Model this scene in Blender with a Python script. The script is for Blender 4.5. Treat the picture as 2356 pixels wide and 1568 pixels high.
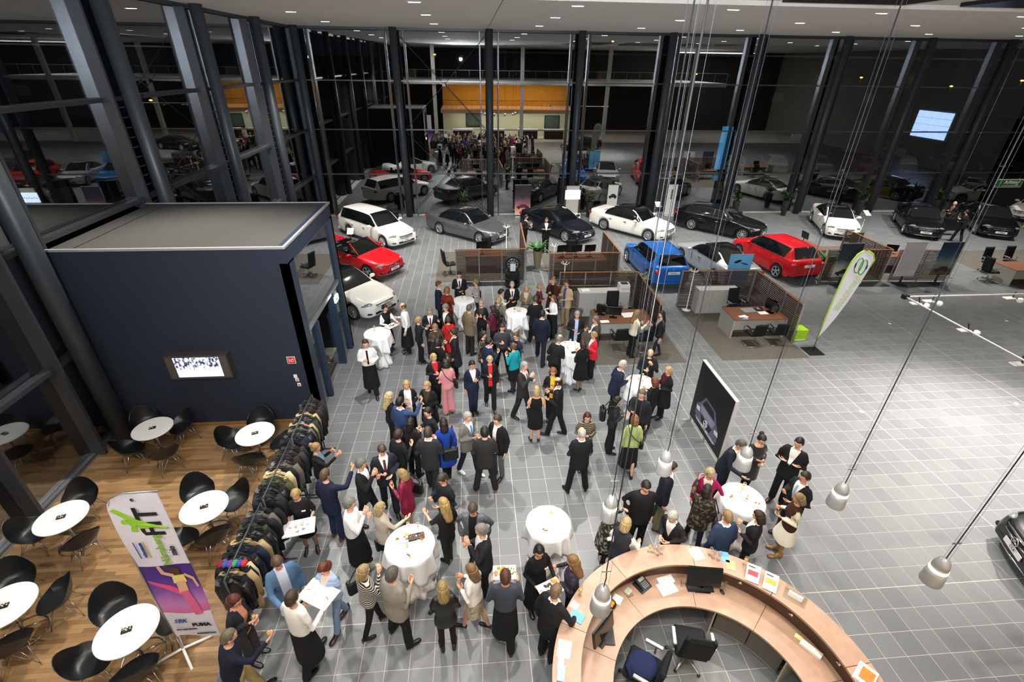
import bpy, bmesh, math, random
from mathutils import Vector, Matrix, Euler
random.seed(7)
for _o in list(bpy.data.objects): bpy.data.objects.remove(_o)
S = bpy.context.scene
COL = S.collection
PI = math.pi
# ------------------------------------------------------------------ camera
CAM_H = 8.3
F_PX, PITCH, YAW, ROLL = 1105.293, 0.524078712, 0.0849732987, 0.0149214602
_fw = Vector((math.sin(YAW)*math.cos(PITCH), math.cos(YAW)*math.cos(PITCH), -math.sin(PITCH)))
_r0 = Vector((math.cos(YAW), -math.sin(YAW), 0)); _u0 = _r0.cross(_fw)
_R = _r0*math.cos(ROLL)+_u0*math.sin(ROLL); _U = _u0*math.cos(ROLL)-_r0*math.sin(ROLL)
cam = bpy.data.cameras.new('camera'); camo = bpy.data.objects.new('camera', cam); COL.objects.link(camo)
cam.sensor_width = 36; cam.sensor_fit = 'HORIZONTAL'; cam.lens = 36*F_PX/2356; cam.clip_start = .05; cam.clip_end = 300
camo.matrix_world = Matrix(((_R.x, _U.x, -_fw.x, 0), (_R.y, _U.y, -_fw.y, 0), (_R.z, _U.z, -_fw.z, CAM_H), (0, 0, 0, 1)))
S.camera = camo
def ray(px, py): return _fw+_R*((px-1178)/F_PX)-_U*((py-784)/F_PX)
def P(px, py, z=0.0):                       # photo pixel -> point on the level z
    d = ray(px, py); t = (z-CAM_H)/d.z; return Vector((d.x*t, d.y*t, z))
# ------------------------------------------------------------------ world, view, lights
S.view_settings.view_transform = 'Standard'; S.view_settings.look = 'None'
S.view_settings.gamma = 1; S.view_settings.use_curve_mapping = False
S.view_settings.exposure = 0.38
W = bpy.data.worlds.new('night'); S.world = W; W.use_nodes = True
W.node_tree.nodes['Background'].inputs[0].default_value = (.012, .014, .02, 1)
W.node_tree.nodes['Background'].inputs[1].default_value = 0.25
CEIL = 9.84
def spot(loc, target, power, angle=100, blend=.6, radius=.06, color=(1, .95, .88)):
    l = bpy.data.lights.new('lamp_and_fill_spot', 'SPOT'); l.energy = power; l.spot_size = math.radians(angle); l.spot_blend = blend
    l.shadow_soft_size = radius; l.color = color
    o = bpy.data.objects.new('lamp_and_fill_spot', l); COL.objects.link(o); o.location = loc
    o.rotation_euler = (Vector(target)-Vector(loc)).to_track_quat('-Z', 'Y').to_euler(); return o
# the hall's recessed ceiling downlights (of these, only the far row has built fixtures)
DL_X = [-6.5+4.93*i for i in range(8)]
DL_Y = (12.3, 22.0)
for _x in DL_X:
    for _y in DL_Y:
        if _x < 29: spot((_x, _y, CEIL-.06), (_x, _y-(-1.0 if _y > 14 else 3.2), 0), 2900 if _y > 14 else 2100, 104 if _y > 14 else 88, .9, .04)
for _x in (-5.2, 1.2, 7.0):
    spot((_x, 7.4, CEIL-.06), (_x, 5.6, 0), 900, 84, .9, .04)
for _x, _w in ((-7.0, 1100), (-1.0, 800), (5.0, 800)):  # added near row without fixtures, brightens the banner and cafe corner
    spot((_x, 1.2, CEIL-.02), (_x+.6, 5.0, 0), _w, 84, .9, .05)
# strong stage spot on the empty floor to the right
spot((14.6, 9.6, CEIL-.02), (12.9, 7.9, 0), 11500, 62, 1.0, .25, (1, .92, .84))
spot((9.5, 13.0, CEIL-.02), (10.5, 9.0, 0), 1600, 80, 1.0, .05, (1, .93, .86))
for _x in (-4, 4, 12, 20):
    spot((_x, 4.5, CEIL+.1), (_x, -1.0, 6.0), 900, 75, .9, .06)     # added wash brightening the gallery edge behind the camera, no fixtures there
# work light standing on the upper gallery beside the camera
FLOOD = (-.9, -1.6, 8.6)
spot(FLOOD, (2, 22, 12.5), 8500, 120, 1.0, .12, (.9, .95, 1))
# ------------------------------------------------------------------ materials
def lin(c):
    if isinstance(c, str):
        c = c.lstrip('#'); c = tuple(int(c[i:i+2], 16)/255 for i in (0, 2, 4))
    return tuple((v/12.92 if v <= .04045 else ((v+.055)/1.055)**2.4) for v in c[:3])
_M = {}
def M(name, col, rough=.6, metal=0, var=.12, scale=20, bump=0, coat=0, spec=.5, emit=0, emc=None):
    key = (name, str(col), rough, metal)
    if key in _M: return _M[key]
    m = bpy.data.materials.new(name); m.use_nodes = True; nt = m.node_tree; b = nt.nodes['Principled BSDF']
    c = lin(col)
    b.inputs['Base Color'].default_value = (*c, 1); b.inputs['Roughness'].default_value = rough
    b.inputs['Metallic'].default_value = metal; b.inputs['Specular IOR Level'].default_value = spec
    if coat: b.inputs['Coat Weight'].default_value = coat; b.inputs['Coat Roughness'].default_value = .04
    if var or bump:
        tc = nt.nodes.new('ShaderNodeTexCoord'); nz = nt.nodes.new('ShaderNodeTexNoise'); nz.inputs['Scale'].default_value = scale
        nz.inputs['Detail'].default_value = 3; nt.links.new(tc.outputs['Object'], nz.inputs['Vector'])
    if var:
        r = nt.nodes.new('ShaderNodeMapRange'); r.inputs[3].default_value = 1-var; r.inputs[4].default_value = 1+var
        nt.links.new(nz.outputs[0], r.inputs[0])
        h = nt.nodes.new('ShaderNodeHueSaturation'); h.inputs['Color'].default_value = (*c, 1)
        nt.links.new(r.outputs[0], h.inputs['Value']); nt.links.new(h.outputs[0], b.inputs['Base Color'])
    if bump:
        bp = nt.nodes.new('ShaderNodeBump'); bp.inputs['Strength'].default_value = bump; bp.inputs['Distance'].default_value = .02
        nt.links.new(nz.outputs[0], bp.inputs['Height']); nt.links.new(bp.outputs[0], b.inputs['Normal'])
    if emit:
        b.inputs['Emission Color'].default_value = (*lin(emc or col), 1); b.inputs['Emission Strength'].default_value = emit
    _M[key] = m; return m
def nodes(name):
    m = bpy.data.materials.new(name); m.use_nodes = True; return m, m.node_tree, m.node_tree.nodes['Principled BSDF']
def nd(nt, typ, **kw):
    n = nt.nodes.new('ShaderNode'+typ)
    for k, v in kw.items():
        if k.startswith('i'): n.inputs[int(k[1:])].default_value = v
        else: setattr(n, k, v)
    return n
def pane_material(name, refl, tint):
    m = bpy.data.materials.new(name); m.use_nodes = True; nt = m.node_tree
    out = nt.nodes['Material Output']; nt.nodes.remove(nt.nodes['Principled BSDF'])
    t = nd(nt, 'BsdfTransparent'); t.inputs[0].default_value = (*tint, 1)
    g = nd(nt, 'BsdfGlossy'); g.inputs['Roughness'].default_value = .004; g.inputs['Color'].default_value = (.95, .97, 1, 1)
    lw = nd(nt, 'LayerWeight'); lw.inputs[0].default_value = .5; pw = nd(nt, 'Math', operation='POWER'); pw.inputs[1].default_value = 4.0
    mr = nd(nt, 'MapRange'); mr.inputs[3].default_value = refl; mr.inputs[4].default_value = 1.0
    mx = nd(nt, 'MixShader')
    nt.links.new(lw.outputs['Facing'], pw.inputs[0]); nt.links.new(pw.outputs[0], mr.inputs[0]); nt.links.new(mr.outputs[0], mx.inputs[0])
    nt.links.new(t.outputs[0], mx.inputs[1]); nt.links.new(g.outputs[0], mx.inputs[2]); nt.links.new(mx.outputs[0], out.inputs[0])
    return m
GLASS = pane_material('facade_glass', .28, (.66, .69, .69))
CLEAR = pane_material('clear_glass', .05, (.93, .96, .95))
CARGLASS = M('car_glass', '#0d1114', .05, 0, 0, coat=1, spec=.9)
# ------------------------------------------------------------------ mesh builder
class MB:
    def __init__(s): s.v = []; s.f = []; s.m = []; s.sm = []
    def add(s, vs, fs, mi=0, smooth=False):
        o = len(s.v); s.v += [tuple(v) for v in vs]; s.f += [tuple(i+o for i in f) for f in fs]
        s.m += [mi]*len(fs); s.sm += [smooth]*len(fs); return s
    def box(s, x0, y0, z0, x1, y1, z1, mi=0, mat=None):
        vs = [(x0, y0, z0), (x1, y0, z0), (x1, y1, z0), (x0, y1, z0), (x0, y0, z1), (x1, y0, z1), (x1, y1, z1), (x0, y1, z1)]
        if mat is not None: vs = [mat @ Vector(v) for v in vs]
        return s.add(vs, [(3, 2, 1, 0), (4, 5, 6, 7), (0, 1, 5, 4), (1, 2, 6, 5), (2, 3, 7, 6), (3, 0, 4, 7)], mi)
    def bbox(s, x0, y0, z0, x1, y1, z1, b=.01, mi=0, mat=None):      # box with bevelled upright and top edges
        def ring(z, d): return [(x0+d+b*0, y0+d, z), (x1-d, y0+d, z), (x1-d, y1-d, z), (x0+d, y1-d, z)]
        def octo(z, d):
            return [(x0+b+d, y0+d, z), (x1-b-d, y0+d, z), (x1-d, y0+b+d, z), (x1-d, y1-b-d, z), (x1-b-d, y1-d, z), (x0+b+d, y1-d, z), (x0+d, y1-b-d, z), (x0+d, y0+b+d, z)]
        vs = octo(z0, 0)+octo(z1-b, 0)+octo(z1, b*.7)
        fs = [tuple(range(7, -1, -1)), tuple(range(16, 24))]
        for k in (0, 8): fs += [(k+i, k+(i+1) % 8, k+8+(i+1) % 8, k+8+i) for i in range(8)]
        if mat is not None: vs = [mat @ Vector(v) for v in vs]
        return s.add(vs, fs, mi)
    def ring_loft(s, rings, mi=0, cap=True, smooth=True, closed=True):
        n = len(rings[0]); vs = [p for r in rings for p in r]; fs = []
        for k in range(len(rings)-1):
            for i in range(n if closed else n-1):
                j = (i+1) % n; fs.append((k*n+i, k*n+j, (k+1)*n+j, (k+1)*n+i))
        s.add(vs, fs, mi, smooth)
        if cap and closed:
            o = len(s.v)-len(vs)
            s.f += [tuple(o+i for i in range(n-1, -1, -1)), tuple(o+(len(rings)-1)*n+i for i in range(n))]
            s.m += [mi]*2; s.sm += [False]*2
        return s
    def tube(s, pts, r, n=8, mi=0, smooth=True, cap=True):
        pts = [Vector(p) for p in pts]; rs = r if isinstance(r, (list, tuple)) else [r]*len(pts)
        rings = []; up = None
        for i, p in enumerate(pts):
            d = (pts[min(i+1, len(pts)-1)]-pts[max(i-1, 0)]).normalized()
            if up is None: up = Vector((0, 0, 1)) if abs(d.z) < .9 else Vector((1, 0, 0))
            x = d.cross(up)
            if x.length < 1e-4: x = d.cross(Vector((.3, 1, .2)))
            x.normalize(); y = d.cross(x).normalized(); up = -y if False else up
            rings.append([p+(x*math.cos(2*PI*k/n)+y*math.sin(2*PI*k/n))*rs[i] for k in range(n)])
        return s.ring_loft([r_[::-1] for r_ in rings], mi, cap, smooth)
    def lathe(s, prof, n=20, c=(0, 0, 0), mi=0, smooth=True, cap=True):
        rings = [[(c[0]+r*math.cos(2*PI*k/n), c[1]+r*math.sin(2*PI*k/n), c[2]+z) for k in range(n)] for r, z in prof]
        return s.ring_loft(rings, mi, cap, smooth)
    def ell(s, c, r, n=10, k=7, mi=0, rot=None):
        rings = []
        for j in range(k+1):
            t = -PI/2+PI*(.03+.94*j/k); ring = []
            for i in range(n):
                v = Vector((r[0]*math.cos(t)*math.cos(2*PI*i/n), r[1]*math.cos(t)*math.sin(2*PI*i/n), r[2]*math.sin(t)))
                if rot is not None: v = rot @ v
                ring.append(v+Vector(c))
            rings.append(ring)
        return s.ring_loft(rings, mi)
    def prism(s, poly, z0, z1, mi=0, mat=None):
        n = len(poly); vs = [(x, y, z0) for x, y in poly]+[(x, y, z1) for x, y in poly]
        if mat is not None: vs = [mat @ Vector(v) for v in vs]
        return s.add(vs, [tuple(range(n-1, -1, -1)), tuple(range(n, 2*n))]+[(i, (i+1) % n, n+(i+1) % n, n+i) for i in range(n)], mi)
    def mesh(s, name, mats):
        me = bpy.data.meshes.new(name); me.from_pydata(s.v, [], s.f)
        for m in (mats if isinstance(mats, (list, tuple)) else [mats]): me.materials.append(m)
        if s.f:
            me.polygons.foreach_set('material_index', s.m); me.polygons.foreach_set('use_smooth', s.sm)
        me.update(); return me
    def build(s, name, mats, parent=None): return link(name, s.mesh(name, mats), parent)
def link(name, me, parent=None, loc=None, rotz=None):
    o = bpy.data.objects.new(name, me); COL.objects.link(o)
    if parent is not None: o.parent = parent
    if loc is not None: o.location = loc
    if rotz is not None: o.rotation_euler = (0, 0, rotz)
    return o
def tag(o, label, cat, group=None):
    o['label'] = label; o['category'] = cat
    if group: o['group'] = group
    return o
def thing(name, label, cat, loc=(0, 0, 0), rotz=0, group=None):
    return tag(link(name, None, None, loc, rotz), label, cat, group)
def struct(o, label=None):
    o['kind'] = 'structure'
    if label: o['label'] = label
    return o
def stuff(o, label=None, cat=None):
    o['kind'] = 'stuff'
    if label: o['label'] = label
    if cat: o['category'] = cat
    return o
def copy_tree(o, parent=None, loc=None, rotz=None, label=None):
    c = o.copy(); COL.objects.link(c)
    if parent is not None: c.parent = parent
    if loc is not None: c.location = loc
    if rotz is not None: c.rotation_euler = (0, 0, rotz)
    if label: c['label'] = label
    for ch in o.children: copy_tree(ch, c)
    return c
def text_mesh(body, size, name='lettering', extrude=.002, bold=0, align='CENTER', shear=0):
    cu = bpy.data.curves.new(name, 'FONT'); cu.body = body; cu.size = size; cu.extrude = extrude; cu.align_x = align; cu.align_y = 'CENTER'
    cu.offset = bold; cu.shear = shear; cu.resolution_u = 2
    o = bpy.data.objects.new(name, cu); COL.objects.link(o)
    me = bpy.data.meshes.new_from_object(o.evaluated_get(bpy.context.evaluated_depsgraph_get()))
    bpy.data.objects.remove(o); me.name = name; return me
STEEL = M('dark_steel', '#3b4147', .45, .25, .08)
FINM = M('fin_steel', '#484b50', .3, .5, .08)
ALU = M('brushed_aluminium', '#b9bbbd', .35, .9, .06)
CHROME = M('chrome', '#d8dadc', .12, 1, 0)
WHITE = M('white_lacquer', '#e9e8e6', .45, 0, .03)
BLACKP = M('black_plastic', '#121315', .45, 0, .1)
RUBBER = M('rubber', '#101112', .8, 0, .15, 40)
PAPER = M('paper', '#f2f1ee', .7, 0, .03)
# ------------------------------------------------------------------ floor
TILE = 5.0/13; X0, Y0 = .72, 4.85          # joints of the five metre building grid
def tile_material():
    m, nt, b = nodes('floor_tile')
    g = nd(nt, 'NewGeometry'); sub = nd(nt, 'VectorMath', operation='SUBTRACT'); sub.inputs[1].default_value = (X0, Y0, 0)
    sc = nd(nt, 'VectorMath', operation='DIVIDE'); sc.inputs[1].default_value = (TILE, TILE, 1e3)
    fl = nd(nt, 'VectorMath', operation='FLOOR'); wn = nd(nt, 'TexWhiteNoise')
    nt.links.new(g.outputs['Position'], sub.inputs[0]); nt.links.new(sub.outputs[0], sc.inputs[0]); nt.links.new(sc.outputs[0], fl.inputs[0]); nt.links.new(fl.outputs[0], wn.inputs['Vector'])
    r = nd(nt, 'ValToRGB'); r.color_ramp.elements[0].color = (*lin('#74777a'), 1); r.color_ramp.elements[1].color = (*lin('#7e8183'), 1)
    nt.links.new(wn.outputs['Value'], r.inputs[0])
    nz = nd(nt, 'TexNoise'); nz.inputs['Scale'].default_value = 160; nt.links.new(g.outputs['Position'], nz.inputs['Vector'])
    mx = nd(nt, 'MixRGB', blend_type='MULTIPLY'); mx.inputs[0].default_value = .35
    nt.links.new(r.outputs[0], mx.inputs[1]); nt.links.new(nz.outputs[0], mx.inputs[2]); nt.links.new(mx.outputs[0], b.inputs['Base Color'])
    b.inputs['Roughness'].default_value = .38; b.inputs['Specular IOR Level'].default_value = .4
    return m
TILEM = tile_material()
GROUT = M('grout', '#b9b4ab', .85, 0, .1)
floor = MB().box(-9.3, -14, -.2, 46, 30.62, 0).build('floor', GROUT); struct(floor, 'light grey grout bed and slab of the showroom floor')
g_ = .009; tb = MB()
tz = .003
_tile = MB().add([(g_/2, g_/2, -.001), (TILE-g_/2, g_/2, -.001), (TILE-g_/2, TILE-g_/2, -.001), (g_/2, TILE-g_/2, -.001), (g_/2+.001, g_/2+.001, tz), (TILE-g_/2-.001, g_/2+.001, tz), (TILE-g_/2-.001, TILE-g_/2-.001, tz), (g_/2+.001, TILE-g_/2-.001, tz)],
    [(4, 5, 6, 7), (0, 1, 5, 4), (1, 2, 6, 5), (2, 3, 7, 6), (3, 0, 4, 7)])
_tme = _tile.mesh('floor_tile', TILEM)
cells = []
for i in range(-27, 118):
    for j in range(-16, 67):
        x, y = X0+i*TILE, Y0+j*TILE
        if x+TILE*.5 < -4.12 and y < 10.3: continue
        if x+TILE < -4.3 and 10.2 < y < 14.3: continue
        if x < -9.2 or x > 45 or y+TILE > 30.55: continue
        cells.append((x, y))
def in_frame(x, y):
    v = Vector((x, y, -CAM_H)); w = v.dot(_fw); return w > 0 and abs(F_PX*v.dot(_R)/w) < 1178 and abs(F_PX*v.dot(_U)/w) < 784
vis = sorted([c for c in cells if in_frame(c[0]+.19, c[1]+.19)], key=lambda c: c[0]**2+c[1]**2)
near = set(vis[:300])
for c in near:
    link('floor_tile', _tme, floor, (c[0], c[1], 0))
for c in cells:
    if c in near: continue
    tb.add([(v[0]+c[0], v[1]+c[1], v[2]) for v in _tile.v], _tile.f)
stuff(tb.build('tile_field', TILEM, floor))
jm = MB()
for k in range(-1, 9):
    x = X0+5*k
    if x > -4: jm.box(x-.008, 3 if x < 5 else -13, -.001, x+.008, 30.5, tz*.9)
for k in range(-3, 6):
    y = Y0+4.97*k
    jm.box(-4.1 if y < 10 else -9.2, y-.008, -.001, 45, y+.008, tz*.95)
jm.build('expansion_joint', M('joint_sealant', '#cfc8b8', .7), floor)
# floor boxes with round brass lids
for (px, py) in ((1982, 947), (2338, 928), (2047, 744), (2316, 738), (1592, 965)):
    c = P(px, py); t = thing('floor_socket', 'round white floor socket lid at %s' % {1982: 'the edge of the bright light pool', 2338: 'the right frame edge under the light pool', 2047: 'the open floor below the poster displays', 2316: 'the open floor inside the hanging light frame', 1592: 'the foot of the black car poster'}[px], 'floor socket', (c.x, c.y, .003))
    f = MB()
    for a in (-.19, .19): f.box(a-.006, -.19, 0, a+.006, .19, .003); f.box(-.19, a-.006, 0, .19, a+.006, .003)
    f.build('frame', ALU, t); MB().lathe([(.055, 0), (.055, .004), (.04, .006)], 20).build('lid', M('socket_lid', '#dcdad2', .4), t)
# ------------------------------------------------------------------ timber floor of the cafe corner
def wood_material(name, c0, c1, w, l, rough=.4, along=0):
    m, nt, b = nodes(name)
    g = nd(nt, 'NewGeometry'); sx = nd(nt, 'SeparateXYZ'); nt.links.new(g.outputs['Position'], sx.inputs[0])
    def mt(op, a, bb=None, v=None):
        n = nd(nt, 'Math', operation=op); nt.links.new(a, n.inputs[0])
        if bb is not None: nt.links.new(bb, n.inputs[1])
        if v is not None: n.inputs[1].default_value = v
        return n.outputs[0]
    row = mt('FLOOR', mt('DIVIDE', sx.outputs[1], v=w)); col = mt('FLOOR', mt('ADD', mt('DIVIDE', sx.outputs[0], v=l), mt('MULTIPLY', row, v=.37)))
    cb = nd(nt, 'CombineXYZ'); nt.links.new(col, cb.inputs[0]); nt.links.new(row, cb.inputs[1])
    wn = nd(nt, 'TexWhiteNoise'); nt.links.new(cb.outputs[0], wn.inputs['Vector'])
    r = nd(nt, 'ValToRGB'); r.color_ramp.elements[0].color = (*lin(c0), 1); r.color_ramp.elements[1].color = (*lin(c1), 1)
    nz = nd(nt, 'TexNoise'); nz.inputs['Scale'].default_value = 14; nz.inputs['Detail'].default_value = 4
    mp = nd(nt, 'Mapping'); mp.inputs['Scale'].default_value = (.6, 8, 8); nt.links.new(g.outputs['Position'], mp.inputs[0]); nt.links.new(mp.outputs[0], nz.inputs['Vector'])
    av = mt('MULTIPLY', mt('ADD', wn.outputs['Value'], nz.outputs[0]), v=.5); nt.links.new(av, r.inputs[0]); nt.links.new(r.outputs[0], b.inputs['Base Color'])
    b.inputs['Roughness'].default_value = rough; return m
PW, PL = .075, .62
PARQ = wood_material('oak_parquet', '#55402a', '#b08a5e', PW, PL, .38)
wf = MB().box(-9.2, 2.2, -.2, -4.14, 10.4, .002).build('floor_1', M('parquet_bed', '#2c1c10', .7)); struct(wf, 'dark bed under the timber cafe floor')
_pl = MB().box(0, .0006, 0, PL-.0012, PW-.0006, .006).mesh('plank', PARQ); pm = MB(); npl = 0; planks = []
for r in range(int(2.4/PW), int(10.4/PW)):
    y = r*PW; off = -((r*.37) % 1)*PL
    k0 = int(-9.2/PL)-2
    for k in range(k0, int(-4.1/PL)+3):
        x = k*PL - (r*.37 % 1)*PL
        a, b_ = max(x, -9.18), min(x+PL, -4.16)
        if b_-a > .04: planks.append((a, b_, y))
def pdist(p): return ((p[0]+p[1])/2)**2+p[2]**2
full = [p for p in planks if p[1]-p[0] > PL-.001 and in_frame((p[0]+p[1])/2, p[2])]
near = set(sorted(full, key=pdist)[:300])
for p in planks:
    if p in near: link('plank', _pl, wf, (p[0], p[2], .0))
    else: pm.box(p[0], p[2]+.0006, 0, p[1]-.0012, p[2]+PW-.0006, .006)
stuff(pm.build('plank_field', PARQ, wf))
struct(MB().box(-4.16, 2.2, 0, -4.12, 10.35, .012).build('trim_1', ALU), 'metal edging strip between timber and tiles')
hatch = thing('floor_hatch', 'white outlined floor hatch in the timber floor by the navy wall', 'floor hatch', (-6.1, 9.65, .006))
hm = MB()
for a in (-.28, .28): hm.box(-.36, a-.01, 0, .36, a+.01, .004)
for a in (-.36, .36): hm.box(a-.01, -.28, 0, a+.01, .28, .004)
hm.build('frame', ALU, hatch)
# ------------------------------------------------------------------ carpets of the office bays
def carpet_material():
    m, nt, b = nodes('carpet'); tc = nd(nt, 'NewGeometry'); nz = nd(nt, 'TexNoise'); nz.inputs['Scale'].default_value = 38; nz.inputs['Detail'].default_value = 6; nz.inputs['Roughness'].default_value = .8
    r = nd(nt, 'ValToRGB'); r.color_ramp.elements[0].position = .3; r.color_ramp.elements[1].position = .7
    r.color_ramp.elements[0].color = (*lin('#3f3b35'), 1); r.color_ramp.elements[1].color = (*lin('#6d675d'), 1)
    nt.links.new(tc.outputs['Position'], nz.inputs['Vector']); nt.links.new(nz.outputs[0], r.inputs[0]); nt.links.new(r.outputs[0], b.inputs['Base Color'])
    bp = nd(nt, 'Bump'); bp.inputs['Strength'].default_value = .8; bp.inputs['Distance'].default_value = .01; nt.links.new(nz.outputs[0], bp.inputs['Height']); nt.links.new(bp.outputs[0], b.inputs['Normal'])
    b.inputs['Roughness'].default_value = .95; return m
CARPET = carpet_material()
for x0, y0, x1, y1, lb in ((-1.72, 19.6, 2.3, 23.4, 'grey brown carpet of the office bay in front of the grey saloon'), (3.3, 19.4, 6.9, 22.9, 'grey brown carpet behind the tall potted plant'),
                           (3.3, 12.62, 6.75, 16.9, 'grey brown carpet under the desk beside the standing crowd'), (7.98, 12.66, 10.95, 16.9, 'grey brown carpet under the desk beside the feather flag'),
                           (15.6, 18.9, 21.9, 23.5, 'grey brown carpet behind the three tall poster displays'), (24.0, 16.5, 30, 22.5, 'grey brown carpet under the desk at the right frame edge')):
    tag(MB().bbox(x0, y0, .002, x1, y1, .012, .004).build('carpet', CARPET), lb, 'carpet')
# ------------------------------------------------------------------ ceiling
CE = M('ceiling_plaster', '#dedbd5', .9, 0, .05, 6)
ce = MB()
ce.box(-9.6, 16.4, CEIL, 46, 31.5, CEIL+.4)
ce.box(-9.6, -14, CEIL+.12, 46, 16.4, CEIL+.4)
ceo = struct(ce.build('ceiling', CE), 'pale grey plaster ceiling with a raised middle field')
MB().box(-9.6, 16.36, CEIL, 46, 16.4, CEIL+.12).build('step_edge', CE, ceo)
MB().box(-9.5, 30.4, CEIL-.12, 46, 30.62, CEIL).build('head_channel', STEEL, ceo)
MB().box(-9.5, -13, CEIL-.12, -9.2, 30.6, CEIL).build('head_channel', STEEL, ceo)
MB().box(1.0, 16.4, CEIL-.004, 1.02, 30.4, CEIL+.01).build('ceiling_joint', M('joint_dark', '#3a3836', .9), ceo)  # thin dark seam across the ceiling plaster
SKY = M('rooflight_dark', '#0b0c0e', .3, 0, .1)
for x in (8.7, 14.0, 19.3):
    rl = MB(); rl.box(x, 9.0, CEIL+.02, x+3.6, 15.6, CEIL+.11)
    rl.build('rooflight_recess', SKY, ceo)
LEDM = M('downlight_led', '#fff6e8', .5, 0, 0, emit=9)
proto = None
for i, x in enumerate(DL_X):
    for y in (17.6, 22.0, 26.9):
        if x > 29: continue
        if proto is None:
            proto = thing('ceiling_light', '', 'ceiling light')
            MB().box(-.20, -.06, -.012, .20, .06, 0).build('frame', WHITE, proto)
            MB().box(-.17, -.03, -.02, .17, .03, -.012).build('lens', LEDM, proto)
            t = proto
        else: t = copy_tree(proto)
        t.location = (x, y, CEIL); t['group'] = 'recessed ceiling downlights'
        t['label'] = 'small bright rectangular downlight in ceiling, %s row from the glass front, %s from the left' % ({26.9: 'first', 22.0: 'second', 17.6: 'third'}[y], ('first', 'second', 'third', 'fourth', 'fifth', 'sixth', 'seventh', 'eighth')[i])
# ------------------------------------------------------------------ glass facades
RAILZ = (2.45, 4.9, 7.37)
ORD = ('first', 'second', 'third', 'fourth', 'fifth', 'sixth', 'seventh', 'eighth', 'ninth')
w2 = struct(link('window_2', None, None, (0, 0, 0)), 'tall glazed back front with dark steel fins and rails')
colx = [-8.9+5*i for i in range(9)]
fin_me = MB().box(-.03, -.16, 0, .03, .16, CEIL-.12).mesh('mullion', FINM)
xs = []
for x in colx:
    for d in (-.5, .5):
        if x+d < -9.2: continue
        link('mullion', fin_me, w2, (x+d, 30.34, 0)); xs.append(x+d)
xs = [-9.25]+sorted(xs)+[34.2]
zs = (0.05,)+RAILZ+(CEIL-.12,)
for a, b_ in zip(xs, xs[1:]):
    for z0, z1 in zip(zs, zs[1:]):
        MB().box(a+.01, 30.49, z0+.02, b_-.01, 30.51, z1-.02).build('pane', GLASS, w2)
for z in RAILZ: MB().box(-9.25, 30.40, z-.03, 40, 30.485, z+.03).build('transom', M('rail_steel', '#6b6e72', .3, .7, .06), w2)
MB().box(-9.25, 30.42, 0, 40, 30.56, .05).build('sill', ALU, w2)
for i, x in enumerate(colx):
    o = MB().lathe([(.2, 0), (.2, CEIL)], 24).build('column', STEEL); o.location = (x, 29.98, 0)
    tag(o, 'dark round steel column of the back glass front, %s from the left corner' % ORD[i], 'column', 'columns of the back front')
w1 = struct(link('window_1', None, None, (0, 0, 0)), 'tall glazed left front with deep steel fins and rails')
coly = [-5.05, -.05, 4.95, 9.95, 14.87, 19.8, 24.8]
fin2 = MB().box(-.16, -.04, 0, .16, .04, CEIL-.12).mesh('mullion', FINM)
ys = []
for y in coly:
    for d in (-.52, .5):
        link('mullion', fin2, w1, (-9.14, y+d, 0)); ys.append(y+d)
link('mullion', fin2, w1, (-9.14, 7.5, 0)); ys.append(7.5)
ys = [-6]+sorted(ys)+[30.45]
for a, b_ in zip(ys, ys[1:]):
    for z0, z1 in zip(zs, zs[1:]):
        if a > 7.4 and a < 7.6 and z0 > 2.5: pass
        MB().box(-9.31, a+.01, z0+.02, -9.29, b_-.01, z1-.02).build('pane', GLASS, w1)
for z in RAILZ: MB().box(-9.28, -6, z-.05, -9.08, 30.4, z+.05).build('transom', FINM, w1)
MB().box(-9.36, -6, 0, -9.2, 10.38, .06).build('sill', ALU, w1)
MB().box(-9.16, -6, 0, -9.12, 10.38, .03).build('sill_strip', ALU, w1)
for i, y in enumerate(coly[2:]):
    o = MB().lathe([(.2, 0), (.2, CEIL)], 24).build('column', STEEL); o.location = (-8.86, y, 0)
    tag(o, 'dark round steel column of the left glass front, %s' % ('nearest the camera', 'at the corner of the navy room', 'just behind the navy room', 'second behind the navy room', 'third behind the navy room')[i], 'column', 'columns of the left front')
    if i > 1:
        t = thing('steel_grating', 'ladder of thin steel bars between fin and column, %s bay behind the navy room' % ('first', 'second', 'third')[i-2], 'grating', (-8.98, y-.3, 0))
        rm = MB().box(-.012, -.16, -.012, .012, .06, .012).mesh('rung', FINM)
        for k in range(20): link('rung', rm, t, (0, 0, 2.62+k*.24))
# wind bracing rods in the second bay of the back front
br = thing('wind_bracing', 'crossed thin steel rods with round nodes in the second back bay', 'bracing', (-1.4, 30.02, 0))
for z0, z1 in ((.1, 4.85), (4.95, 9.5)):
    for s in (-1, 1): MB().tube([(-2.27*s, 0, z0), (2.27*s, 0, z1)], .016, 6).build('rod', FINM, br)
    MB().tube([(0, -.03, (z0+z1)/2), (0, .03, (z0+z1)/2)], .09, 16).build('node', FINM, br)
# corner mullion
struct(MB().box(-9.36, 30.3, 0, -9.1, 30.56, CEIL).build('trim_2', STEEL), 'dark steel corner post of the two glass fronts')
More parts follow.
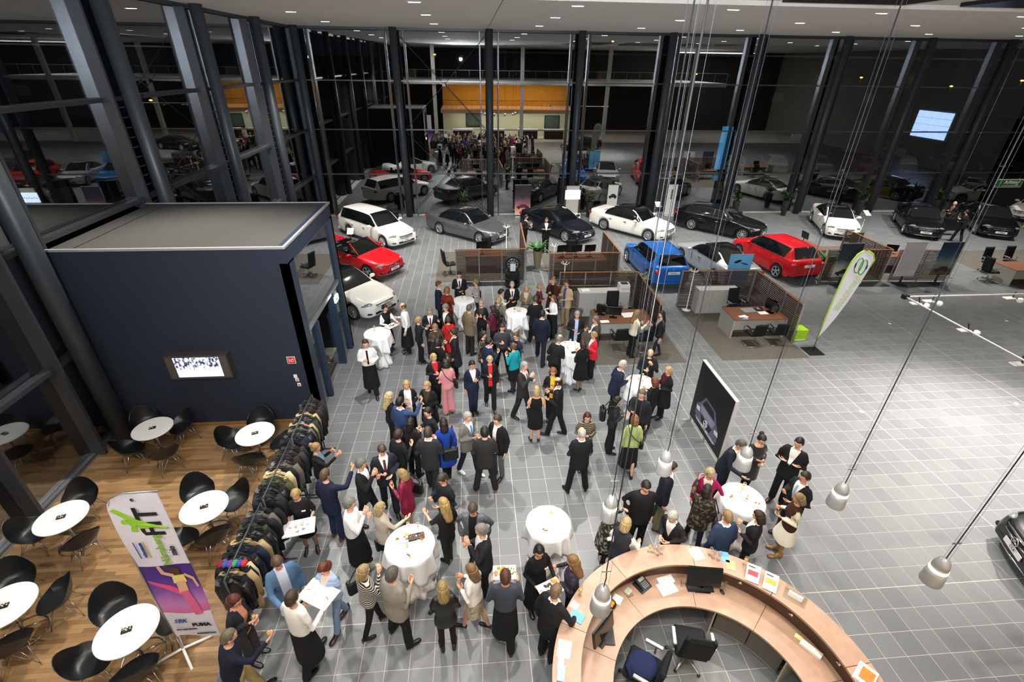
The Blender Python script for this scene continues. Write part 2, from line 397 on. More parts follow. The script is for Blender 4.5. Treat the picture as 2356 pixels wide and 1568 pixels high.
# ------------------------------------------------------------------ navy room in the hall
NAVY = M('navy_plaster', '#182130', .75, 0, .06, 60, .15)
NAVYF = M('navy_steel', '#2c394d', .45, .2, .05)
ROOFM = M('roof_felt', '#44433f', .95, 0, .25, 45, .6)
nr = struct(link('wall_navy', None, None, (0, 0, 0)), 'navy blue box room standing in the hall')
MB().box(-9.1, 10.4, 0, -8.885, 10.5, 4.77).build('wall_panel', NAVY, nr)
MB().box(-8.875, 10.4, 0, -4.12, 10.5, 4.77).build('wall_panel', NAVY, nr)
MB().box(-9.1, 14.2, 0, -4.12, 14.3, 4.77).build('wall_panel', NAVY, nr)
MB().box(-9.1, 10.5, 4.62, -4.2, 14.2, 4.72).build('roof', ROOFM, nr)
MB().box(-8.62, 10.5, 4.72, -8.6, 14.2, 4.725).build('roof_seam', BLACKP, nr)
rim = MB(); rim.box(-9.1, 10.38, 4.74, -4.1, 10.44, 4.79); rim.box(-9.1, 14.26, 4.74, -4.1, 14.32, 4.79); rim.box(-4.16, 10.44, 4.74, -4.1, 14.26, 4.79)
rim.build('roof_edge_trim', M('edge_trim', '#c9c8c4', .4, .6), nr)
MB().box(-9.12, 10.37, 0, -9.095, 10.40, 4.79).build('white_edge_strip', M('edge_white', '#efeeea', .5), nr)
sf = MB(); sf.box(-4.30, 10.5, 4.36, -4.12, 14.2, 4.76); sf.box(-4.30, 10.4, 0, -4.12, 10.82, 4.4); sf.box(-4.30, 14.08, 0, -4.12, 14.3, 4.4); sf.build('side_frame', NAVYF, nr)
MB().box(-4.27, 10.82, 2.40, -4.16, 14.08, 2.5).build('transom', ALU, nr)
MB().box(-4.27, 10.82, 4.30, -4.16, 14.08, 4.36).build('transom', ALU, nr)
for y in (11.5, 13.22): MB().box(-4.34, y-.05, 0, -4.12, y+.05, 2.4).build('door_post', NAVYF, nr)
MB().box(-4.225, 10.83, 2.5, -4.21, 14.07, 4.3).build('upper_pane', GLASS, nr)
MB().box(-4.225, 10.83, .03, -4.21, 11.44, 2.4).build('pane', CLEAR, nr)
MB().box(-4.225, 13.28, .03, -4.21, 14.07, 2.4).build('pane', CLEAR, nr)
MB().box(-6.6, 10.5, 0, -6.5, 14.2, 4.6).build('wall_panel', NAVY, nr)
d1 = struct(link('door_1', None, None, (-4.30, 11.55, 0)), 'open glass sliding door of the navy room')
MB().box(-.02, -.6, .03, 0, .1, 2.38).build('pane', CLEAR, d1); MB().box(-.03, -.6, .9, .03, -.57, 1.3).build('handle', ALU, d1)
mt_ = thing('entrance_mat', 'ribbed dark entrance mat inside the navy room doorway', 'mat', (-5.42, 12.35, 0))
mm = MB(); [mm.box(-.95, -.85+k*.1, 0, .95, -.77+k*.1, .014) for k in range(17)]
stuff(mm.build('mat_ribs', M('mat_rib', '#4a4740', .9), mt_)); MB().box(-1, -.87, 0, 1, .87, .008).build('mat_base', M('mat_base', '#2a2824', .9), mt_)
def exit_sign(loc, rz, lb):
    t = thing('exit_sign', lb, 'exit sign', loc, rz)
    MB().box(-.16, -.025, -.09, .16, .025, .09).build('housing', M('exit_white', '#f4f8f4', .4, emit=3.0), t)
    a = MB(); a.prism([(-.10, -.03), (-.02, -.03), (-.02, -.06), (.05, 0), (-.02, .06), (-.02, .03), (-.10, .03)], 0, .004, mat=Matrix.Translation((-.02, -.026, 0)) @ Matrix.Rotation(PI/2, 4, 'X'))
    a.build('green_arrow', M('exit_green', '#12a04a', .5, emit=1.5), t)
exit_sign((-4.08, 13.22, 2.25), PI/2, 'glowing white exit sign beside the navy room doorway')
# wall screen
t = thing('wall_screen', 'wide flat screen with dark speaker frame on the navy wall', 'screen', (-6.66, 10.3, 1.9))
MB().box(-.72, -.1, -.33, .72, .1, .33).build('cabinet', M('screen_frame', '#3b3733', .5), t)
def screen_material():
    m, nt, b = nodes('cctv_picture'); tc = nd(nt, 'TexCoord'); mp = nd(nt, 'Mapping'); mp.inputs['Scale'].default_value = (14, 1, 9)
    nz = nd(nt, 'TexNoise'); nz.inputs['Scale'].default_value = 1.2; nz.inputs['Detail'].default_value = 5
    sp = nd(nt, 'SeparateXYZ'); r = nd(nt, 'ValToRGB'); r.color_ramp.elements[0].position = .42; r.color_ramp.elements[1].position = .56
    r.color_ramp.elements[0].color = (.02, .02, .05, 1); r.color_ramp.elements[1].color = (.75, .78, 1, 1)
    mr = nd(nt, 'MapRange'); mr.inputs[1].default_value = -.25; mr.inputs[2].default_value = .05; mr.inputs[3].default_value = .35; mr.inputs[4].default_value = 0
    ad = nd(nt, 'Math', operation='ADD')
    nt.links.new(tc.outputs['Object'], mp.inputs[0]); nt.links.new(mp.outputs[0], nz.inputs['Vector']); nt.links.new(tc.outputs['Object'], sp.inputs[0]); nt.links.new(sp.outputs[2], mr.inputs[0])
    nt.links.new(nz.outputs[0], ad.inputs[0]); nt.links.new(mr.outputs[0], ad.inputs[1]); nt.links.new(ad.outputs[0], r.inputs[0])
    nt.links.new(r.outputs[0], b.inputs['Emission Color']); b.inputs['Emission Strength'].default_value = 1.1; b.inputs['Base Color'].default_value = (0, 0, 0, 1); return m
MB().box(-.52, -.112, -.27, .52, -.1, .27).build('display', screen_material(), t)
for s in (-1, 1): MB().box(s*.62-.07, -.108, -.28, s*.62+.07, -.1, .28).build('speaker_grille', M('speaker_cloth', '#4a443d', .95, 0, .3, 300), t)
# signs by the corner
t = thing('fire_hose_sign', 'square red fire hose sign with white border on navy wall', 'sign', (-4.565, 10.392, 1.9))
MB().box(-.1, 0, -.1, .1, .01, .1).build('plate', WHITE, t); MB().box(-.088, -.002, -.088, .088, .002, .088).build('red_field', M('sign_red', '#c81e22', .5), t)
sp_ = []
for k in range(26): a = -.6+k*.32; r_ = .012+.0018*k; sp_.append((r_*math.cos(a)+.01, -.006, r_*math.sin(a)))
MB().tube(sp_, .006, 6).build('hose_symbol', WHITE, t); MB().box(-.055, -.006, -.06, -.045, 0, .06).build('hose_symbol', WHITE, t)
for i, (z, lb) in enumerate(((1.43, 'small white switch plate, topmost of three on the navy wall'), (1.32, 'small white call point with red mark, middle of three on navy wall'), (1.17, 'white and red alarm plate, lowest of three on the navy wall'))):
    t = thing('wall_switch', lb, 'switch', (-4.56+.02*i, 10.392, z)); MB().box(-.04, -.012, -.045, .04, .008, .045).build('plate', WHITE, t)
    if i: MB().box(-.02, -.016, -.025, .02, -.01, .015).build('button', M('sign_red', '#c81e22', .5), t)
t = thing('fire_extinguisher', 'red fire extinguisher standing against the navy wall by the coats', 'extinguisher', (-4.52, 10.26, 0))
MB().lathe([(.07, 0), (.08, .02), (.08, .42), (.06, .5), (.03, .53)], 16).build('cylinder', M('sign_red', '#c81e22', .35), t)
MB().lathe([(.025, .53), (.025, .58)], 10).build('valve', BLACKP, t); MB().tube([(0, 0, .57), (.12, -.04, .62)], .012, 6).build('lever', M('sign_red', '#c81e22', .35), t)
MB().tube([(.02, -.02, .55), (.1, -.08, .45), (.09, -.07, .2)], .014, 6).build('hose', BLACKP, t)
struct(MB().box(-9.0, 10.36, .006, -4.14, 10.4, .07).build('baseboard_navy', M('oak_base', '#8a5f34', .5)), 'oak skirting along the navy wall')
# ------------------------------------------------------------------ the side of the hall behind the camera (seen mirrored in the glass)
CREAM = M('cream_plaster', '#d8d2bd', .9, 0, .05); WH = M('white_plaster', '#e6e4df', .85, 0, .03)
struct(MB().box(-9.6, -14.3, 0, 46, -14, 10.2).build('wall_back', M('dark_plaster', '#3b3936', .9, 0, .06)), 'dark wall behind the galleries')
wr = struct(MB().box(44, -14, 0, 44.3, 30.6, 10.2).build('wall_right', M('grey_plaster', '#8f8d8a', .9, 0, .05)), 'grey side wall of the hall with the video wall')
gal = struct(MB().box(-9.2, -13.9, 6.15, 30, -.55, 6.55).build('floor_gallery', WH), 'white upper gallery slab')
mez = struct(MB().box(-3.5, -13.9, 3.05, 13, -2.6, 3.45).build('floor_mezzanine', M('maple_fascia', '#d8a984', .5)), 'mezzanine slab with maple edge')
for i, x in enumerate((-4, 6, 16, 26)):
    o = MB().box(-.2, -.2, 0, .2, .2, 9.95).build('column', WH); o.location = (x, -1.0, 0)
    tag(o, 'white square column under the gallery behind the camera, %s from the left' % ORD[i], 'column', 'white gallery columns')
YEL = M('warm_wall', '#c79a3f', .8, 0, .1)
struct(MB().box(-3.5, -9.2, 3.45, 13, -9, 6.15).build('wall_mezzanine', YEL), 'warm yellow wall of the mezzanine')
struct(MB().box(-3.5, -7.2, 0, 13, -7, 3.05).build('wall_lobby', M('lobby_wall', '#cfd0b4', .85, 0, .06)), 'pale wall of the lobby under the mezzanine')
def alight(loc, sx, sy, power, color):
    l = bpy.data.lights.new('panel_and_yard_fill', 'AREA'); l.shape = 'RECTANGLE'; l.size = sx; l.size_y = sy; l.energy = power; l.color = color
    o = bpy.data.objects.new('panel_and_yard_fill', l); COL.objects.link(o); o.location = loc
alight((4.8, -6.5, 6.1), 14, 1.0, 420, (1, .78, .4))
alight((4.8, -5.2, 3.0), 14, 1.0, 420, (1, .95, .8))
alight((18, -5, 6.1), 20, .8, 120, (1, .95, .88))
alight((-6.5, -5, 6.1), 4, .8, 60, (1, .95, .88))
alight((30, -6, 9.7), 10, 6, 500, (1, .95, .9))
for i, x in enumerate((-1, 3, 7.2, 10.5)):
    t = thing('service_counter', 'dark service counter under the mezzanine behind the camera, %s from the left' % ORD[i], 'counter', (x, -4.6, 0), 0)
    MB().box(-1.2, -.4, 0, 1.2, .4, 1.05).build('body', M('counter_dark', '#3a2a20', .6), t); MB().box(-1.3, -.5, 1.05, 1.3, .5, 1.1).build('top', WH, t)
for i, (x, z) in enumerate(((0.4, 1.9), (10.6, 1.7))):
    t = thing('wall_picture', 'dark framed picture on the lobby wall behind the camera, %s' % ('left', 'right')[i], 'picture', (x, -6.98, z))
    MB().box(-1, 0, -.8, 1, .05, .8).build('frame', BLACKP, t); MB().box(-.9, .05, -.7, .9, .06, .7).build('print', M('dim_print', '#4a5a50', .5, 0, .8, 3), t)
rl = thing('gallery_railing', 'thin steel railing with glass along the upper gallery edge', 'railing', (0, -.7, 6.55))
MB().tube([(-9, 0, 1.0), (29.9, 0, 1.0)], .022, 8).build('handrail', ALU, rl)
for k in range(27): MB().tube([(-9+1.5*k, 0, 0), (-9+1.5*k, 0, 1.0)], .018, 6).build('baluster', ALU, rl)
rl = thing('mezzanine_railing', 'thin bar railing along the mezzanine edge', 'railing', (0, -2.75, 3.45))
MB().tube([(-3.4, 0, .95), (12.9, 0, .95)], .022, 8).build('handrail', STEEL, rl)
for k in range(28): MB().tube([(-3.4+.6*k, 0, 0), (-3.4+.6*k, 0, .95)], .01, 5).build('baluster', STEEL, rl)
# video wall of sixteen screens on the grey side wall
vw = thing('video_wall', 'pale blue glowing video wall of four by four screens', 'video wall', (43.98, 14.1, 3.7), 0)
VM = M('video_blue', '#a9c4f2', .4, 0, .08, 2, emit=2.6)
for i in range(4):
    for j in range(4): MB().box(-.03, -2+i*1.0+.015, -1.15+j*.575+.012, .0, -1+i*1.0-.015, -.575+j*.575-.012).build('screen_tile', VM, vw)
# work light on a stand beside the photographer
fl = thing('work_light', 'bright work light head on a black tripod on the upper gallery', 'work light', (FLOOD[0], FLOOD[1]-.16, 6.55))
MB().box(-.16, -.06, 1.92, .16, .06, 2.18).build('lamp_head', BLACKP, fl); MB().box(-.14, .06, 1.94, .14, .07, 2.16).build('lamp_glass', M('flood_led', '#eef4ff', .4, 0, 0, emit=260), fl)
MB().tube([(0, 0, .35), (0, 0, 1.95)], .015, 8).build('pole', BLACKP, fl)
for a in (0, 2.09, 4.19): MB().tube([(0, 0, .75), (.45*math.cos(a), .45*math.sin(a), .01)], .012, 6).build('leg', BLACKP, fl)
# ------------------------------------------------------------------ outside
ASPH = M('asphalt', '#26272a', .9, 0, .3, 60)
struct(MB().box(-60, 30.7, -.25, 110, 120, -.02).build('ground_outside', ASPH), 'dark car park outside the glass')
struct(MB().box(-70, -30, -.25, -9.45, 30.7, -.02).build('ground_side', ASPH), 'dark yard outside the left glass front')
def street_lamp(x, y, h, lb):
    t = thing('street_lamp', lb, 'street lamp', (x, y, -.02))
    MB().tube([(0, 0, 0), (0, 0, h)], [.08, .05], 8).build('pole', STEEL, t); MB().ell((0, 0, h), (.22, .22, .1), 10, 6).build('lamp_head', M('sodium', '#ffb347', .5, 0, 0, emit=18), t)
for i, (px, py, Y) in enumerate(((350, 240, 0), (1602, 170, 95), (1982, 178, 90), (2189, 198, 80), (2352, 185, 75), (1410, 95, 98), (1000, 125, 100))):
    d = ray(px, py)
    tt = (Y/d.y) if Y else (-46/d.x)
    z = CAM_H+d.z*tt
    street_lamp(d.x*tt, d.y*tt, max(z, 3), 'orange street lamp in the dark outside, %s' % ('beyond the left glass front', 'high beyond the middle bay', 'beyond the right bays', 'beyond the rightmost white car', 'at the right frame edge', 'small one near the ceiling line', 'small one left of the bracing')[i])
for i, (x0, x1, y, h) in enumerate(((-30, -6, 104, 9), (8, 40, 110, 11), (52, 100, 106, 12))):
    t = thing('far_building', 'dark office block across the street, %s' % ('left', 'middle', 'right')[i], 'building', (0, y, -.02))
    MB().box(x0, 0, 0, x1, 10, h).build('wall', M('far_wall', '#2c2b2a', .9), t)
    k = 0
    for a in range(int(x0)+2, int(x1)-2, 4):
        for z in (2, 5.5):
            k += 1; MB().box(a, -.06, z, a+2.2, .02, z+1.7).build('window', M('far_window_lit', '#5a5138', .5, emit=.25) if k % 5 == 0 else M('far_window', '#10141a', .2), t)
# ------------------------------------------------------------------ cars
def pchip(pts):
    pts = sorted(pts); x = [p[0] for p in pts]; y = [p[1] for p in pts]; n = len(x)
    h = [x[i+1]-x[i] for i in range(n-1)]; d = [(y[i+1]-y[i])/h[i] for i in range(n-1)]; m = [0]*n
    m[0], m[-1] = d[0], d[-1]
    for i in range(1, n-1):
        if d[i-1]*d[i] > 0:
            w1, w2 = 2*h[i]+h[i-1], h[i]+2*h[i-1]; m[i] = (w1+w2)/(w1/d[i-1]+w2/d[i])
    def f(t):
        if t <= x[0]: return y[0]
        if t >= x[-1]: return y[-1]
        i = 0
        while x[i+1] < t: i += 1
        s = (t-x[i])/h[i]; a = y[i]; b = y[i+1]
        return (2*s**3-3*s*s+1)*a+(s**3-2*s*s+s)*h[i]*m[i]+(-2*s**3+3*s*s)*b+(s**3-s*s)*h[i]*m[i+1]
    return f
TYRE = M('tyre', '#141414', .85, 0, .1); RIM = M('alloy_rim', '#c9ccd0', .28, .9, .04); HUBD = M('hub_dark', '#1b1c1e', .5, .4)
LENS = M('headlamp_lens', '#8d9499', .08, .3, .7, 26, coat=1); TAIL = M('tail_lamp', '#a5101a', .15, 0, .3, 30, coat=1); TRIMB = M('black_trim', '#0e0f10', .35, 0, .1)
LEATH = M('leather_black', '#1b1a1a', .5, 0, .1); PLATE = M('plate_white', '#e2e2de', .5)
def wheel_meshes(spokes):
    t = MB(); prof = [(.215, -.1), (.30, -.115), (.325, -.09), (.33, 0), (.325, .09), (.30, .115), (.215, .1)]
    rings = [[(r*math.cos(2*PI*k/28), w, r*math.sin(2*PI*k/28)) for k in range(28)] for r, w in prof]
    t.ring_loft(rings+[rings[0]], 0, False)
    r_ = MB(); ro = [[(r*math.cos(2*PI*k/28), w, r*math.sin(2*PI*k/28)) for k in range(28)] for r, w in [(.232, .06), (.236, .105), (.222, .112), (.208, .09), (.205, .04)]]
    r_.ring_loft(ro, 0, False)
    for k in range(spokes):
        m = Matrix.Rotation(2*PI*k/spokes, 4, 'Y')
        r_.add([m @ Vector(v) for v in [(.035, .075, -.022), (.035, .075, .022), (.215, .10, .030 if spokes < 9 else .016), (.215, .10, -.030 if spokes < 9 else -.016), (.035, .05, -.022), (.035, .05, .022), (.215, .07, .03), (.215, .07, -.03)]],
               [(0, 1, 2, 3), (0, 3, 7, 4), (1, 5, 6, 2), (0, 4, 5, 1)])
    r_.lathe([(.05, 0), (.05, .01)], 12) if False else r_.ring_loft([[(q*math.cos(2*PI*k/14), w, q*math.sin(2*PI*k/14)) for k in range(14)] for q, w in ((.055, .05), (.055, .085), (.03, .095))])
    hb = MB().ring_loft([[(q*math.cos(2*PI*k/20), w, q*math.sin(2*PI*k/20)) for k in range(20)] for q, w in ((.205, -.06), (.205, .03), (.01, .035))])
    return t.mesh('tyre', TYRE), r_.mesh('rim', RIM), hb.mesh('brake_disc', HUBD)
WHEELS = {n: wheel_meshes(n) for n in (5, 7, 10, 14)}
CT = {  # length, width, height, wheelbase, front overhang, windscreen base/top, roof end, rear window base (from rear axle middle), tail height, kind
 'saloon': dict(W=1.85, H=1.47, wb=2.87, fo=.84, ro=1.16, w0=.92, w1=.17, r1=-1.05, r0=-1.72, th=1.04, belt=.93, hood=.95, sw=(-1.45, .80)),
 'estate': dict(W=1.85, H=1.51, wb=2.87, fo=.84, ro=1.18, w0=.92, w1=.17, r1=-2.15, r0=-2.50, th=1.02, belt=.95, hood=.95, sw=(-2.15, .80)),
 'coupe': dict(W=1.80, H=1.39, wb=2.76, fo=.84, ro=1.06, w0=.85, w1=.05, r1=-.95, r0=-1.85, th=.99, belt=.92, hood=.93, sw=(-1.35, .72)),
 'shooting': dict(W=1.88, H=1.42, wb=2.87, fo=.86, ro=1.22, w0=.88, w1=.10, r1=-1.75, r0=-2.42, th=1.02, belt=.96, hood=.94, sw=(-1.95, .75)),
 'hatch': dict(W=1.78, H=1.44, wb=2.70, fo=.86, ro=.74, w0=.95, w1=.20, r1=-1.55, r0=-1.88, th=1.0, belt=.95, hood=.95, sw=(-1.45, .82)),
 'suv': dict(W=1.82, H=1.52, wb=2.70, fo=.87, ro=.86, w0=.95, w1=.22, r1=-1.60, r0=-1.98, th=1.05, belt=1.0, hood=1.0, sw=(-1.55, .82)),
 'cabrio': dict(W=1.80, H=1.40, wb=2.76, fo=.84, ro=1.10, w0=.85, w1=.20, r1=-.95, r0=-1.35, th=1.0, belt=.93, hood=.94, sw=(-1.1, .72)),
}
_CM = {}
def car_meshes(kind):
    if kind in _CM: return _CM[kind]
    c = CT[kind]; W2 = c['W']/2; H = c['H']; ax = c['wb']/2; xf = ax+c['fo']; xr = -ax-c['ro']; cab = kind == 'cabrio'
    th, belt, hood = c['th'], c['belt'], c['hood']; R = .375
    top = pchip([(xf, .60), (xf-.05, .68), (xf-.22, .755), (xf-.7, .86), (c['w0'], hood), (c['w0']-.02, hood+.015), (c['w1'], H-.035), ((c['w1']+c['r1'])/2+.15, H), (c['r1'], H-.09 if kind in ('saloon', 'coupe') else H-.05), (c['r0'], th+.02), (max(xr+.14, xr+.02), th), (xr+.05, th-.08) if xr+.05 < c['r0']-.02 else (c['r0']-.01, th), (xr, th-.22)])
    if cab: top = pchip([(xf, .60), (xf-.05, .68), (xf-.22, .755), (xf-.7, .86), (c['w0'], hood), (c['r0'], th), (xr+.14, th-.01), (xr+.05, th-.08), (xr, th-.22)])
    sh = pchip([(xf, .52), (xf-.22, .66), (xf-.7, .775), (c['w0'], belt-.05), (0, belt-.02), (-ax, belt+.01), (xr+.25, th-.09), (xr, th-.30)])
    wm = pchip([(xf, .62*W2), (xf-.06, .74*W2), (xf-.2, .87*W2), (xf-.5, .965*W2), (ax-.2, W2*.985), (0, W2*.975), (-ax, W2), (xr+.5, .965*W2), (xr+.18, .90*W2), (xr+.05, .82*W2), (xr, .72*W2)])
    rw = pchip([(xf, .50*W2), (xf-.3, .76*W2), (c['w0']+.02, .80*W2), (c['w0'], .80*W2), (c['w1'], .665*W2), ((c['w1']+c['r1'])/2, .655*W2), (c['r1'], .62*W2), (c['r0'], .74*W2), (xr+.1, .72*W2), (xr, .60*W2)])
    lo = pchip([(xf, .28), (xf-.12, .22), (ax, .19), (-ax, .20), (xr+.25, .26), (xr, .36)])
    xs = set([xr, xr+.02, xr+.05, xr+.1, xr+.18, xr+.3, xf, xf-.02, xf-.05, xf-.1, xf-.18, xf-.3, xf-.45])
    for k in range(12): xs.add(xr+.3+(xf-xr-.75)*k/11)
    for xc in (ax, -ax):
        for k in range(-7, 8): xs.add(xc+R*math.sin(PI/2*k/7))
        xs.add(xc-R-.012); xs.add(xc+R+.012)
    for b_ in (c['w0'], c['w1'], c['r1'], c['r0'], c['sw'][0], c['sw'][1], -.30, -.36): xs.add(b_)
    n0, n1 = c['r0'], c['w0']
    for k in range(1, 14): xs.add(n0+(n1-n0)*k/14)
    xs = sorted(xs); xs2 = [xs[0]]
    for x in xs[1:]:
        if x-xs2[-1] > .008: xs2.append(x)
    xs = xs2
    half = []
    for x in xs:
        w, zs, zr, wr, zl0 = wm(x), sh(x), top(x), rw(x), lo(x); zl = zl0
        for xc in (ax, -ax):
            if abs(x-xc) <= R+.001: zl = max(zl, .325+math.sqrt(max(R*R-(x-xc)**2, 0)))
        zs = max(zs, zl+.04) if zl < zr-.12 else zs
        wsx = w*.94; incab = c['r0'] <= x <= c['w0']; e = .05 if incab and not cab else .018
        if zr-zs < .07: e = (zr-zs)*.3
        pts = [(0, zl0), (w*.6, zl0), (w*.95, zl), (w*.99, zl+.1*(zs-zl)), (w, zl+.4*(zs-zl)), (w*.99, zl+.66*(zs-zl)), (wsx*1.02, zl+.9*(zs-zl)), (wsx, zs)]
        a = (min(wsx-.02, w), zs+min(.02, (zr-zs)*.3)); b_ = (min(wr, wsx-.02), zr-e)
        for k in range(4): t = k/3; pts.append((a[0]+(b_[0]-a[0])*t+.02*math.sin(PI*t)*(1 if incab else 0), a[1]+(b_[1]-a[1])*t))
        pts += [(b_[0]*.93, zr-e*.35), (b_[0]*.55, zr-e*.06), (0, zr)]
        half.append(pts)
    n = len(half[0]); full = 2*n-2
    grid = []
    for x, pts in zip(xs, half):
        grid.append([(x, y, z) for y, z in pts]+[(x, -y, z) for y, z in pts[-2:0:-1]])
    parts = ['body', 'windshield', 'rear_window', 'roof_panel']+[a+b for a in ('pillar', 'side_window_f', 'side_window_r') for b in ('_l', '_r')]
    verts = [v for g in grid for v in g]
    buckets = {k: [] for k in parts}
    for i in range(len(xs)-1):
        xm = (xs[i]+xs[i+1])/2
        for j in range(full):
            j2 = (j+1) % full; row = j if j < n-1 else full-1-j
            k = 'body'
            if row >= 7 and cab and c['r0']+.05 < xm < c['w0']: continue
            if not cab:
                if row in (12, 13) and c['w1'] < xm < c['w0']-.0: k = 'windshield'
                elif row in (12, 13) and c['r0'] < xm < c['r1']: k = 'rear_window'
                elif row in (8, 9, 10) and c['sw'][0] < xm < c['sw'][1]: k = ('pillar' if -.365 < xm < -.295 else ('side_window_f' if xm > -.33 else 'side_window_r'))+('_l' if j < n-1 else '_r')
                elif row in (11, 12, 13) and c['r1'] < xm < c['w1']: k = 'roof_panel'
            buckets[k].append((i*full+j, i*full+j2, (i+1)*full+j2, (i+1)*full+j))
    for e_ in (0, len(xs)-1):
        f = tuple(e_*full+j for j in range(full)); buckets['body'].append(f if e_ else f[::-1])
    out = {}
    for k, fs in buckets.items():
        if not fs: continue
        used = sorted({i for f in fs for i in f}); mp = {u: q for q, u in enumerate(used)}
        b = MB().add([verts[u] for u in used], [tuple(mp[i] for i in f)[::-1] for f in fs], 0, True); out[k] = b
    for k in out: out[k].sm = [len(f) == 4 for f in out[k].f]
    belt_line = [(x, h[7][0]+.004, h[7][1]+.012) for x, h in zip(xs, half) if c['sw'][0]-.05 < x < c['sw'][1]+.05]
    win_top = [(x, h[11][0]+.012, h[11][1]+.0) for x, h in zip(xs, half) if c['sw'][0]-.02 < x < c['sw'][1]+.0]
    rails = [(x, h[11][0]-.04, h[11][1]+.05) for x, h in zip(xs, half) if c['r1']-.0 < x < c['w1']-.05]
    _CM[kind] = (out, dict(xf=xf, xr=xr, ax=ax, W2=W2, belt=belt_line, wtop=win_top, rails=rails, wm=wm, sh=sh, top=top, lo=lo, c=c), {})
    return _CM[kind]
def star(mb, c, r, axis_x=1, tilt=0):
    m = Matrix.Translation(c) @ Matrix.Rotation(tilt, 4, 'Y')
    mb.tube([m @ Vector((0, r*math.cos(2*PI*k/18), r*math.sin(2*PI*k/18))) for k in range(19)], r*.11, 5)
    for k in range(3):
        a = PI/2+2*PI*k/3; mb.tube([m @ Vector((0, 0, 0)), m @ Vector((0, r*math.cos(a), r*math.sin(a)))], [r*.16, r*.05], 5)
    return mb
def paint(name, col, metal=0.0):
    return M('paint_'+name, col, .3, metal, .02, 3, coat=.5, spec=.25)
def car(kind, label, color, pos, heading, spokes=10, roof=None, plate=None, rear=False, group='cars on display', detail=True, door=False, bars=1):
    parts, k, shared = car_meshes(kind); c = k['c']
    t = thing('car', label, 'car', (pos[0], pos[1], .003), math.radians(heading), group)
    def share(nm, mb, mats):
        key = (nm, tuple(m.name for m in (mats if isinstance(mats, list) else [mats])))
        if key not in shared: shared[key] = mb().mesh(nm, mats)
        return shared[key]
    for nm, b in parts.items():
        m = color if nm == 'body' else (TRIMB if nm[:6] == 'pillar' else CARGLASS)
        if nm == 'roof_panel': m = roof or color
        link('side_window' if nm.startswith('side') else ('pillar' if nm.startswith('pillar') else nm), share(nm, lambda: b, m), t)
    xf, xr, ax, W2 = k['xf'], k['xr'], k['ax'], k['W2']
    ty, rim, hub = WHEELS[spokes]
    for sx in (1, -1):
        for sy in (1, -1):
            w = link('wheel', None, t, (sx*ax, sy*(W2-.125), .33)); w.rotation_euler = (0, 0, 0 if sy > 0 else PI)
            link('tyre', ty, w); link('rim', rim, w); link('brake_disc', hub, w)
    for sy in (1, -1):
        def hl():
            rot = Euler((0, -.22, -.62*sy)).to_matrix(); return MB().ell((xf-.27, sy*W2*.74, .655), (.24, .10, .075), 14, 9, rot=rot)
        link('headlight', share('headlight%d' % sy, hl, LENS), t)
        def tl():
            return MB().ell((xr+.12, sy*W2*.80, c['th']-.20), (.13, .10, .085) if kind != 'suv' else (.14, .13, .07), 12, 8)
        link('tail_light', share('tail_light%d' % sy, tl, TAIL), t)
        def mi():
            b = MB().ell((c['w0']-.30, sy*(W2+.10), c['belt']+.04), (.09, .12, .075), 12, 8); b.tube([(c['w0']-.27, sy*(W2-.06), c['belt']), (c['w0']-.29, sy*(W2+.06), c['belt']+.02)], .03, 6); return b
        link('side_mirror', share('side_mirror%d' % sy, mi, TRIMB if roof is TRIMB and kind == 'saloon' else color), t)
        link('fog_intake', share('fog_intake%d' % sy, lambda: MB().ell((xf-.13, sy*W2*.70, .36), (.10, .15, .05), 10, 6), TRIMB), t)
        if detail:
            for hx in ((-.05, -1.0) if kind in ('saloon', 'estate', 'hatch', 'suv', 'shooting') else (-.15,)):
                link('door_handle', share('door_handle%d%.2f' % (sy, hx), lambda: MB().bbox(hx-.09, sy*k['wm'](hx)-.02 if sy > 0 else -k['wm'](hx)-.025, .76, hx+.09, k['wm'](hx)*sy+.025 if sy > 0 else -k['wm'](hx)+.02, .785, .008), CHROME if kind != 'suv' else color), t)
            if kind != 'cabrio':
                def tr():
                    b = MB(); b.tube([(x, sy*y, z) for x, y, z in k['belt']], .009, 5); b.tube([(x, sy*y, z) for x, y, z in k['wtop']], .008, 5); return b
                link('window_trim', share('window_trim%d' % sy, tr, CHROME), t)
            if kind in ('estate', 'suv'):
                link('roof_rail', share('roof_rail%d' % sy, lambda: MB().tube([(x, sy*y, z-.035) for x, y, z in k['rails']], .014, 6), TRIMB), t)
            def seam():
                b = MB()
                for xx in ((-.33, .78, -1.15) if kind in ('saloon', 'estate', 'hatch', 'suv', 'shooting') else (-.62, .72)):
                    zt, zb = k['sh'](xx), .26; b.tube([(xx, sy*(k['wm'](xx)*(.99 if z_ < .7 else .96)+.001), z_) for z_ in (zb, .45, .62, zt)], .004, 4)
                return b
            link('door_seam', share('door_seam%d' % sy, seam, TRIMB), t)
    def gr():
        b = MB(); b.ring_loft([[(xf+.012-abs(y)*.10, y, z) for y, z in ((-.40, .50), (.40, .50), (.44, .66), (-.44, .66))], [(xf+.03-abs(y)*.10, y, z) for y, z in ((-.38, .51), (.38, .51), (.42, .65), (-.42, .65))]], 0, True, False); return b
    g = link('grille', share('grille', gr, TRIMB), t)
    def bar():
        b = MB()
        for z in ((.58,) if bars == 1 else (.54, .59, .63)):
            for s in (1, -1): b.tube([(xf+.045, 0, z), (xf+.0, s*.40, z)], .014 if bars == 1 else .010, 5)
        b.tube([(xf-.02, -.44, .665), (xf+.035, 0, .672), (xf-.02, .44, .665)], .010, 5); return b
    link('grille_bar', share('grille_bar%d' % bars, bar, CHROME), g)
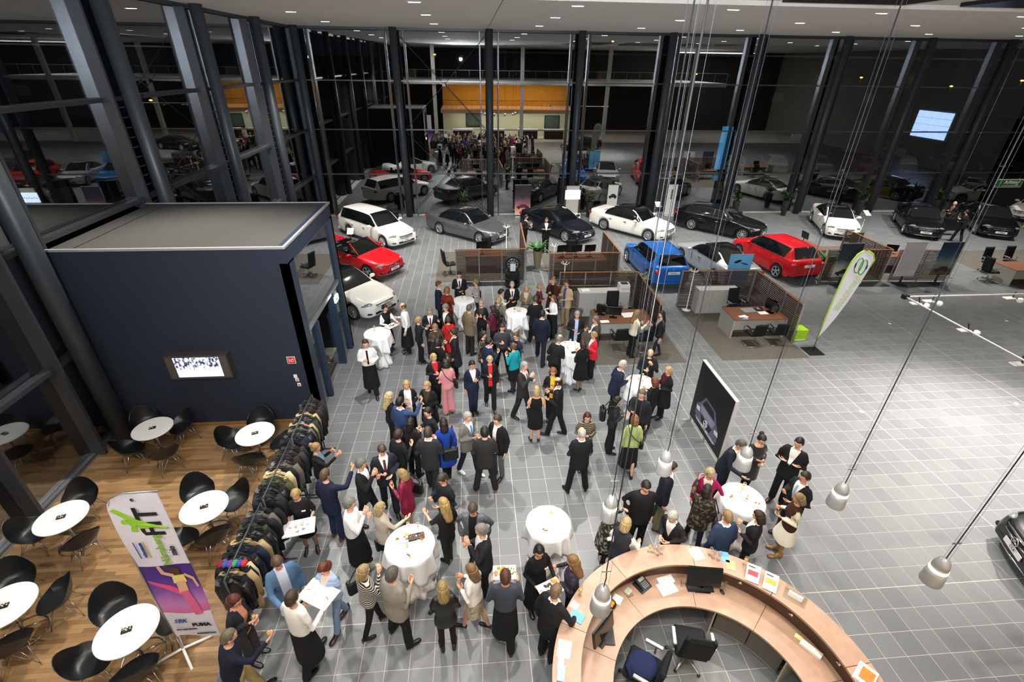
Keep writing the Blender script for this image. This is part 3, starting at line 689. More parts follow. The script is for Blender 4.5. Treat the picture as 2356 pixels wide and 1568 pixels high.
    link('star_emblem', share('star_emblem', lambda: star(MB(), (xf+.055, 0, .585), .085), CHROME), g)
    link('lower_intake', share('lower_intake', lambda: MB().box(xf-.08, -.5, .30, xf+.008, .5, .39), TRIMB), t)
    link('bumper_lip', share('bumper_lip', lambda: MB().tube([(xf-.22, -W2*.80, .25), (xf-.03, -W2*.5, .25), (xf+.0, 0, .25), (xf-.03, W2*.5, .25), (xf-.22, W2*.80, .25)], .018, 6), CHROME if detail else TRIMB), t)
    for rr, x, z in ((0, xf+.02, .42), (1, xr-.02, c['th']-.24 if kind != 'saloon' else c['th']-.24)):
        p = link('number_plate', share('number_plate%d' % rr, lambda: MB().box(x-.008, -.26, z-.055, x+.008, .26, z+.055), PLATE), t)
        if plate and detail:
            key = ('plate_text', plate)
            if key not in shared: shared[key] = text_mesh(plate, .085, 'plate_lettering'); shared[key].materials.append(TRIMB)
            o = link('plate_lettering', shared[key], p); o.matrix_local = Matrix.Translation((x+(.009 if not rr else -.009), 0, z)) @ (Matrix(((0, 0, 1), (1, 0, 0), (0, 1, 0))).to_4x4() if not rr else Matrix(((0, 0, -1), (-1, 0, 0), (0, 1, 0))).to_4x4())
    link('rear_bumper', share('rear_bumper', lambda: MB().tube([(xr+.2, -W2*.9, .33), (xr+.0, -W2*.55, .33), (xr-.02, 0, .33), (xr+.0, W2*.55, .33), (xr+.2, W2*.9, .33)], .06, 8), TRIMB if kind == 'suv' else color), t)
    link('rear_emblem', share('rear_emblem', lambda: star(MB(), (xr+.03, 0, c['th']-.10), .05, tilt=-.15), CHROME), t)
    if kind == 'cabrio':
        b = MB(); b.box(c['r0']+.05, -W2*.80, .35, c['w0'], W2*.80, .45); link('cabin_floor', b.mesh('cabin_floor', LEATH), t)
        for sy in (1, -1): link('door_lining', MB().box(c['r0']+.05, sy*W2*.80-.03, .4, c['w0'], sy*W2*.80+.03, c['belt']-.03).mesh('door_lining', LEATH), t)
        link('rear_bulkhead', MB().box(c['r0'], -W2*.8, .4, c['r0']+.1, W2*.8, c['th']-.02).mesh('rear_bulkhead', LEATH), t)
        link('dashboard', MB().bbox(c['w0']-.35, -W2*.8, .6, c['w0'], W2*.8, c['belt']-.02, .05).mesh('dashboard', LEATH), t)
        for sx_ in (-.35, -1.05):
            for sy in (.38, -.38):
                s = link('seat', None, t, (sx_, sy, .45)); MB().bbox(-.25, -.24, 0, .25, .24, .18, .05).build('cushion', LEATH, s)
                m = Matrix.Translation((-.25, 0, .12)) @ Matrix.Rotation(-.2, 4, 'Y'); MB().bbox(-.08, -.23, 0, .06, .23, .5 if sx_ > -.5 else .4, .05, mat=m).build('backrest', LEATH, s)
                MB().ell((-.37, 0, .68 if sx_ > -.5 else .56), (.06, .13, .09), 10, 6).build('headrest', LEATH, s)
        MB().tube([(c['w0']-.42+.06*math.sin(a), .38+.17*math.cos(a), .86+.16*math.sin(a)) for a in [2*PI*q/16 for q in range(17)]], .016, 6).build('steering_wheel', TRIMB, t)
        p0, p1 = Vector((c['w0']+.02, W2*.78, c['hood']-.02)), Vector((c['w1']+.05, W2*.62, c['H']-.06))
        q0, q1 = Vector((p0.x, -p0.y, p0.z)), Vector((p1.x, -p1.y, p1.z))
        MB().add([p0, q0, q1, p1, p0+Vector((-.012, 0, .005)), q0+Vector((-.012, 0, .005)), q1+Vector((-.012, 0, .005)), p1+Vector((-.012, 0, .005))], [(0, 1, 2, 3), (7, 6, 5, 4), (0, 4, 5, 1), (1, 5, 6, 2), (2, 6, 7, 3), (3, 7, 4, 0)]).build('windshield', pane_material('cabrio_glass', .10, (.35, .42, .40)), t)
        fr = MB(); fr.tube([p0, p1], .03, 6); fr.tube([q0, q1], .03, 6); fr.build('windshield_pillar', color, t); MB().tube([p1, q1], .028, 6).build('windshield_header', TRIMB, t)
        MB().bbox(xr+.30, -W2*.78, c['th']-.04, c['r0']+.02, W2*.78, c['th']+.05, .04).build('soft_top_cover', color, t)
    if door:
        d = link('open_door', None, t, (.80, W2*.97*door, 0)); d.rotation_euler = (0, 0, door*math.radians(-62) if False else math.radians(62*-door))
        b = MB(); b.ring_loft([[(-1.15, 0, .3), (0, 0, .3), (0, 0, .9), (-1.15, 0, .95)], [(-1.15, .06*door, .3), (0, .06*door, .3), (0, .05*door, .9), (-1.15, .05*door, .95)]], 0, True, False); b.build('door_skin', color, d)
        MB().tube([(0, .02*door, .9), (-.65, .0, 1.38), (-1.1, 0, 1.36), (-1.15, .02*door, .95)], .018, 6).build('window_frame', TRIMB, d)
        MB().add([(-.02, .02, .92), (-.64, 0, 1.36), (-1.09, 0, 1.35), (-1.13, .02, .96), (-.02, .03, .92), (-.64, .01, 1.36), (-1.09, .01, 1.35), (-1.13, .03, .96)], [(0, 1, 2, 3), (7, 6, 5, 4), (0, 4, 5, 1), (1, 5, 6, 2), (2, 6, 7, 3), (3, 7, 4, 0)]).build('door_window', CLEAR, d)
    return t
def by_wheels(pf, pr, kind, side):         # near-side front and rear wheel contact pixels; side -1: the right flank is seen
    f, r = P(*pf), P(*pr); h = (f-r).normalized(); left = Vector((-h.y, h.x, 0)); mid = (f+r)/2-left*(side*(CT[kind]['W']/2-.12))
    return (mid.x, mid.y), math.degrees(math.atan2(h.y, h.x))
def by_front_wheel(p, heading, kind, side):
    f = P(*p); a = math.radians(heading); h = Vector((math.cos(a), math.sin(a), 0)); left = Vector((-h.y, h.x, 0)); mid = f-h*(CT[kind]['wb']/2)-left*(side*(CT[kind]['W']/2-.12))
    return (mid.x, mid.y), heading
PWHITE = paint('white', '#ece9e0'); PRED = paint('red', '#b5101c'); PGREY = paint('grey', '#77787a', .7); PNAVY = paint('navy', '#10131d'); PBLACK = paint('black', '#0b0b0e')
PBLUE = paint('blue', '#1f62b4', .2); PSILV = paint('silver', '#b9bcbf', .5)
DARKROOF = M('glass_roof', '#0c0d0f', .12, 0, 0, coat=1)
car('estate', 'white estate car parked by the navy room, tyres stacked behind it', PWHITE, *by_wheels((884, 569.3), (809, 543.4), 'estate', -1), spokes=10, plate='E-Klasse', bars=3)
car('cabrio', 'red open-top cabriolet between two white cars', PRED, *by_front_wheel((850, 641), -33, 'cabrio', -1), spokes=5, plate='E-Klasse')
car('coupe', 'white coupe with dark glass roof beside the navy room doorway', PWHITE, *by_front_wheel((818, 734), -37, 'coupe', -1), spokes=10, roof=DARKROOF)
car('saloon', 'metallic grey saloon with black roof panel', PGREY, *by_wheels((1103.6, 561), (1015.3, 538), 'saloon', -1), spokes=10, roof=DARKROOF, plate='E-Klasse', bars=3)
car('coupe', 'dark navy coupe behind two standing men', PNAVY, *by_front_wheel((1301, 557), -54, 'coupe', -1), spokes=10, roof=DARKROOF, plate='S-Klasse')
car('saloon', 'long white luxury saloon with black roof and multi-spoke wheels', PWHITE, *by_wheels((1494, 555.5), (1385, 527), 'saloon', -1), spokes=14, roof=DARKROOF, plate='S-Klasse', bars=3)
car('shooting', 'black shooting brake with chrome window line', PBLACK, *by_wheels((1704, 552.7), (1589, 528), 'shooting', -1), spokes=10, roof=PBLACK, plate='CLS')
car('hatch', 'bright blue hatchback seen from behind', PBLUE, (8.25, 20.35), 92, spokes=5, plate='A-Klasse')
car('coupe', 'silver white coupe with black roof between blue and red cars', PSILV, (11.05, 20.35), 98, spokes=5, roof=DARKROOF)
car('suv', 'red compact crossover seen from behind', PRED, (14.2, 20.85), 99, spokes=5, plate='GLA')
car('coupe', 'white coupe facing the camera near the right glass bays', PWHITE, *by_front_wheel((1892, 541), -111, 'coupe', -1), spokes=5, roof=DARKROOF, plate='C-Klasse')
car('saloon', 'black saloon with its left front door standing open', PBLACK, *by_front_wheel((2077, 538), -121, 'saloon', -1), spokes=5, roof=PBLACK, plate='C-Klasse', bars=3, door=1)
car('saloon', 'black saloon at the far right beside a man in black', PBLACK, *by_front_wheel((2242, 538), -119, 'saloon', -1), spokes=5, roof=DARKROOF, plate='C-Klasse')
car('coupe', 'black car front cut off by the right frame edge on the bright floor', PBLACK, (12.15, 4.35), 158, spokes=10, roof=DARKROOF, plate='CLA')
car('hatch', 'white electric car with yellow charging cable at the right frame edge', PWHITE, (36.4, 28.4), 200, spokes=5)
# parked cars outside in the dark
OUT = [('estate', PWHITE, 17.6, 35.2, 62, 'white estate outside behind the potted plants'), ('saloon', PBLACK, 22.0, 35.0, 62, 'black saloon outside, second left of the yellow car'), ('saloon', PNAVY, 26.4, 35.0, 62, 'navy saloon outside just left of the yellow car'), ('hatch', paint('yellow', '#d8b010'), 30.0, 34.9, 62, 'yellow hatchback parked outside behind a potted plant'), ('suv', PBLACK, 33.6, 35.0, 62, 'dark off-roader outside right of the yellow car'), ('saloon', PBLACK, 38.0, 35.2, 62, 'black saloon outside behind the rightmost plant'),
       ('hatch', PWHITE, 23.6, 44.0, 70, 'white hatchback outside in the second row, leftmost'), ('suv', PWHITE, 27.4, 44.0, 70, 'white van-like car outside in the second row'), ('saloon', PSILV, 31.6, 44.2, 70, 'silver saloon outside in the second row'), ('saloon', PRED, 35.8, 43.6, 70, 'dark red saloon outside in the second row'), ('hatch', PSILV, 40.0, 44.4, 70, 'silver hatchback outside in the second row near the white flag'), ('suv', PSILV, 44.6, 44.4, 70, 'pale crossover outside in the second row at the right'), ('estate', PBLACK, 49.0, 44.6, 70, 'black estate outside in the second row, rightmost'),
       ('saloon', PBLACK, 40.0, 53.5, 75, 'black saloon outside in the third row'), ('saloon', PSILV, 46.0, 53.5, 75, 'silver saloon outside in the third row'), ('hatch', PWHITE, 8.6, 34.6, 100, 'white hatchback outside behind the pale narrow poster')]
for kd, pm_, x, y, hd, lb in OUT:
    car(kd, lb, pm_, (x, y), hd, spokes=5, group='cars parked outside', detail=False).location.z = -.02
alight((30, 40, 9), 30, 6, 260, (1, .9, .75))  # added fill over the open car park for the parked cars, no fixture
alight((12, 42, 9), 20, 6, 80, (1, .9, .75))  # second added fill, further left outside
# ------------------------------------------------------------------ people
_CL = {}
def cloth(col, pat='plain', col2='#e8e6e0'):
    k = (col, pat, col2)
    if k in _CL: return _CL[k]
    if pat == 'plain': m = M('cloth', col, .85, 0, .18, 90, .25, spec=.25)
    elif pat == 'leather': m = M('leather', col, .42, 0, .2, 60, .3)
    elif pat == 'velvet':
        m = M('velvet', col, .8, 0, .3, 60, .2); m.node_tree.nodes['Principled BSDF'].inputs['Sheen Weight'].default_value = .3
    else:
        m, nt, b = nodes('cloth_'+pat); tc = nd(nt, 'TexCoord'); r = nd(nt, 'ValToRGB')
        r.color_ramp.elements[0].color = (*lin(col), 1); r.color_ramp.elements[1].color = (*lin(col2), 1); r.color_ramp.interpolation = 'CONSTANT'
        if pat in ('hstripe', 'vstripe'):
            t = nd(nt, 'TexWave'); t.bands_direction = 'Z' if pat == 'hstripe' else 'X'; t.inputs['Scale'].default_value = 8 if pat == 'hstripe' else 22; t.inputs['Distortion'].default_value = 1.0; r.color_ramp.elements[1].position = .62 if pat == 'hstripe' else .75
        elif pat == 'floral':
            t = nd(nt, 'TexNoise'); t.inputs['Scale'].default_value = 18; t.inputs['Detail'].default_value = 3; r.color_ramp.elements[1].position = .55
        elif pat == 'quilt':
            t = nd(nt, 'TexWave'); t.bands_direction = 'Z'; t.inputs['Scale'].default_value = 5; r.color_ramp.interpolation = 'LINEAR'
        else:
            t = nd(nt, 'TexNoise'); t.inputs['Scale'].default_value = 120; t.inputs['Detail'].default_value = 4; r.color_ramp.interpolation = 'LINEAR'
        nt.links.new(tc.outputs['Object'], t.inputs['Vector']); nt.links.new(t.outputs[0], r.inputs[0]); nt.links.new(r.outputs[0], b.inputs['Base Color']); b.inputs['Roughness'].default_value = .85
    _CL[k] = m; return m
SKINS = [M('skin', c, .5, 0, .06, 30) for c in ('#d9a488', '#e2b196', '#cf9677')]
EYEW = M('eye_white', '#e9e6e0', .3, 0, 0); LIPS = M('lips', '#a8504a', .5, 0, 0); IRIS = M('iris', '#2a2019', .3, 0, 0)
def hairm(col):
    key = ('hair', col)
    if key in _M: return _M[key]
    c = [int(col[i:i+2], 16)/255 for i in (1, 3, 5)]; g = sum(c)/3; c = [(v*.8+g*.2)*.88 for v in c]; l = lin(c)
    m, nt, b = nodes('hair'); tc = nd(nt, 'TexCoord'); mp = nd(nt, 'Mapping'); mp.inputs['Scale'].default_value = (95, 95, 9); nz = nd(nt, 'TexNoise'); nz.inputs['Scale'].default_value = 1; nz.inputs['Detail'].default_value = 3
    r = nd(nt, 'ValToRGB'); r.color_ramp.elements[0].position = .32; r.color_ramp.elements[1].position = .68; r.color_ramp.elements[0].color = (*[v*.38 for v in l], 1); r.color_ramp.elements[1].color = (*[min(1, v*1.25) for v in l], 1)
    nt.links.new(tc.outputs['Object'], mp.inputs[0]); nt.links.new(mp.outputs[0], nz.inputs['Vector']); nt.links.new(nz.outputs[0], r.inputs[0]); nt.links.new(r.outputs[0], b.inputs['Base Color']); b.inputs['Roughness'].default_value = .5
    bp = nd(nt, 'Bump'); bp.inputs['Strength'].default_value = .7; bp.inputs['Distance'].default_value = .01; nt.links.new(nz.outputs[0], bp.inputs['Height']); nt.links.new(bp.outputs[0], b.inputs['Normal'])
    _M[key] = m; return m
def head_parts(mb, at, rot, sex):
    n, k = 20, 14; rings = []
    a, b, c = (.076, .098, .118) if sex == 'm' else (.071, .092, .113)
    T = lambda v: at+rot @ Vector(v)
    for j in range(k+1):
        th = -PI/2+PI*(.02+.96*j/k); ring = []
        for i in range(n):
            ph = 2*PI*i/n; x, y, z = a*math.cos(th)*math.cos(ph), b*math.cos(th)*math.sin(ph), c*math.sin(th)
            if z < -.015:
                t = min(1, (-.015-z)/.1); x *= 1-.22*t; y = y*(1-.12*t)+.016*t
                if y < 0: y *= 1-.3*t
            if y > .05 and -.02 < z < .02 and .015 < abs(x) < .05: y -= .006
            ring.append(T((x, y, z)))
        rings.append(ring)
    mb.ring_loft(rings, 0)
    mb.add([T(v) for v in ((-.012, b*.88, -.033), (.012, b*.88, -.033), (0, b+.016, -.028), (0, b*.95, .014), (-.008, b*.9, .01), (.008, b*.9, .01))], [(0, 2, 3, 4), (2, 1, 5, 3), (0, 1, 2)], 0, True)
    R3 = rot
    for s in (-1, 1):
        mb.ell(T((s*.030, b*.885, .003)), (.014, .006, .0065), 8, 5, 1, R3); mb.ell(T((s*.030, b*.885+.005, .003)), (.0062, .0045, .0062), 8, 5, 2, R3)
        mb.ell(T((s*.031, b*.87+.006, .021)), (.018, .006, .0035), 8, 4, 4, R3); mb.ell(T((s*(a+.001), -.006, -.008)), (.011, .02, .031), 8, 6, 0, R3)
    mb.ell(T((0, b*.83+.012, -.060)), (.021, .008, .0065), 10, 5, 3, R3)
HAIRSTY = {'short': (.010, 36, None), 'full': (.015, 34, None), 'thin': (.008, 46, None), 'bald': (.009, None, None), 'bob': (.013, 36, .12), 'long': (.012, 36, .30), 'longw': (.016, 37, .34), 'mid': (.013, 36, .19), 'curly': (.024, 35, .09), 'updo': (.012, 37, None), 'pony': (.014, 38, None), 'pixie': (.014, 33, .05)}
def hair_mesh(style, sex):
    t, line, L = HAIRSTY[style]; mb = MB(); n, k = 26, 18; rings = []
    a, b, c = (.076, .098, .118) if sex == 'm' else (.071, .092, .113); rnd = random.Random(hash(style) % 97 if False else len(style)*7)
    for j in range(k+1):
        el = -PI/2+PI*(.02+.96*j/k); ring = []
        for i in range(n):
            ph = 2*PI*i/n; dx, dy, dz = math.cos(el)*math.cos(ph), math.cos(el)*math.sin(ph), math.sin(el)
            az = abs(math.degrees(math.atan2(dx, dy))); e = math.degrees(el)
            if line is None: inz = az > 62 and -32 < e < 34
            else:
                lim = line if az < 48 else (line-(az-48)*(line+24)/45 if az < 93 else -24-min(18, (az-93)*.4)); inz = e > lim
                if style == 'thin' and e > 62 and az < 150 and False: inz = False
            tt = t*(1.2 if e > 20 else 1.0) if inz else -.006
            if inz and style in ('curly', 'longw', 'pixie', 'full'): tt *= .75+.55*rnd.random()
            elif inz: tt *= .92+.16*rnd.random()
            x, y, z = (a+tt)*dx, (b+tt)*dy-(.004 if inz else 0), (c+tt*.9)*dz
            if z < -.015 and not inz: x *= .72; y *= .6
            ring.append((x, y, z))
        rings.append(ring)
    mb.ring_loft(rings, 0)
    if L:
        steps = 7; rr = []
        for q in range(steps+1):
            z = .035-(L+.035)*q/steps; f = q/steps
            w = (a+t*1.15)*(1.0+.10*math.sin(PI*f))*(1-.18*f if L > .2 else 1-.05*f); d = (b+t)*(1-.12*f); th_ = .026+.012*math.sin(PI*f)
            m_ = 13; out, inn = [], []
            for s in range(m_):
                ang = math.radians(-28-(180-56+0)*0)+math.radians(-152+304*0)*0
                ang = math.radians(18)-math.radians(216)*s/(m_-1)
                if style in ('long', 'longw', 'mid') and f > .5: ang = math.radians(18-26*(f-.5)*2)-math.radians(216-52*(f-.5)*2)*s/(m_-1)
                wob = 1+(.07*math.sin(s*2.3+q*1.7) if style in ('longw', 'curly') else .015*math.sin(s*3+q))
                cx, cy = math.cos(ang), math.sin(ang)
                out.append((w*wob*cx, d*wob*cy-.008-.02*f, z)); inn.append(((w-th_)*cx, (d-th_)*cy-.008-.02*f, z))
            rr.append(out+inn[::-1])
        mb.ring_loft([r[::-1] for r in rr], 0)
    if style == 'updo': mb.ell((0, -.10, .06), (.05, .045, .05), 12, 8)
    if style == 'pony': mb.tube([(0, -.10, .02), (0, -.14, -.04), (0, -.13, -.16), (0, -.12, -.22)], [.026, .034, .03, .012], 8)
    return mb
ARM = {  # elbow, wrist offsets from the shoulder (x outward, y forward, z up), finger curl
 'down': ((.055, -.03, -.285), (.050, .05, -.535), .45), 'back': ((.09, -.13, -.25), (-.09, -.17, -.47), .6), 'pocket': ((.115, -.10, -.255), (.035, .03, -.49), .8),
 'hold': ((.065, .00, -.285), (-.075, .235, -.175), 1.1), 'holdl': ((.07, -.02, -.285), (-.085, .20, -.295), .9), 'holdh': ((.06, .06, -.28), (-.02, .27, -.06), 1.1),
 'face': ((.045, .13, -.255), (-.11, .235, .015), 1.0), 'cross': ((.085, .05, -.265), (-.235, .165, -.20), .6), 'reach': ((.04, .16, -.235), (-.02, .40, -.25), .7),
 'tray': ((.075, .0, -.285), (.02, .27, -.26), .9), 'raise': ((.06, .22, -.13), (.02, .42, .06), 1.0), 'side': ((.15, .0, -.25), (.20, .12, -.46), .6), 'lean': ((.12, .10, -.24), (.06, .32, -.33), .4), 'point': ((.10, .12, -.22), (.0, .33, -.13), .8)}
LEG = {'stand': ((-.10, .0, 8), (.10, .0, -8)), 'wide': ((-.21, .0, 14), (.21, .0, -14)), 'step': ((-.09, .20, 4), (.09, -.20, -4)), 'close': ((-.055, .0, 6), (.055, .03, -6)), 'stride': ((-.14, .30, 4), (.13, -.28, -14)), 'shift': ((-.12, .05, 14), (.09, -.04, -4))}
def vtube(mb, pts, rs, n=10):
    # tube with rounded ends, closed, for voxel union
    pts = [Vector(p) for p in pts]; d0 = (pts[0]-pts[1]).normalized(); d1 = (pts[-1]-pts[-2]).normalized()
    P_ = [pts[0]+d0*rs[0]*.9, pts[0]+d0*rs[0]*.6]+pts+[pts[-1]+d1*rs[-1]*.6, pts[-1]+d1*rs[-1]*.9]; R_ = [rs[0]*.3, rs[0]*.8]+list(rs)+[rs[-1]*.8, rs[-1]*.3]
    mb.tube(P_, R_, n)
def eloft(mb, rings, T, n=18):
    out = []
    for z, rx, ry, oy in rings: out.append([T(Vector((rx*math.cos(2*PI*k/n), ry*math.sin(2*PI*k/n)+oy, z))) for k in range(n)])
    mb.ring_loft(out)
def mid(a, b, t): return a+(b-a)*t
JOBS = []
def job(mb, vox, it):
    me = mb.mesh('tmp', STEEL); o = bpy.data.objects.new('tmp', me); COL.objects.link(o)
    r = o.modifiers.new('r', 'REMESH'); r.mode = 'VOXEL'; r.voxel_size = vox; r.use_smooth_shade = True
    s = o.modifiers.new('s', 'SMOOTH'); s.factor = .5; s.iterations = it
    JOBS.append(o); return o
def hand(mb, w, d, side, curl, palm):
    y = d.normalized(); z = (palm-y*palm.dot(y)).normalized(); x = y.cross(z)
    def Q(v): return w+x*v[0]+y*v[1]+z*v[2]
    rings = []
    for yy, wx, wz in ((-.015, .024, .019), (.02, .034, .017), (.06, .042, .015), (.088, .040, .012)):
        rings.append([Q((wx*math.cos(2*PI*q/8), yy, wz*math.sin(2*PI*q/8))) for q in range(8)])
    mb.ring_loft(rings, 0)
    for i, (fx, ln) in enumerate(((-.030, .060), (-.010, .075), (.010, .080), (.030, .072))):
        a = curl; p = Vector((fx, .082, 0)); pts = [Q(p)]
        for s_ in range(3):
            a2 = curl*(.45+.45*s_); p = p+Vector((0, math.cos(a2), math.sin(a2)))*(ln/3); pts.append(Q(p))
        mb.tube(pts, [.0092, .0088, .008, .006], 6)
    sx = .036*side; p = Vector((sx*.8, .02, .004)); mb.tube([Q(p), Q(p+Vector((.022*side, .026, .012))), Q(p+Vector((.022*side, .054, .026))), Q(p+Vector((.012*side, .074, .036)))], [.012, .011, .0095, .007], 6)
    return Q((0, .075, .03)), y, z, x
PEOPLE = []
GEO = {}
def person_geo(sex, aL, aR, legs, lean, top, bottom, bulk, hy, hp, short):
    key = (sex, aL, aR, legs, lean, top, bottom, bulk, hy, hp, short)
    if key in GEO: return GEO[key]
    m = sex == 'm'; base = 1.76 if m else 1.68; k = base/1.76
    hipz = .93*k; hip = Vector((0, 0, hipz)); Rl = Matrix.Rotation(-math.radians(lean), 3, 'X')
    off = Vector((0, -.5*math.sin(math.radians(lean))*.35, 0))
    def T(v): return hip+off+Rl @ (Vector(v)-hip)
    G = {'base': base, 'T': (hip, off, Rl)}
    shw = .185 if m else .158
    body, tp, bt = MB(), MB(), MB()
    bk = bulk
    # torso core
    eloft(body, [(z*k, rx*bk, ry*bk, 0) for z, rx, ry in ((.86, .13, .10), (.95, .15, .105), (1.08, .125, .09), (1.25, .15, .10), (1.38, .155, .09), (1.45, .09, .065), (1.50, .05, .05), (1.56, .045, .05))], T)
    # arms
    G['hands'] = []; wr = []
    for s, an in ((-1, aL), (1, aR)):
        e, w, cu = ARM[an]; sh = T((s*shw, -.005, 1.415*k)); fl = lambda v: Rl @ Vector((s*v[0], v[1], v[2]))*k
        el = sh+fl(e); ws = sh+fl(w); wr.append((s, sh, el, ws, cu))
        bare = short or top == 'dress'
        ar = [.046, .042, .036, .036, .026] if bare else [.030, .030, .026, .026, .024]
        vtube(body, [sh+Vector((-s*.03, 0, -.02)), mid(sh, el, .5), el, mid(el, ws, .35), ws], ar)
    hands = MB()
    for s, sh, el, ws, cu in wr:
        d = (ws-el).normalized(); dd = d
        G['hands'].append(hand(hands, ws+d*.02, dd, -s if False else s*-1, cu, Vector((-s*.8, .1, .25)) if abs(d.z) > .6 else Vector((-s*.55, 0, .55))))
    # legs
    feet = []
    for s, (fx, fy, fa) in zip((-1, 1), LEG[legs]):
        hp_ = Vector((s*.088*k, 0, .90*k)); an = Vector((fx*k, fy*k-.02, .075)); kn = mid(hp_, an, .5)+Vector((0, .03, .01)); feet.append((fx*k, fy*k, fa))
        vtube(body, [hp_, mid(hp_, kn, .5), kn, mid(kn, an, .3)+Vector((0, -.012, 0)), an], [.078, .07, .05, .052, .032] if bottom not in ('trousers', 'jeans', 'slim', 'apron', 'wide') else [.05, .045, .035, .034, .03])
        if bottom in ('trousers', 'jeans', 'slim', 'apron', 'wide'):
            r = {'trousers': (.098, .083, .074, .072), 'jeans': (.094, .076, .064, .060), 'slim': (.088, .072, .058, .050), 'apron': (.095, .08, .072, .07), 'wide': (.096, .085, .085, .095)}[bottom]
            if not m: r = tuple(q*.93 for q in r)
            vtube(bt, [hp_+Vector((0, 0, .03)), mid(hp_, kn, .5), kn, mid(kn, an, .55), Vector((an.x, an.y+.01, .095))], [r[0]*bk, r[1]*bk, r[2], mid(r[2], r[3], .5), r[3]], 12)
    if bottom in ('trousers', 'jeans', 'slim', 'apron', 'wide'): eloft(bt, [(z*k, rx*bk, ry*bk, oy) for z, rx, ry, oy in ((.84, .15, .105, 0), (.93, .172, .122, -.008), (1.03, .155, .11, 0), (1.07, .148, .105, 0))], lambda v: v if lean < 12 else T(v))
    if bottom == 'apron': eloft(bt, [(z*k, rx*bk, ry*bk, oy) for z, rx, ry, oy in ((.26, .225, .19, .02), (.5, .21, .175, .015), (.8, .19, .145, .005), (.95, .178, .13, 0), (1.04, .16, .115, 0))], lambda v: v+Vector((0, off.y*.5, 0)))
    if bottom in ('skirt', 'longskirt', 'flare', 'mini'):
        h0, fl_ = {'skirt': (.50, 1.06), 'longskirt': (.24, 1.35), 'flare': (.52, 1.55), 'mini': (.62, 1.02)}[bottom]
        eloft(bt, [(h0*k, .17*fl_, .135*fl_, 0), (mid(h0, .86, .5)*k, .172*(1+(fl_-1)*.6), .13*(1+(fl_-1)*.6), 0), (.90*k, .175, .128, -.01), (1.03*k, .145, .10, 0), (1.07*k, .138, .096, 0)], lambda v: v)
    # tops
    f = not m
    if m: R0 = {'suit': ((.755, .198, .138), (.93, .192, .134), (1.08, .178, .124), (1.25, .198, .132), (1.37, .196, .118), (1.44, .150, .092), (1.485, .072, .068)),
                'sweater': ((.86, .178, .125), (.95, .182, .13), (1.08, .172, .122), (1.25, .188, .125), (1.37, .188, .112), (1.44, .142, .088), (1.485, .068, .064)),
                'shirt': ((.95, .170, .12), (1.0, .176, .126), (1.10, .175, .125), (1.25, .188, .126), (1.37, .188, .112), (1.44, .142, .088), (1.485, .066, .062))}
    else: R0 = {'blazer': ((.80, .185, .132), (.92, .180, .128), (1.08, .146, .104), (1.22, .160, .128), (1.30, .166, .132), (1.39, .160, .100), (1.45, .118, .078), (1.485, .06, .058)),
                'sweater': ((.88, .176, .124), (.95, .174, .124), (1.08, .150, .106), (1.22, .160, .128), (1.30, .164, .130), (1.39, .158, .098), (1.45, .116, .076), (1.485, .06, .058)),
                'coat': ((.50, .235, .19), (.72, .215, .165), (.92, .19, .138), (1.08, .155, .112), (1.22, .168, .13), (1.30, .172, .134), (1.39, .166, .104), (1.45, .122, .082), (1.49, .07, .066)),
                'tunic': ((.68, .195, .145), (.92, .182, .13), (1.08, .156, .11), (1.22, .162, .128), (1.30, .166, .13), (1.39, .16, .10), (1.45, .118, .078), (1.485, .06, .058)),
                'dress': ((.50, .195, .15), (.70, .19, .14), (.92, .178, .128), (1.08, .143, .10), (1.22, .158, .126), (1.30, .162, .128), (1.39, .155, .096), (1.44, .118, .078)),
                'vest': ((.80, .185, .132), (.92, .180, .128), (1.08, .150, .106), (1.22, .162, .128), (1.30, .167, .132), (1.39, .160, .100), (1.45, .118, .078), (1.485, .06, .058))}
    kind = top if top in R0 else ('suit' if m else 'sweater')
    rs_ = [(z*k, rx*bk, ry*bk, .012 if (f and 1.2 < z < 1.32) else 0) for z, rx, ry in R0[kind]]
    eloft(tp, [r for r in rs_ if True], lambda v: T(v) if v.z > .9*k else Vector((v.x, v.y+off.y, v.z)))
    sl = {'suit': (.068, .06, .053, .044), 'coat': (.062, .056, .05, .046)}.get(kind, (.062, .054, .047, .038) if m else (.056, .048, .042, .035))
    for s, sh, el, ws, cu in wr:
        if kind == 'dress' and short: continue
        end = mid(el, ws, -.15 if short == 2 else (.25 if short else .94)) if short != 2 else mid(sh, el, .7)
        if short == 2: vtube(tp, [sh+Vector((-s*.03, 0, 0)), mid(sh, el, .35), end], [sl[0], sl[1], sl[1]*.98], 12)
        else: vtube(tp, [sh+Vector((-s*.035, 0, .0)), mid(sh, el, .45), el, mid(el, end, .5), end], [sl[0], sl[1], sl[2], mid(sl[2], sl[3], .5), sl[3]], 12)
    G['jb'] = job(body, .026, 3); G['jt'] = job(tp, .021, 3); G['jt_kind'] = kind
    G['jbt'] = job(bt, .023, 3) if bt.v else None
    G['hands_mb'] = hands; G['feet'] = feet; G['k'] = k
    hc = T((0, .012, base-.118)); hr = Rl @ Matrix.Rotation(-math.radians(hy), 3, 'Z') @ Matrix.Rotation(-math.radians(hp), 3, 'X')
    if lean > 15: hr = Matrix.Rotation(-math.radians(lean*.5), 3, 'X') @ Matrix.Rotation(-math.radians(hy), 3, 'Z') @ Matrix.Rotation(-math.radians(hp), 3, 'X')
    G['head'] = (hc+Vector((0, .0, .0)), hr); G['top'] = hc+hr @ Vector((0, 0, .118)); G['wr'] = wr
    GEO[key] = G; return G
SHOE_CACHE = {}
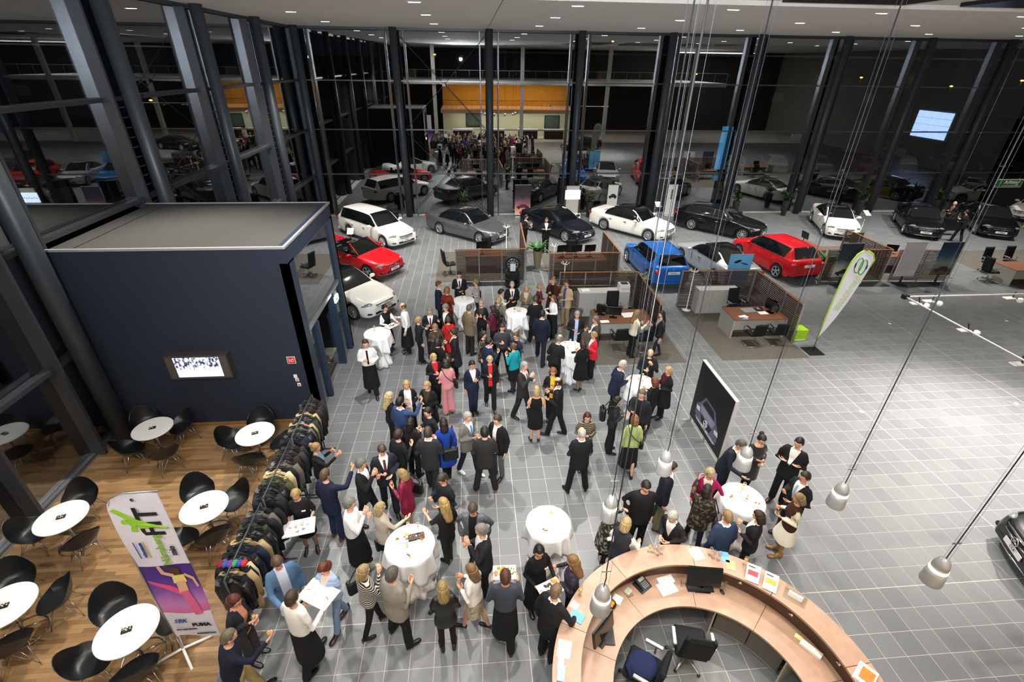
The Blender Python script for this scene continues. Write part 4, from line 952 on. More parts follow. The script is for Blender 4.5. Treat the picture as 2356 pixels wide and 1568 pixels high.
def shoe_mesh(kind, mat):
    if (kind, mat.name) in SHOE_CACHE: return SHOE_CACHE[(kind, mat.name)]
    mb = MB(); hl = .045 if kind == 'heel' else .0
    for prof in ([(-.075, .028, .075), (-.06, .036, .09), (0, .038, .10), (.06, .042, .072), (.12, .046, .052), (.165, .036, .04), (.185, .018, .03)],):
        rings = []
        for y, w, h in prof:
            if kind == 'heel': w *= .85; y *= .92; h = h*.75
            lift = hl*max(0, min(1, (.08-y)/.12)); z0 = .002+lift
            if kind == 'boot': h = .17 if y < .03 else h
            rings.append([(w*math.cos(2*PI*q/10), y, z0+h*(.5+.5*math.sin(2*PI*q/10))*1.0) for q in range(10)])
        mb.ring_loft([r[::-1] for r in rings])
    if kind == 'heel': mb.tube([(0, -.05, .05), (0, -.055, .0)], [.016, .008], 6)
    SHOE_CACHE[(kind, mat.name)] = mb.mesh('shoe', mat); return SHOE_CACHE[(kind, mat.name)]
def person(hpx, hpy, h, face, sex, aL, aR, legs, top, tcol, bottom, bcol, hair, hcol, label, lean=2, hy=0, hp=12, shirt=None, tie=None, bulk=1.0, short=0, shoe='shoe', shcol='#141314', pat='plain', pcol='#e8e6e0', bpat='plain', bpcol='#e8e6e0', openw=0, glasses=False, sleeve=None, stock=None, skin=0, glass=None, tray=None, bag=None, badge=False, z0=0):
    PEOPLE.append((locals().copy(), person_geo(sex, aL, aR, legs, lean, top, bottom, bulk, hy, hp, short)))
BK, DK, CH, NV = '#17171a', '#1d1e22', '#2a2b30', '#1a2236'
def m(x, y, h, f, arms, legs, top, tc, bot, bc, hair, hc, label, **k): person(x, y, h, f, 'm', arms[0], arms[1], legs, top, tc, bot, bc, hair, hc, label, **k)
def w(x, y, h, f, arms, legs, top, tc, bot, bc, hair, hc, label, **k):
    k.setdefault('shoe', 'heel'); person(x, y, h, f, 'w', arms[0], arms[1], legs, top, tc, bot, bc, hair, hc, label, **k)
HO = ('hold', 'down'); HR = ('down', 'hold'); HB = ('holdl', 'hold'); DN = ('down', 'down')
WS = '#efeeec'; GR = '#8c8a86'; BLD = '#c9a565'; DBL = '#a8854a'; BR = '#4a3423'; RD = '#8a3a1c'; DBR = '#241a16'
# --- left front of the crowd, by the navy room doorway
m(839, 781, 1.82, 168, ('holdl', 'hold'), 'step', 'shirt', WS, 'apron', BK, 'short', BR, 'waiter in white shirt with black tie and long black apron walking alone', tie=BK, shirt=WS, glasses=True)
w(886, 700, 1.70, 130, ('reach', 'tray'), 'stand', 'sweater', BK, 'longskirt', BK, 'pixie', DBR, 'dark-haired waitress in black dress with white sleeves holding a tray of canapes', sleeve=WS, tray='canape')
m(924, 696, 1.80, 262, ('down', 'hold'), 'stand', 'shirt', WS, 'apron', BK, 'bald', '#6a5a48', 'bald waiter in white shirt and long black apron beside the waitress', glasses=True, bulk=1.1)
w(964, 727, 1.66, 70, HO, 'close', 'sweater', DK, 'trousers', BK, 'pixie', BLD, 'short-haired blonde woman in black beside the bald waiter', glass='L')
m(988, 709, 1.78, 178, HB, 'stand', 'suit', DK, 'trousers', DK, 'thin', GR, 'balding man in dark suit with purple tie looking down', shirt=WS, tie='#5a2a50', glasses=True, hp=28)
m(1022, 700, 1.82, 225, HR, 'stand', 'suit', BK, 'trousers', BK, 'full', GR, 'grey-haired man in black suit bending towards the woman in red', shirt=WS, glasses=True, hp=22)
w(1028, 726, 1.68, 345, HO, 'stand', 'blazer', '#b3231f', 'skirt', '#b3231f', 'pixie', BR, 'woman in red jacket and red skirt seen from behind', bag='cross')
w(1002, 745, 1.64, 172, HB, 'close', 'tunic', '#4a3a2e', 'trousers', BK, 'pixie', DBL, 'woman in brown lace top facing the camera, grey-blonde hair', pat='floral', pcol='#2a201a', hp=22)
w(1007, 777, 1.66, 20, HR, 'stand', 'sweater', BK, 'trousers', BK, 'curly', DBR, 'dark curly-haired woman in black seen from behind', glass='R')
w(1040, 755, 1.70, 275, HR, 'stand', 'coat', '#1e1f22', 'slim', BK, 'pixie', '#3a2a20', 'short-haired woman in long black coat in profile, facing left', glass='R', shirt=WS)
w(1000, 814, 1.72, 158, HB, 'close', 'blazer', BK, 'trousers', BK, 'mid', '#d6ae62', 'long-haired blonde woman in black jacket with red top', shirt='#c41f2e', glass='R', hy=-12)
w(1022, 825, 1.70, 335, HB, 'stand', 'sweater', '#cf8a8e', 'wide', '#cf8a8e', 'curly', DBR, 'woman in pink trouser suit with thin black strap across her back', bag='strap')
m(1012, 646, 1.80, 85, HR, 'stand', 'suit', NV, 'trousers', BK, 'short', '#6a4a30', 'man in navy suit at the farthest white table', shirt=WS)
w(1043, 655, 1.72, 18, HB, 'stand', 'blazer', '#7a2a14', 'mini', '#7a4420', 'curly', '#b0692a', 'woman in rust jacket with ginger curls seen from behind at the farthest table')
m(1056, 625, 1.84, 178, HB, 'stand', 'suit', DK, 'trousers', DK, 'short', DBR, 'dark-haired man in black suit behind the farthest white table', shirt=WS, tie='#3a1a1a', hp=20)
w(1088, 643, 1.70, 262, HO, 'close', 'sweater', '#232326', 'slim', BK, 'pixie', DBL, 'woman in black and white striped sweater', pat='hstripe', bag='side')
m(1081, 699, 1.80, 45, HR, 'stand', 'suit', '#5f5140', 'trousers', '#26211d', 'short', '#6a6058', 'man in brown tweed jacket seen from behind', pat='tweed', pcol='#7a6a54', glass='R', bulk=1.08)
w(1107, 691, 1.66, 182, HR, 'stand', 'blazer', DK, 'trousers', BK, 'pixie', '#cdb27a', 'short-haired blonde woman in black drinking with the tweed-jacket man', shirt='#3a3a3e', glass='R')
w(1131, 702, 1.68, 292, HO, 'stand', 'sweater', '#5c1730', 'trousers', BK, 'long', '#3c1a16', 'woman in maroon sweater with dark red long hair and backpack', bag='back', glass='L')
w(1155, 664, 1.66, 95, HR, 'close', 'sweater', '#e2ddd0', 'trousers', BK, 'pixie', DBR, 'black-haired woman in cream top at the second table')
m(1179, 647, 1.82, 178, HB, 'stand', 'suit', DK, 'trousers', DK, 'short', '#c8c4bc', 'white-haired man in dark suit with blue tie behind the second table', shirt=WS, tie='#23305e', glass='R')
w(1164, 681, 1.68, 25, HO, 'stand', 'blazer', '#5a554a', 'trousers', BK, 'pixie', BLD, 'blonde woman in olive grey jacket carrying a small dark backpack', bag='back', pat='tweed', pcol='#6e6858')
w(1211, 656, 1.70, 190, HR, 'stand', 'blazer', '#7d7263', 'trousers', BK, 'long', '#dcbc74', 'long-haired blonde woman in taupe jacket at the second table', shirt='#c9b89a', glass='R')
w(1244, 652, 1.66, 112, HB, 'close', 'sweater', '#3a2222', 'trousers', '#7a1a1c', 'pixie', BLD, 'short-haired woman in black and red flowered top', pat='floral', pcol='#b02a2e')
w(1273, 638, 1.78, 205, HB, 'stand', 'coat', '#4a1d16', 'trousers', BK, 'updo', '#c2924e', 'tall woman in rust red cardigan by the slatted screen', shirt='#1a1618', openw=.07)
m(1304, 644, 1.82, 232, HB, 'stand', 'suit', '#b5a07c', 'trousers', '#8d7d62', 'short', BR, 'man in beige jacket and blue shirt with brown shoes', shirt='#39487c', openw=.05, shcol='#6a3a1c', glasses=True)
w(1272, 678, 1.66, 248, ('tray', 'tray'), 'close', 'sweater', WS, 'apron', BK, 'long', '#8a5a2e', 'young waitress in white blouse offering a plate of orange fruit', tray='orange', shoe='shoe')
m(1226, 677, 1.82, 352, HO, 'step', 'suit', BK, 'trousers', BK, 'short', '#4a4844', 'grey-haired man in black suit seen from behind at the second table', shirt=WS)
m(1249, 711, 1.84, 18, DN, 'stride', 'suit', '#181d2c', 'trousers', '#181b24', 'short', DBR, 'man in dark navy suit striding away with legs apart', shirt=WS)
m(1329, 716, 1.80, 188, HB, 'stand', 'suit', DK, 'trousers', DK, 'full', '#a8a49c', 'man in dark jacket and light blue shirt behind the third table', shirt='#a9c4e4', openw=.05, glasses=True)
m(1369, 726, 1.78, 268, ('cross', 'hold'), 'stand', 'suit', '#3a3a3a', 'trousers', '#2e2e2e', 'full', '#7a756c', 'man in charcoal grey suit beside the desk with the monitor', shirt=WS)
w(1357, 762, 1.64, 262, HO, 'close', 'blazer', '#c8202a', 'trousers', BK, 'pixie', '#c09a58', 'short-haired woman in bright red blazer at the third table', shirt=WS)
w(1339, 780, 1.70, 335, HB, 'close', 'coat', '#151518', None, BK, 'bob', '#3a1e18', 'woman in black knee-length coat at the third table, seen from behind', stock='#8a6a58')
m(1290, 768, 1.76, 42, HR, 'stand', 'suit', BK, 'trousers', BK, 'bald', '#8a8478', 'bald man in black suit bending over the third table', shirt=WS, lean=14)
w(1469, 712, 1.70, 78, ('hold', 'point'), 'stand', 'sweater', '#d8cdb4', 'trousers', BK, 'longw', '#a87a3c', 'curly-haired woman in cream knit sweater beside the slatted screen')
w(1522, 714, 1.72, 262, HR, 'step', 'blazer', '#17171a', 'mini', '#7e7e80', 'long', '#17120f', 'black-haired woman in black leather jacket and grey skirt', pat='leather', stock='#2a2426', bag='side', shirt='#8a8a8a')
m(1156, 745, 1.80, 172, HR, 'wide', 'shirt', '#3a3b42', 'trousers', BK, 'short', '#3a2c22', 'bearded man in dark grey shirt facing the camera', glass='R', hp=18)
w(1186, 764, 1.66, 225, HB, 'close', 'sweater', '#232a44', 'trousers', BK, 'updo', '#6a4a30', 'brown-haired woman in navy top beside the turquoise sweater', bag='side')
w(1180, 787, 1.66, 322, HO, 'close', 'sweater', '#16929a', 'skirt', BK, 'updo', '#7a5a34', 'woman in turquoise sweater with scarf seen from behind', stock='#3a2c28', glass='L')
m(1127, 775, 1.78, 58, HR, 'stand', 'suit', '#1e2742', 'trousers', BK, 'short', DBR, 'man in navy jacket in the middle of the crowd seen from the side', shirt=WS, glass='R')
w(1114, 761, 1.64, 115, HO, 'close', 'tunic', '#2a211c', 'trousers', BK, 'curly', '#3a2418', 'woman in black and tan patterned dress with dark curls', pat='floral', pcol='#8a6a4a')
w(1123, 820, 1.70, 175, ('down', 'hold'), 'step', 'blazer', BK, 'trousers', BK, 'pixie', '#d6b46a', 'spiky blonde woman in black jacket with red top', shirt='#c8242c', openw=.05, glass='R')
w(1091, 829, 1.68, 165, HO, 'close', 'blazer', '#1c2238', 'trousers', '#1c2236', 'pixie', '#17120f', 'black-haired woman in navy trouser suit with white collar', shirt=WS, glass='L', glasses=True, shoe='shoe')
m(1209, 832, 1.82, 125, ('hold', 'face'), 'step', 'suit', '#2c2a2a', 'trousers', '#232222', 'short', '#b0aca4', 'grey-haired man in dark suit with red tie, hand at his mouth', shirt='#e4d3d6', tie='#8a2a3a')
w(1273, 847, 1.66, 188, HB, 'close', 'blazer', BK, 'trousers', BK, 'curly', '#9a5a2a', 'curly ginger woman in black jacket with bright yellow scarf', shirt='#e0b012', openw=.055, glass='R')
m(1282, 867, 1.78, 292, HB, 'step', 'suit', BK, 'trousers', BK, 'bald', DBR, 'bald man in black suit facing the woman with the yellow scarf', shirt=WS, glass='R')
w(1235, 886, 1.68, 2, HB, 'stand', 'dress', '#131316', None, BK, 'bob', BLD, 'blonde woman in black off-shoulder dress seen from behind', stock='#d0a080', short=1)
m(1451, 828, 1.80, 88, HR, 'stand', 'suit', '#1d2438', 'trousers', BK, 'thin', '#d8d4cc', 'white-haired man in navy jacket at the fourth table', shirt=WS, lean=10, bulk=1.08)
m(1497, 809, 1.80, 195, ('face', 'hold'), 'stand', 'suit', DK, 'trousers', DK, 'bald', '#8a7a68', 'balding man in black behind the fourth table, eating', hp=34, glass='R')
w(1519, 841, 1.68, 258, HB, 'close', 'coat', '#17171c', 'slim', BK, 'bob', '#d2b070', 'blonde woman with glasses in black coat and dark red scarf', shirt='#4a1220', glasses=True)
w(1504, 865, 1.68, 325, HR, 'close', 'sweater', BK, 'trousers', BK, 'bob', RD, 'red-haired woman in black with white collar seen from behind')
m(1478, 896, 1.84, 215, ('down', 'hold'), 'stand', 'suit', '#212226', 'trousers', '#26262a', 'short', '#7a6a58', 'smiling man in black jacket holding a black tote bag', shirt='#1a1a1c', bag='hand')
w(1424, 911, 1.68, 98, HB, 'stand', 'sweater', '#24252c', 'wide', BK, 'mid', '#15110f', 'black-haired woman in dark knit with cream hem and shoulder bag', bag='back', shoe='shoe')
w(1462, 952, 1.66, 8, DN, 'step', 'blazer', '#8d9a5c', 'longskirt', BK, 'bob', '#a8602c', 'ginger-haired woman in pale green knitted jacket seen from behind', pat='tweed', pcol='#b4c07a', bag='strap', shoe='shoe')
w(1353, 950, 1.66, 185, HB, 'close', 'coat', '#2a2420', 'slim', '#1e3a3a', 'bob', '#5a160f', 'dark red-haired woman in black coat with beige stripes holding a red folder', pat='hstripe', pcol='#8a7c60', shoe='shoe')
m(1339, 982, 1.78, 355, HB, 'wide', 'suit', '#1a1b1e', 'trousers', '#1a1b1e', 'bald', '#d2cec6', 'bald white-haired man in black suit standing alone, seen from behind', shirt=WS, bulk=1.1)
# --- middle left group
w(934, 876, 1.68, 172, HB, 'stand', 'blazer', BK, 'trousers', BK, 'bob', '#d2aa5e', 'blonde woman in white blouse and black cardigan facing the camera', shirt=WS, openw=.085, glass='R')
w(899, 902, 1.68, 62, HO, 'stand', 'sweater', BK, 'trousers', BK, 'longw', '#dcc080', 'woman with very long pale blonde hair in black')
m(919, 910, 1.80, 40, ('down', 'raise'), 'stand', 'suit', '#2b3d64', 'trousers', '#222c46', 'short', '#15100e', 'black-haired man in bright blue suit jacket raising a glass', shirt=WS, glass='R')
w(980, 878, 1.70, 200, HB, 'stand', 'coat', BK, 'trousers', BK, 'pixie', '#c2a062', 'woman with glasses in black coat with dark fur scarf', glasses=True, shirt='#3a2e24')
m(980, 938, 1.76, 232, HR, 'stand', 'sweater', '#202124', 'trousers', BK, 'short', '#1a1412', 'dark-haired man in black shirt with white name badge', badge=True)
w(941, 965, 1.68, 28, HR, 'stand', 'sweater', '#1e1818', 'trousers', BK, 'mid', '#1a1210', 'dark-haired woman in sheer black top seen from behind', glass='R')
m(918, 985, 1.76, 42, HR, 'step', 'sweater', '#1c1c1f', 'trousers', BK, 'full', '#3a281c', 'brown-haired person in black jumper seen from behind')
m(984, 980, 1.84, 6, HB, 'step', 'suit', '#2a2a2d', 'trousers', '#222225', 'short', '#4a3a2c', 'man in charcoal suit seen from behind beside the blue coat', shirt=WS)
w(1022, 959, 1.72, 348, HO, 'close', 'coat', '#1c3f96', 'slim', BK, 'mid', '#2a1610', 'dark-haired woman in royal blue coat with black shoulder bag', bag='backside', shoe='shoe')
m(1075, 949, 1.80, 128, HB, 'step', 'suit', '#6d6a64', 'jeans', '#1a2032', 'full', '#b5b0a6', 'grey-haired man in grey blazer with light blue tie', shirt='#dfe6f0', tie='#4f86c8', glass='R', shcol='#d8d6d0')
m(1115, 980, 1.80, 2, HB, 'wide', 'suit', '#2b2928', 'trousers', '#232221', 'full', '#2a201a', 'man in dark suit with brown shoes seen from behind, feet apart', shcol='#7a4a2a')
m(1142, 955, 1.82, 225, HR, 'stand', 'suit', BK, 'jeans', '#5a5a5c', 'short', '#4a382a', 'bearded man in black jacket, white shirt and grey jeans', shirt=WS, openw=.05)
m(884, 1024, 1.82, 162, HB, 'step', 'suit', '#232530', 'trousers', '#1c1d26', 'short', '#5a4028', 'man in navy suit with dark red tie looking down', shirt=WS, tie='#5a2a38', hp=34)
m(832, 1055, 1.80, 98, ('hold', 'face'), 'step', 'suit', '#1c1c1e', 'trousers', '#1a1a1c', 'full', '#7a746a', 'grey-haired man in black suit holding his chin', shirt=WS, glass='L')
w(921, 1078, 1.66, 292, HO, 'close', 'blazer', '#7a1034', 'mini', '#8a1030', 'bob', '#b8924e', 'blonde woman in crimson leather jacket and crimson skirt', pat='leather', stock='#c99474', bag='side', glass='L')
m(1010, 1095, 1.78, 228, HB, 'stand', 'suit', '#222222', 'trousers', '#1e1e1f', 'short', '#4a3626', 'dark-haired man in black jacket looking down at the wavy blonde', hp=36)
w(1017, 1144, 1.70, 318, ('reach', 'down'), 'close', 'sweater', '#1c1a1a', 'slim', '#2e2e30', 'longw', '#d2a654', 'woman with long wavy golden hair at the big white table', short=1)
# --- by the coat racks
w(718, 1018, 1.66, 82, ('holdh', 'raise'), 'stand', 'sweater', '#1a1a1c', 'trousers', BK, 'updo', '#b08a52', 'woman with pinned-up blond hair and scarf beside the coats', shirt='#6a8a9a', glass='L')
m(748, 1077, 1.82, 32, ('down', 'raise'), 'stand', 'suit', '#1a2036', 'jeans', '#22304e', 'short', '#6a4a30', 'man in navy jacket and jeans raising a glass, brown shoes', shcol='#6a3a1c', glass='R')
w(666, 1131, 1.66, 168, ('tray', 'tray'), 'stand', 'sweater', '#1a1a1c', 'skirt', BK, 'pixie', '#cba258', 'blonde waitress in black dress carrying a white tray of drinks', tray='drinks', stock='#b08468', short=1, badge=True, hp=20)
m(806, 1145, 1.82, 88, ('hold', 'face'), 'stand', 'shirt', WS, 'apron', BK, 'full', '#8a857c', 'grey-haired waiter in white shirt and black apron, hand at mouth', bulk=1.1)
m(637, 1289, 1.80, 145, ('down', 'reach'), 'stand', 'suit', '#4f6c8c', 'trousers', BK, 'short', '#6a4c34', 'man in denim blue jacket and checked shirt taking food', shirt='#c4cde0', openw=.07, hp=32)
w(736, 1303, 1.66, 212, ('hold', 'reach'), 'step', 'sweater', '#a9bfe0', 'jeans', '#7890b4', 'pixie', '#7a2410', 'red-haired woman in pale blue quilted jacket and jeans', pat='quilt', pcol='#8ea8d0', glasses=True, shirt='#d8cfc4', shcol='#2a1a16', shoe='boot', hp=30)
m(671, 1357, 1.84, 28, ('tray', 'tray'), 'step', 'shirt', '#e2e0dc', 'apron', BK, 'short', '#4a3826', 'waiter in white shirt seen from behind carrying a white tray', tray='drinks2')
w(540, 1370, 1.68, 98, HB, 'stand', 'blazer', '#24262c', 'trousers', '#3a3a3c', 'pixie', '#6a2412', 'dark red-haired woman with glasses in black cardigan and salmon scarf', shirt='#c88a6a', openw=.05, glasses=True, glass='R', shoe='shoe', lean=8)
m(529, 1447, 1.76, 58, ('down', 'raise'), 'step', 'sweater', '#171a2c', 'trousers', '#a08a5c', 'thin', '#7a6a50', 'man in dark navy sweater and beige trousers raising his arm', glass='R', bulk=1.15, lean=10)
# --- around the big white tables and the reception desk
w(884, 1159, 1.66, 55, ('down', 'reach'), 'close', 'blazer', '#a89c8c', 'mini', BK, 'bob', '#c8a868', 'blonde woman in beige tweed jacket with black handbag', pat='tweed', pcol='#c2b8a8', bag='handl', stock='#c09478')
w(840, 1299, 1.68, 55, ('down', 'face'), 'step', 'sweater', '#1e1c1c', 'slim', BK, 'bob', '#c4a25c', 'blonde woman in zebra-striped top and black trousers', pat='hstripe', pcol='#d8d2c8', bag='sidel')
m(901, 1304, 1.80, 42, ('down', 'hold'), 'wide', 'suit', '#8c867c', 'trousers', BK, 'full', '#6a6258', 'man in light grey jacket seen from behind beside the black handbag', bulk=1.15)
w(1017, 1336, 1.68, 352, HB, 'stand', 'blazer', '#141416', 'slim', BK, 'mid', '#c09c58', 'blonde woman in black leather jacket and black trousers seen from behind', pat='leather', shirt='#d8cfc0', shoe='boot')
w(1080, 1297, 1.66, 298, HB, 'step', 'sweater', '#f0eeea', 'skirt', '#b8ac9a', 'mid', '#9a7240', 'woman in white blouse and patterned beige skirt', bpat='floral', bpcol='#8a7e6c', stock='#c99a80')
m(1086, 1167, 1.80, 190, ('pocket', 'pocket'), 'step', 'suit', '#4e5158', 'jeans', '#1a1c24', 'short', '#5a4a3a', 'man in patterned grey blazer looking down', shirt='#16161a', openw=.07, pat='floral', pcol='#646870', hp=34)
m(1103, 1207, 1.80, 262, ('face', 'hold'), 'stand', 'suit', '#26262a', 'trousers', '#1e1e20', 'full', '#9a948a', 'grey-haired man in dark suit with red pin, eating', shirt='#dcdad6', bulk=1.06)
m(1163, 1309, 1.78, 2, ('tray', 'tray'), 'step', 'shirt', '#262a36', 'apron', BK, 'short', '#6a3a22', 'waiter in dark pinstriped shirt seen from behind carrying fruit', pat='vstripe', pcol='#4a505e', tray='fruit')
w(1242, 1259, 1.70, 158, ('tray', 'tray'), 'stand', 'sweater', '#141416', 'longskirt', BK, 'mid', '#15100e', 'black-haired waitress in black holding a plate of grilled meat', tray='meat', badge=True, hy=25, shoe='shoe')
w(1326, 1285, 1.66, 290, ('holdl', 'lean'), 'close', 'sweater', '#1e1a22', 'slim', BK, 'longw', '#9a6a34', 'woman with long brown hair and purple patterned shawl at the desk', pat='floral', pcol='#3a2a4e', shoe='shoe')
m(1294, 1346, 1.78, 48, ('down', 'lean'), 'stand', 'suit', '#1a1a1c', 'trousers', '#18181a', 'thin', '#8a6a4c', 'bald man in black suit leaning on the reception desk', shirt=WS, lean=8)
m(1490, 1111, 1.84, 188, ('pocket', 'pocket'), 'stand', 'suit', '#18181b', 'trousers', '#18181b', 'short', '#2a1e18', 'bearded man in black high-buttoned jacket with metal buttons', glasses=True, bulk=1.12, hp=20)
m(1552, 1063, 1.82, 112, DN, 'stand', 'suit', '#1b1d26', 'trousers', '#6f6a50', 'short', '#3a3028', 'man in dark jacket and olive trousers in profile', shirt=WS, tie='#1e2a4a')
w(1659, 1084, 1.70, 205, ('side', 'down'), 'stand', 'blazer', '#9c1450', 'trousers', BK, 'pixie', '#d8bc7c', 'smiling blonde woman in magenta blazer', shirt='#e2d8c8', hy=-15)
w(1631, 1113, 1.70, 32, ('raise', 'down'), 'stride', 'tunic', '#1e1a18', 'slim', '#14161c', 'bob', '#2e1a12', 'dark-haired woman in black and gold top with black bag seen from behind', pat='floral', pcol='#6a5a3c', bag='side')
m(1715, 1016, 1.78, 145, ('down', 'reach'), 'stand', 'suit', '#1e2430', 'trousers', '#1a1e28', 'thin', '#6a6660', 'balding man in dark blue suit leaning over the right white table', shirt=WS, glasses=True, lean=16, hp=24)
w(1759, 1003, 1.72, 185, HB, 'close', 'dress', '#101012', None, BK, 'updo', '#2a1c14', 'woman with glasses in black velvet v-neck dress', pat='velvet', glasses=True, hp=24, stock='#1a1818')
m(1842, 1008, 1.86, 232, ('cross', 'cross'), 'stand', 'suit', '#1c1c20', 'trousers', '#1a1a1e', 'short', '#17120f', 'tall dark-haired man in black suit with folded arms', shirt=WS, shcol='#3a1c14')
m(1854, 1086, 1.80, 262, HB, 'stand', 'suit', '#1e2024', 'trousers', '#1c1c20', 'short', '#3a281c', 'man in dark suit with light blue tie beside folded-arms man', shirt=WS, tie='#9ab8d8')
w(1837, 1133, 1.66, 292, HB, 'stand', 'vest', '#3a261a', 'flare', '#e8e2d4', 'bob', '#a8854c', 'woman in brown fur vest, cream sleeves and white flared skirt', sleeve='#e0d6c0', stock='#a07850', shcol='#8a6638', shoe='boot', hp=18)
m(1675, 1172, 1.78, 352, DN, 'stand', 'suit', '#26344f', 'trousers', '#202a40', 'thin', '#a8804e', 'balding ginger man in blue suit seen from behind at the desk', shirt=WS, bulk=1.06)
w(1746, 1173, 1.68, 312, HB, 'stand', 'blazer', '#1b1b1e', 'trousers', BK, 'bob', '#3a1f14', 'dark-haired woman in black trouser suit with notebook by the white table', shirt=WS)
m(1546, 1180, 1.72, 238, ('holdl', 'holdl'), 'stand', 'sweater', '#222226', 'trousers', BK, 'full', '#c8c4ba', 'elderly grey-haired man in dark cardigan at the reception desk', shirt=WS, glasses=True, lean=14)
w(1447, 1189, 1.70, 42, ('holdl', 'lean'), 'stand', 'vest', '#2a2d36', 'trousers', BK, 'bob', '#d2b068', 'blonde woman in dark grey vest and white sleeves at the desk', sleeve='#f0eeec', lean=8)
w(1420, 1155, 1.68, 95, ('face', 'hold'), 'stand', 'coat', '#26221f', 'slim', BK, 'pixie', '#6a4a2c', 'brown-haired woman in black and white patterned coat behind a hanging lamp', pat='floral', pcol='#9a948a')
# --- men among the display cars
m(1212, 493, 1.78, 95, HR, 'stand', 'suit', BK, 'trousers', BK, 'short', DBR, 'man in black vest beside the dark navy coupe, turned right', shirt=WS)
m(1258, 500, 1.80, 185, ('cross', 'cross'), 'stand', 'suit', '#1a1c22', 'trousers', '#17181c', 'short', '#4a3626', 'man in black suit standing before the dark navy coupe bonnet', shirt=WS)
m(2199, 463, 1.78, 250, HB, 'stand', 'suit', BK, 'trousers', BK, 'thin', '#d8d4cc', 'white-haired man in dark suit behind the open car door', shirt='#6a5a5a')
m(2224, 482, 1.76, 340, HB, 'step', 'suit', '#151517', 'trousers', BK, 'short', '#15100e', 'man in black bending towards the rightmost black saloon', lean=12)
# ------------------------------------------------------------------ finish the figures: evaluate every remeshed shell in one pass
dg = bpy.context.evaluated_depsgraph_get()
def grab(o):
    me = o.evaluated_get(dg).to_mesh(); v = [tuple(q.co) for q in me.vertices]; f = [tuple(p.vertices) for p in me.polygons]
    o.evaluated_get(dg).to_mesh_clear(); return v, f
for G in GEO.values():
    G['b'] = grab(G['jb']); G['t'] = grab(G['jt']); G['bt'] = grab(G['jbt']) if G['jbt'] else None
for o in JOBS:
    me = o.data; bpy.data.objects.remove(o); bpy.data.meshes.remove(me)
def submesh(v, fs, name, mat):
    used = sorted({i for f in fs for i in f}); mp = {u: q for q, u in enumerate(used)}
    return MB().add([v[u] for u in used], [tuple(mp[i] for i in f) for f in fs], 0, True).mesh(name, mat)
HAIRC = {}
WINE = M('sparkling_wine', '#d9a04a', .1, 0, .05); JUICE = M('orange_juice', '#d9791a', .2, 0, .05)
GLASSM = pane_material('drinking_glass', .12, (.93, .95, .95))
def glass_tree(full=True):
    t = link('wine_glass', None)
    MB().lathe([(.033, 0), (.033, .003), (.004, .008), (.0035, .075), (.012, .085), (.028, .105), (.032, .135), (.029, .175), (.027, .175), (.030, .135), (.026, .107), (.010, .088)], 14).build('bowl', GLASSM, t)
    if full: MB().lathe([(.009, .089), (.025, .107), (.029, .132)], 14).build('drink', WINE, t)
    return t
GLASS0 = glass_tree(); GLASS0['category'] = 'glass'; _g0 = [True]
def place_glass(p, label, rz=0, tilt=None, empty=False, group='wine glasses'):
    if empty: o = glass_tree(False); o['category'] = 'glass'
    elif _g0[0]: o = GLASS0; _g0[0] = False
    else: o = copy_tree(GLASS0)
    o.location = p; o['label'] = label; o['group'] = group
    if tilt: o.rotation_euler = tilt
    return o
BAGB = M('black_bag', '#131315', .45, 0, .15)
def make_bag(label, W_, kind, G):
    t = thing('handbag', label, 'bag'); t.matrix_world = W_
    if kind in ('back',):
        MB().bbox(-.13, -.33, 1.02, .13, -.19, 1.36, .05).build('bag_body', BAGB, t)
        for s in (-1, 1): MB().tube([(s*.09, -.2, 1.34), (s*.10, -.12, 1.46), (s*.11, .06, 1.47), (s*.12, .13, 1.36)], .012, 6).build('strap', BAGB, t)
    elif kind in ('side', 'sidel', 'backside'):
        s = -1 if kind == 'sidel' else 1; y = -.26 if kind == 'backside' else -.05; x = s*(.30 if kind != 'backside' else .06)
        w_ = .06 if kind != 'backside' else .17; d_ = .15 if kind != 'backside' else .06
        MB().bbox(x-w_, y-d_, .82, x+w_, y+d_, 1.10, .03).build('bag_body', BAGB, t)
        MB().tube([(x, y-.1 if kind != 'backside' else y, 1.09), (s*.17, y*.5-.05, 1.42), (s*.165, 0, 1.475), (s*.17, .06, 1.42), (x, y+.11 if kind != 'backside' else y, 1.09)], .010, 6).build('strap', BAGB, t)
    elif kind in ('cross', 'strap'):
        MB().tube([(-.14, -.02, 1.47), (-.10, -.155, 1.32), (.02, -.165, 1.16), (.17, -.10, 1.0), (.215, .0, .97)], .010, 6).build('strap', BAGB, t)
        MB().bbox(.19, -.10, .80, .27, .12, .98, .02).build('bag_body', BAGB, t)
    elif kind in ('hand', 'handl'):
        h_ = G['hands'][1 if kind == 'hand' else 0][0] if kind == 'handl' else G['hands'][0][0]
        x, y, z = h_; MB().bbox(x-.05, y-.19, z-.42, x+.05, y+.19, z-.14, .02).build('bag_body', BAGB, t)
        for q in (-.035, .035): MB().tube([(x+q, y-.10, z-.14), (x+q*.4, y-.05, z-.02), (x+q*.4, y+.05, z-.02), (x+q, y+.10, z-.14)], .008, 6).build('handle', BAGB, t)
    return t
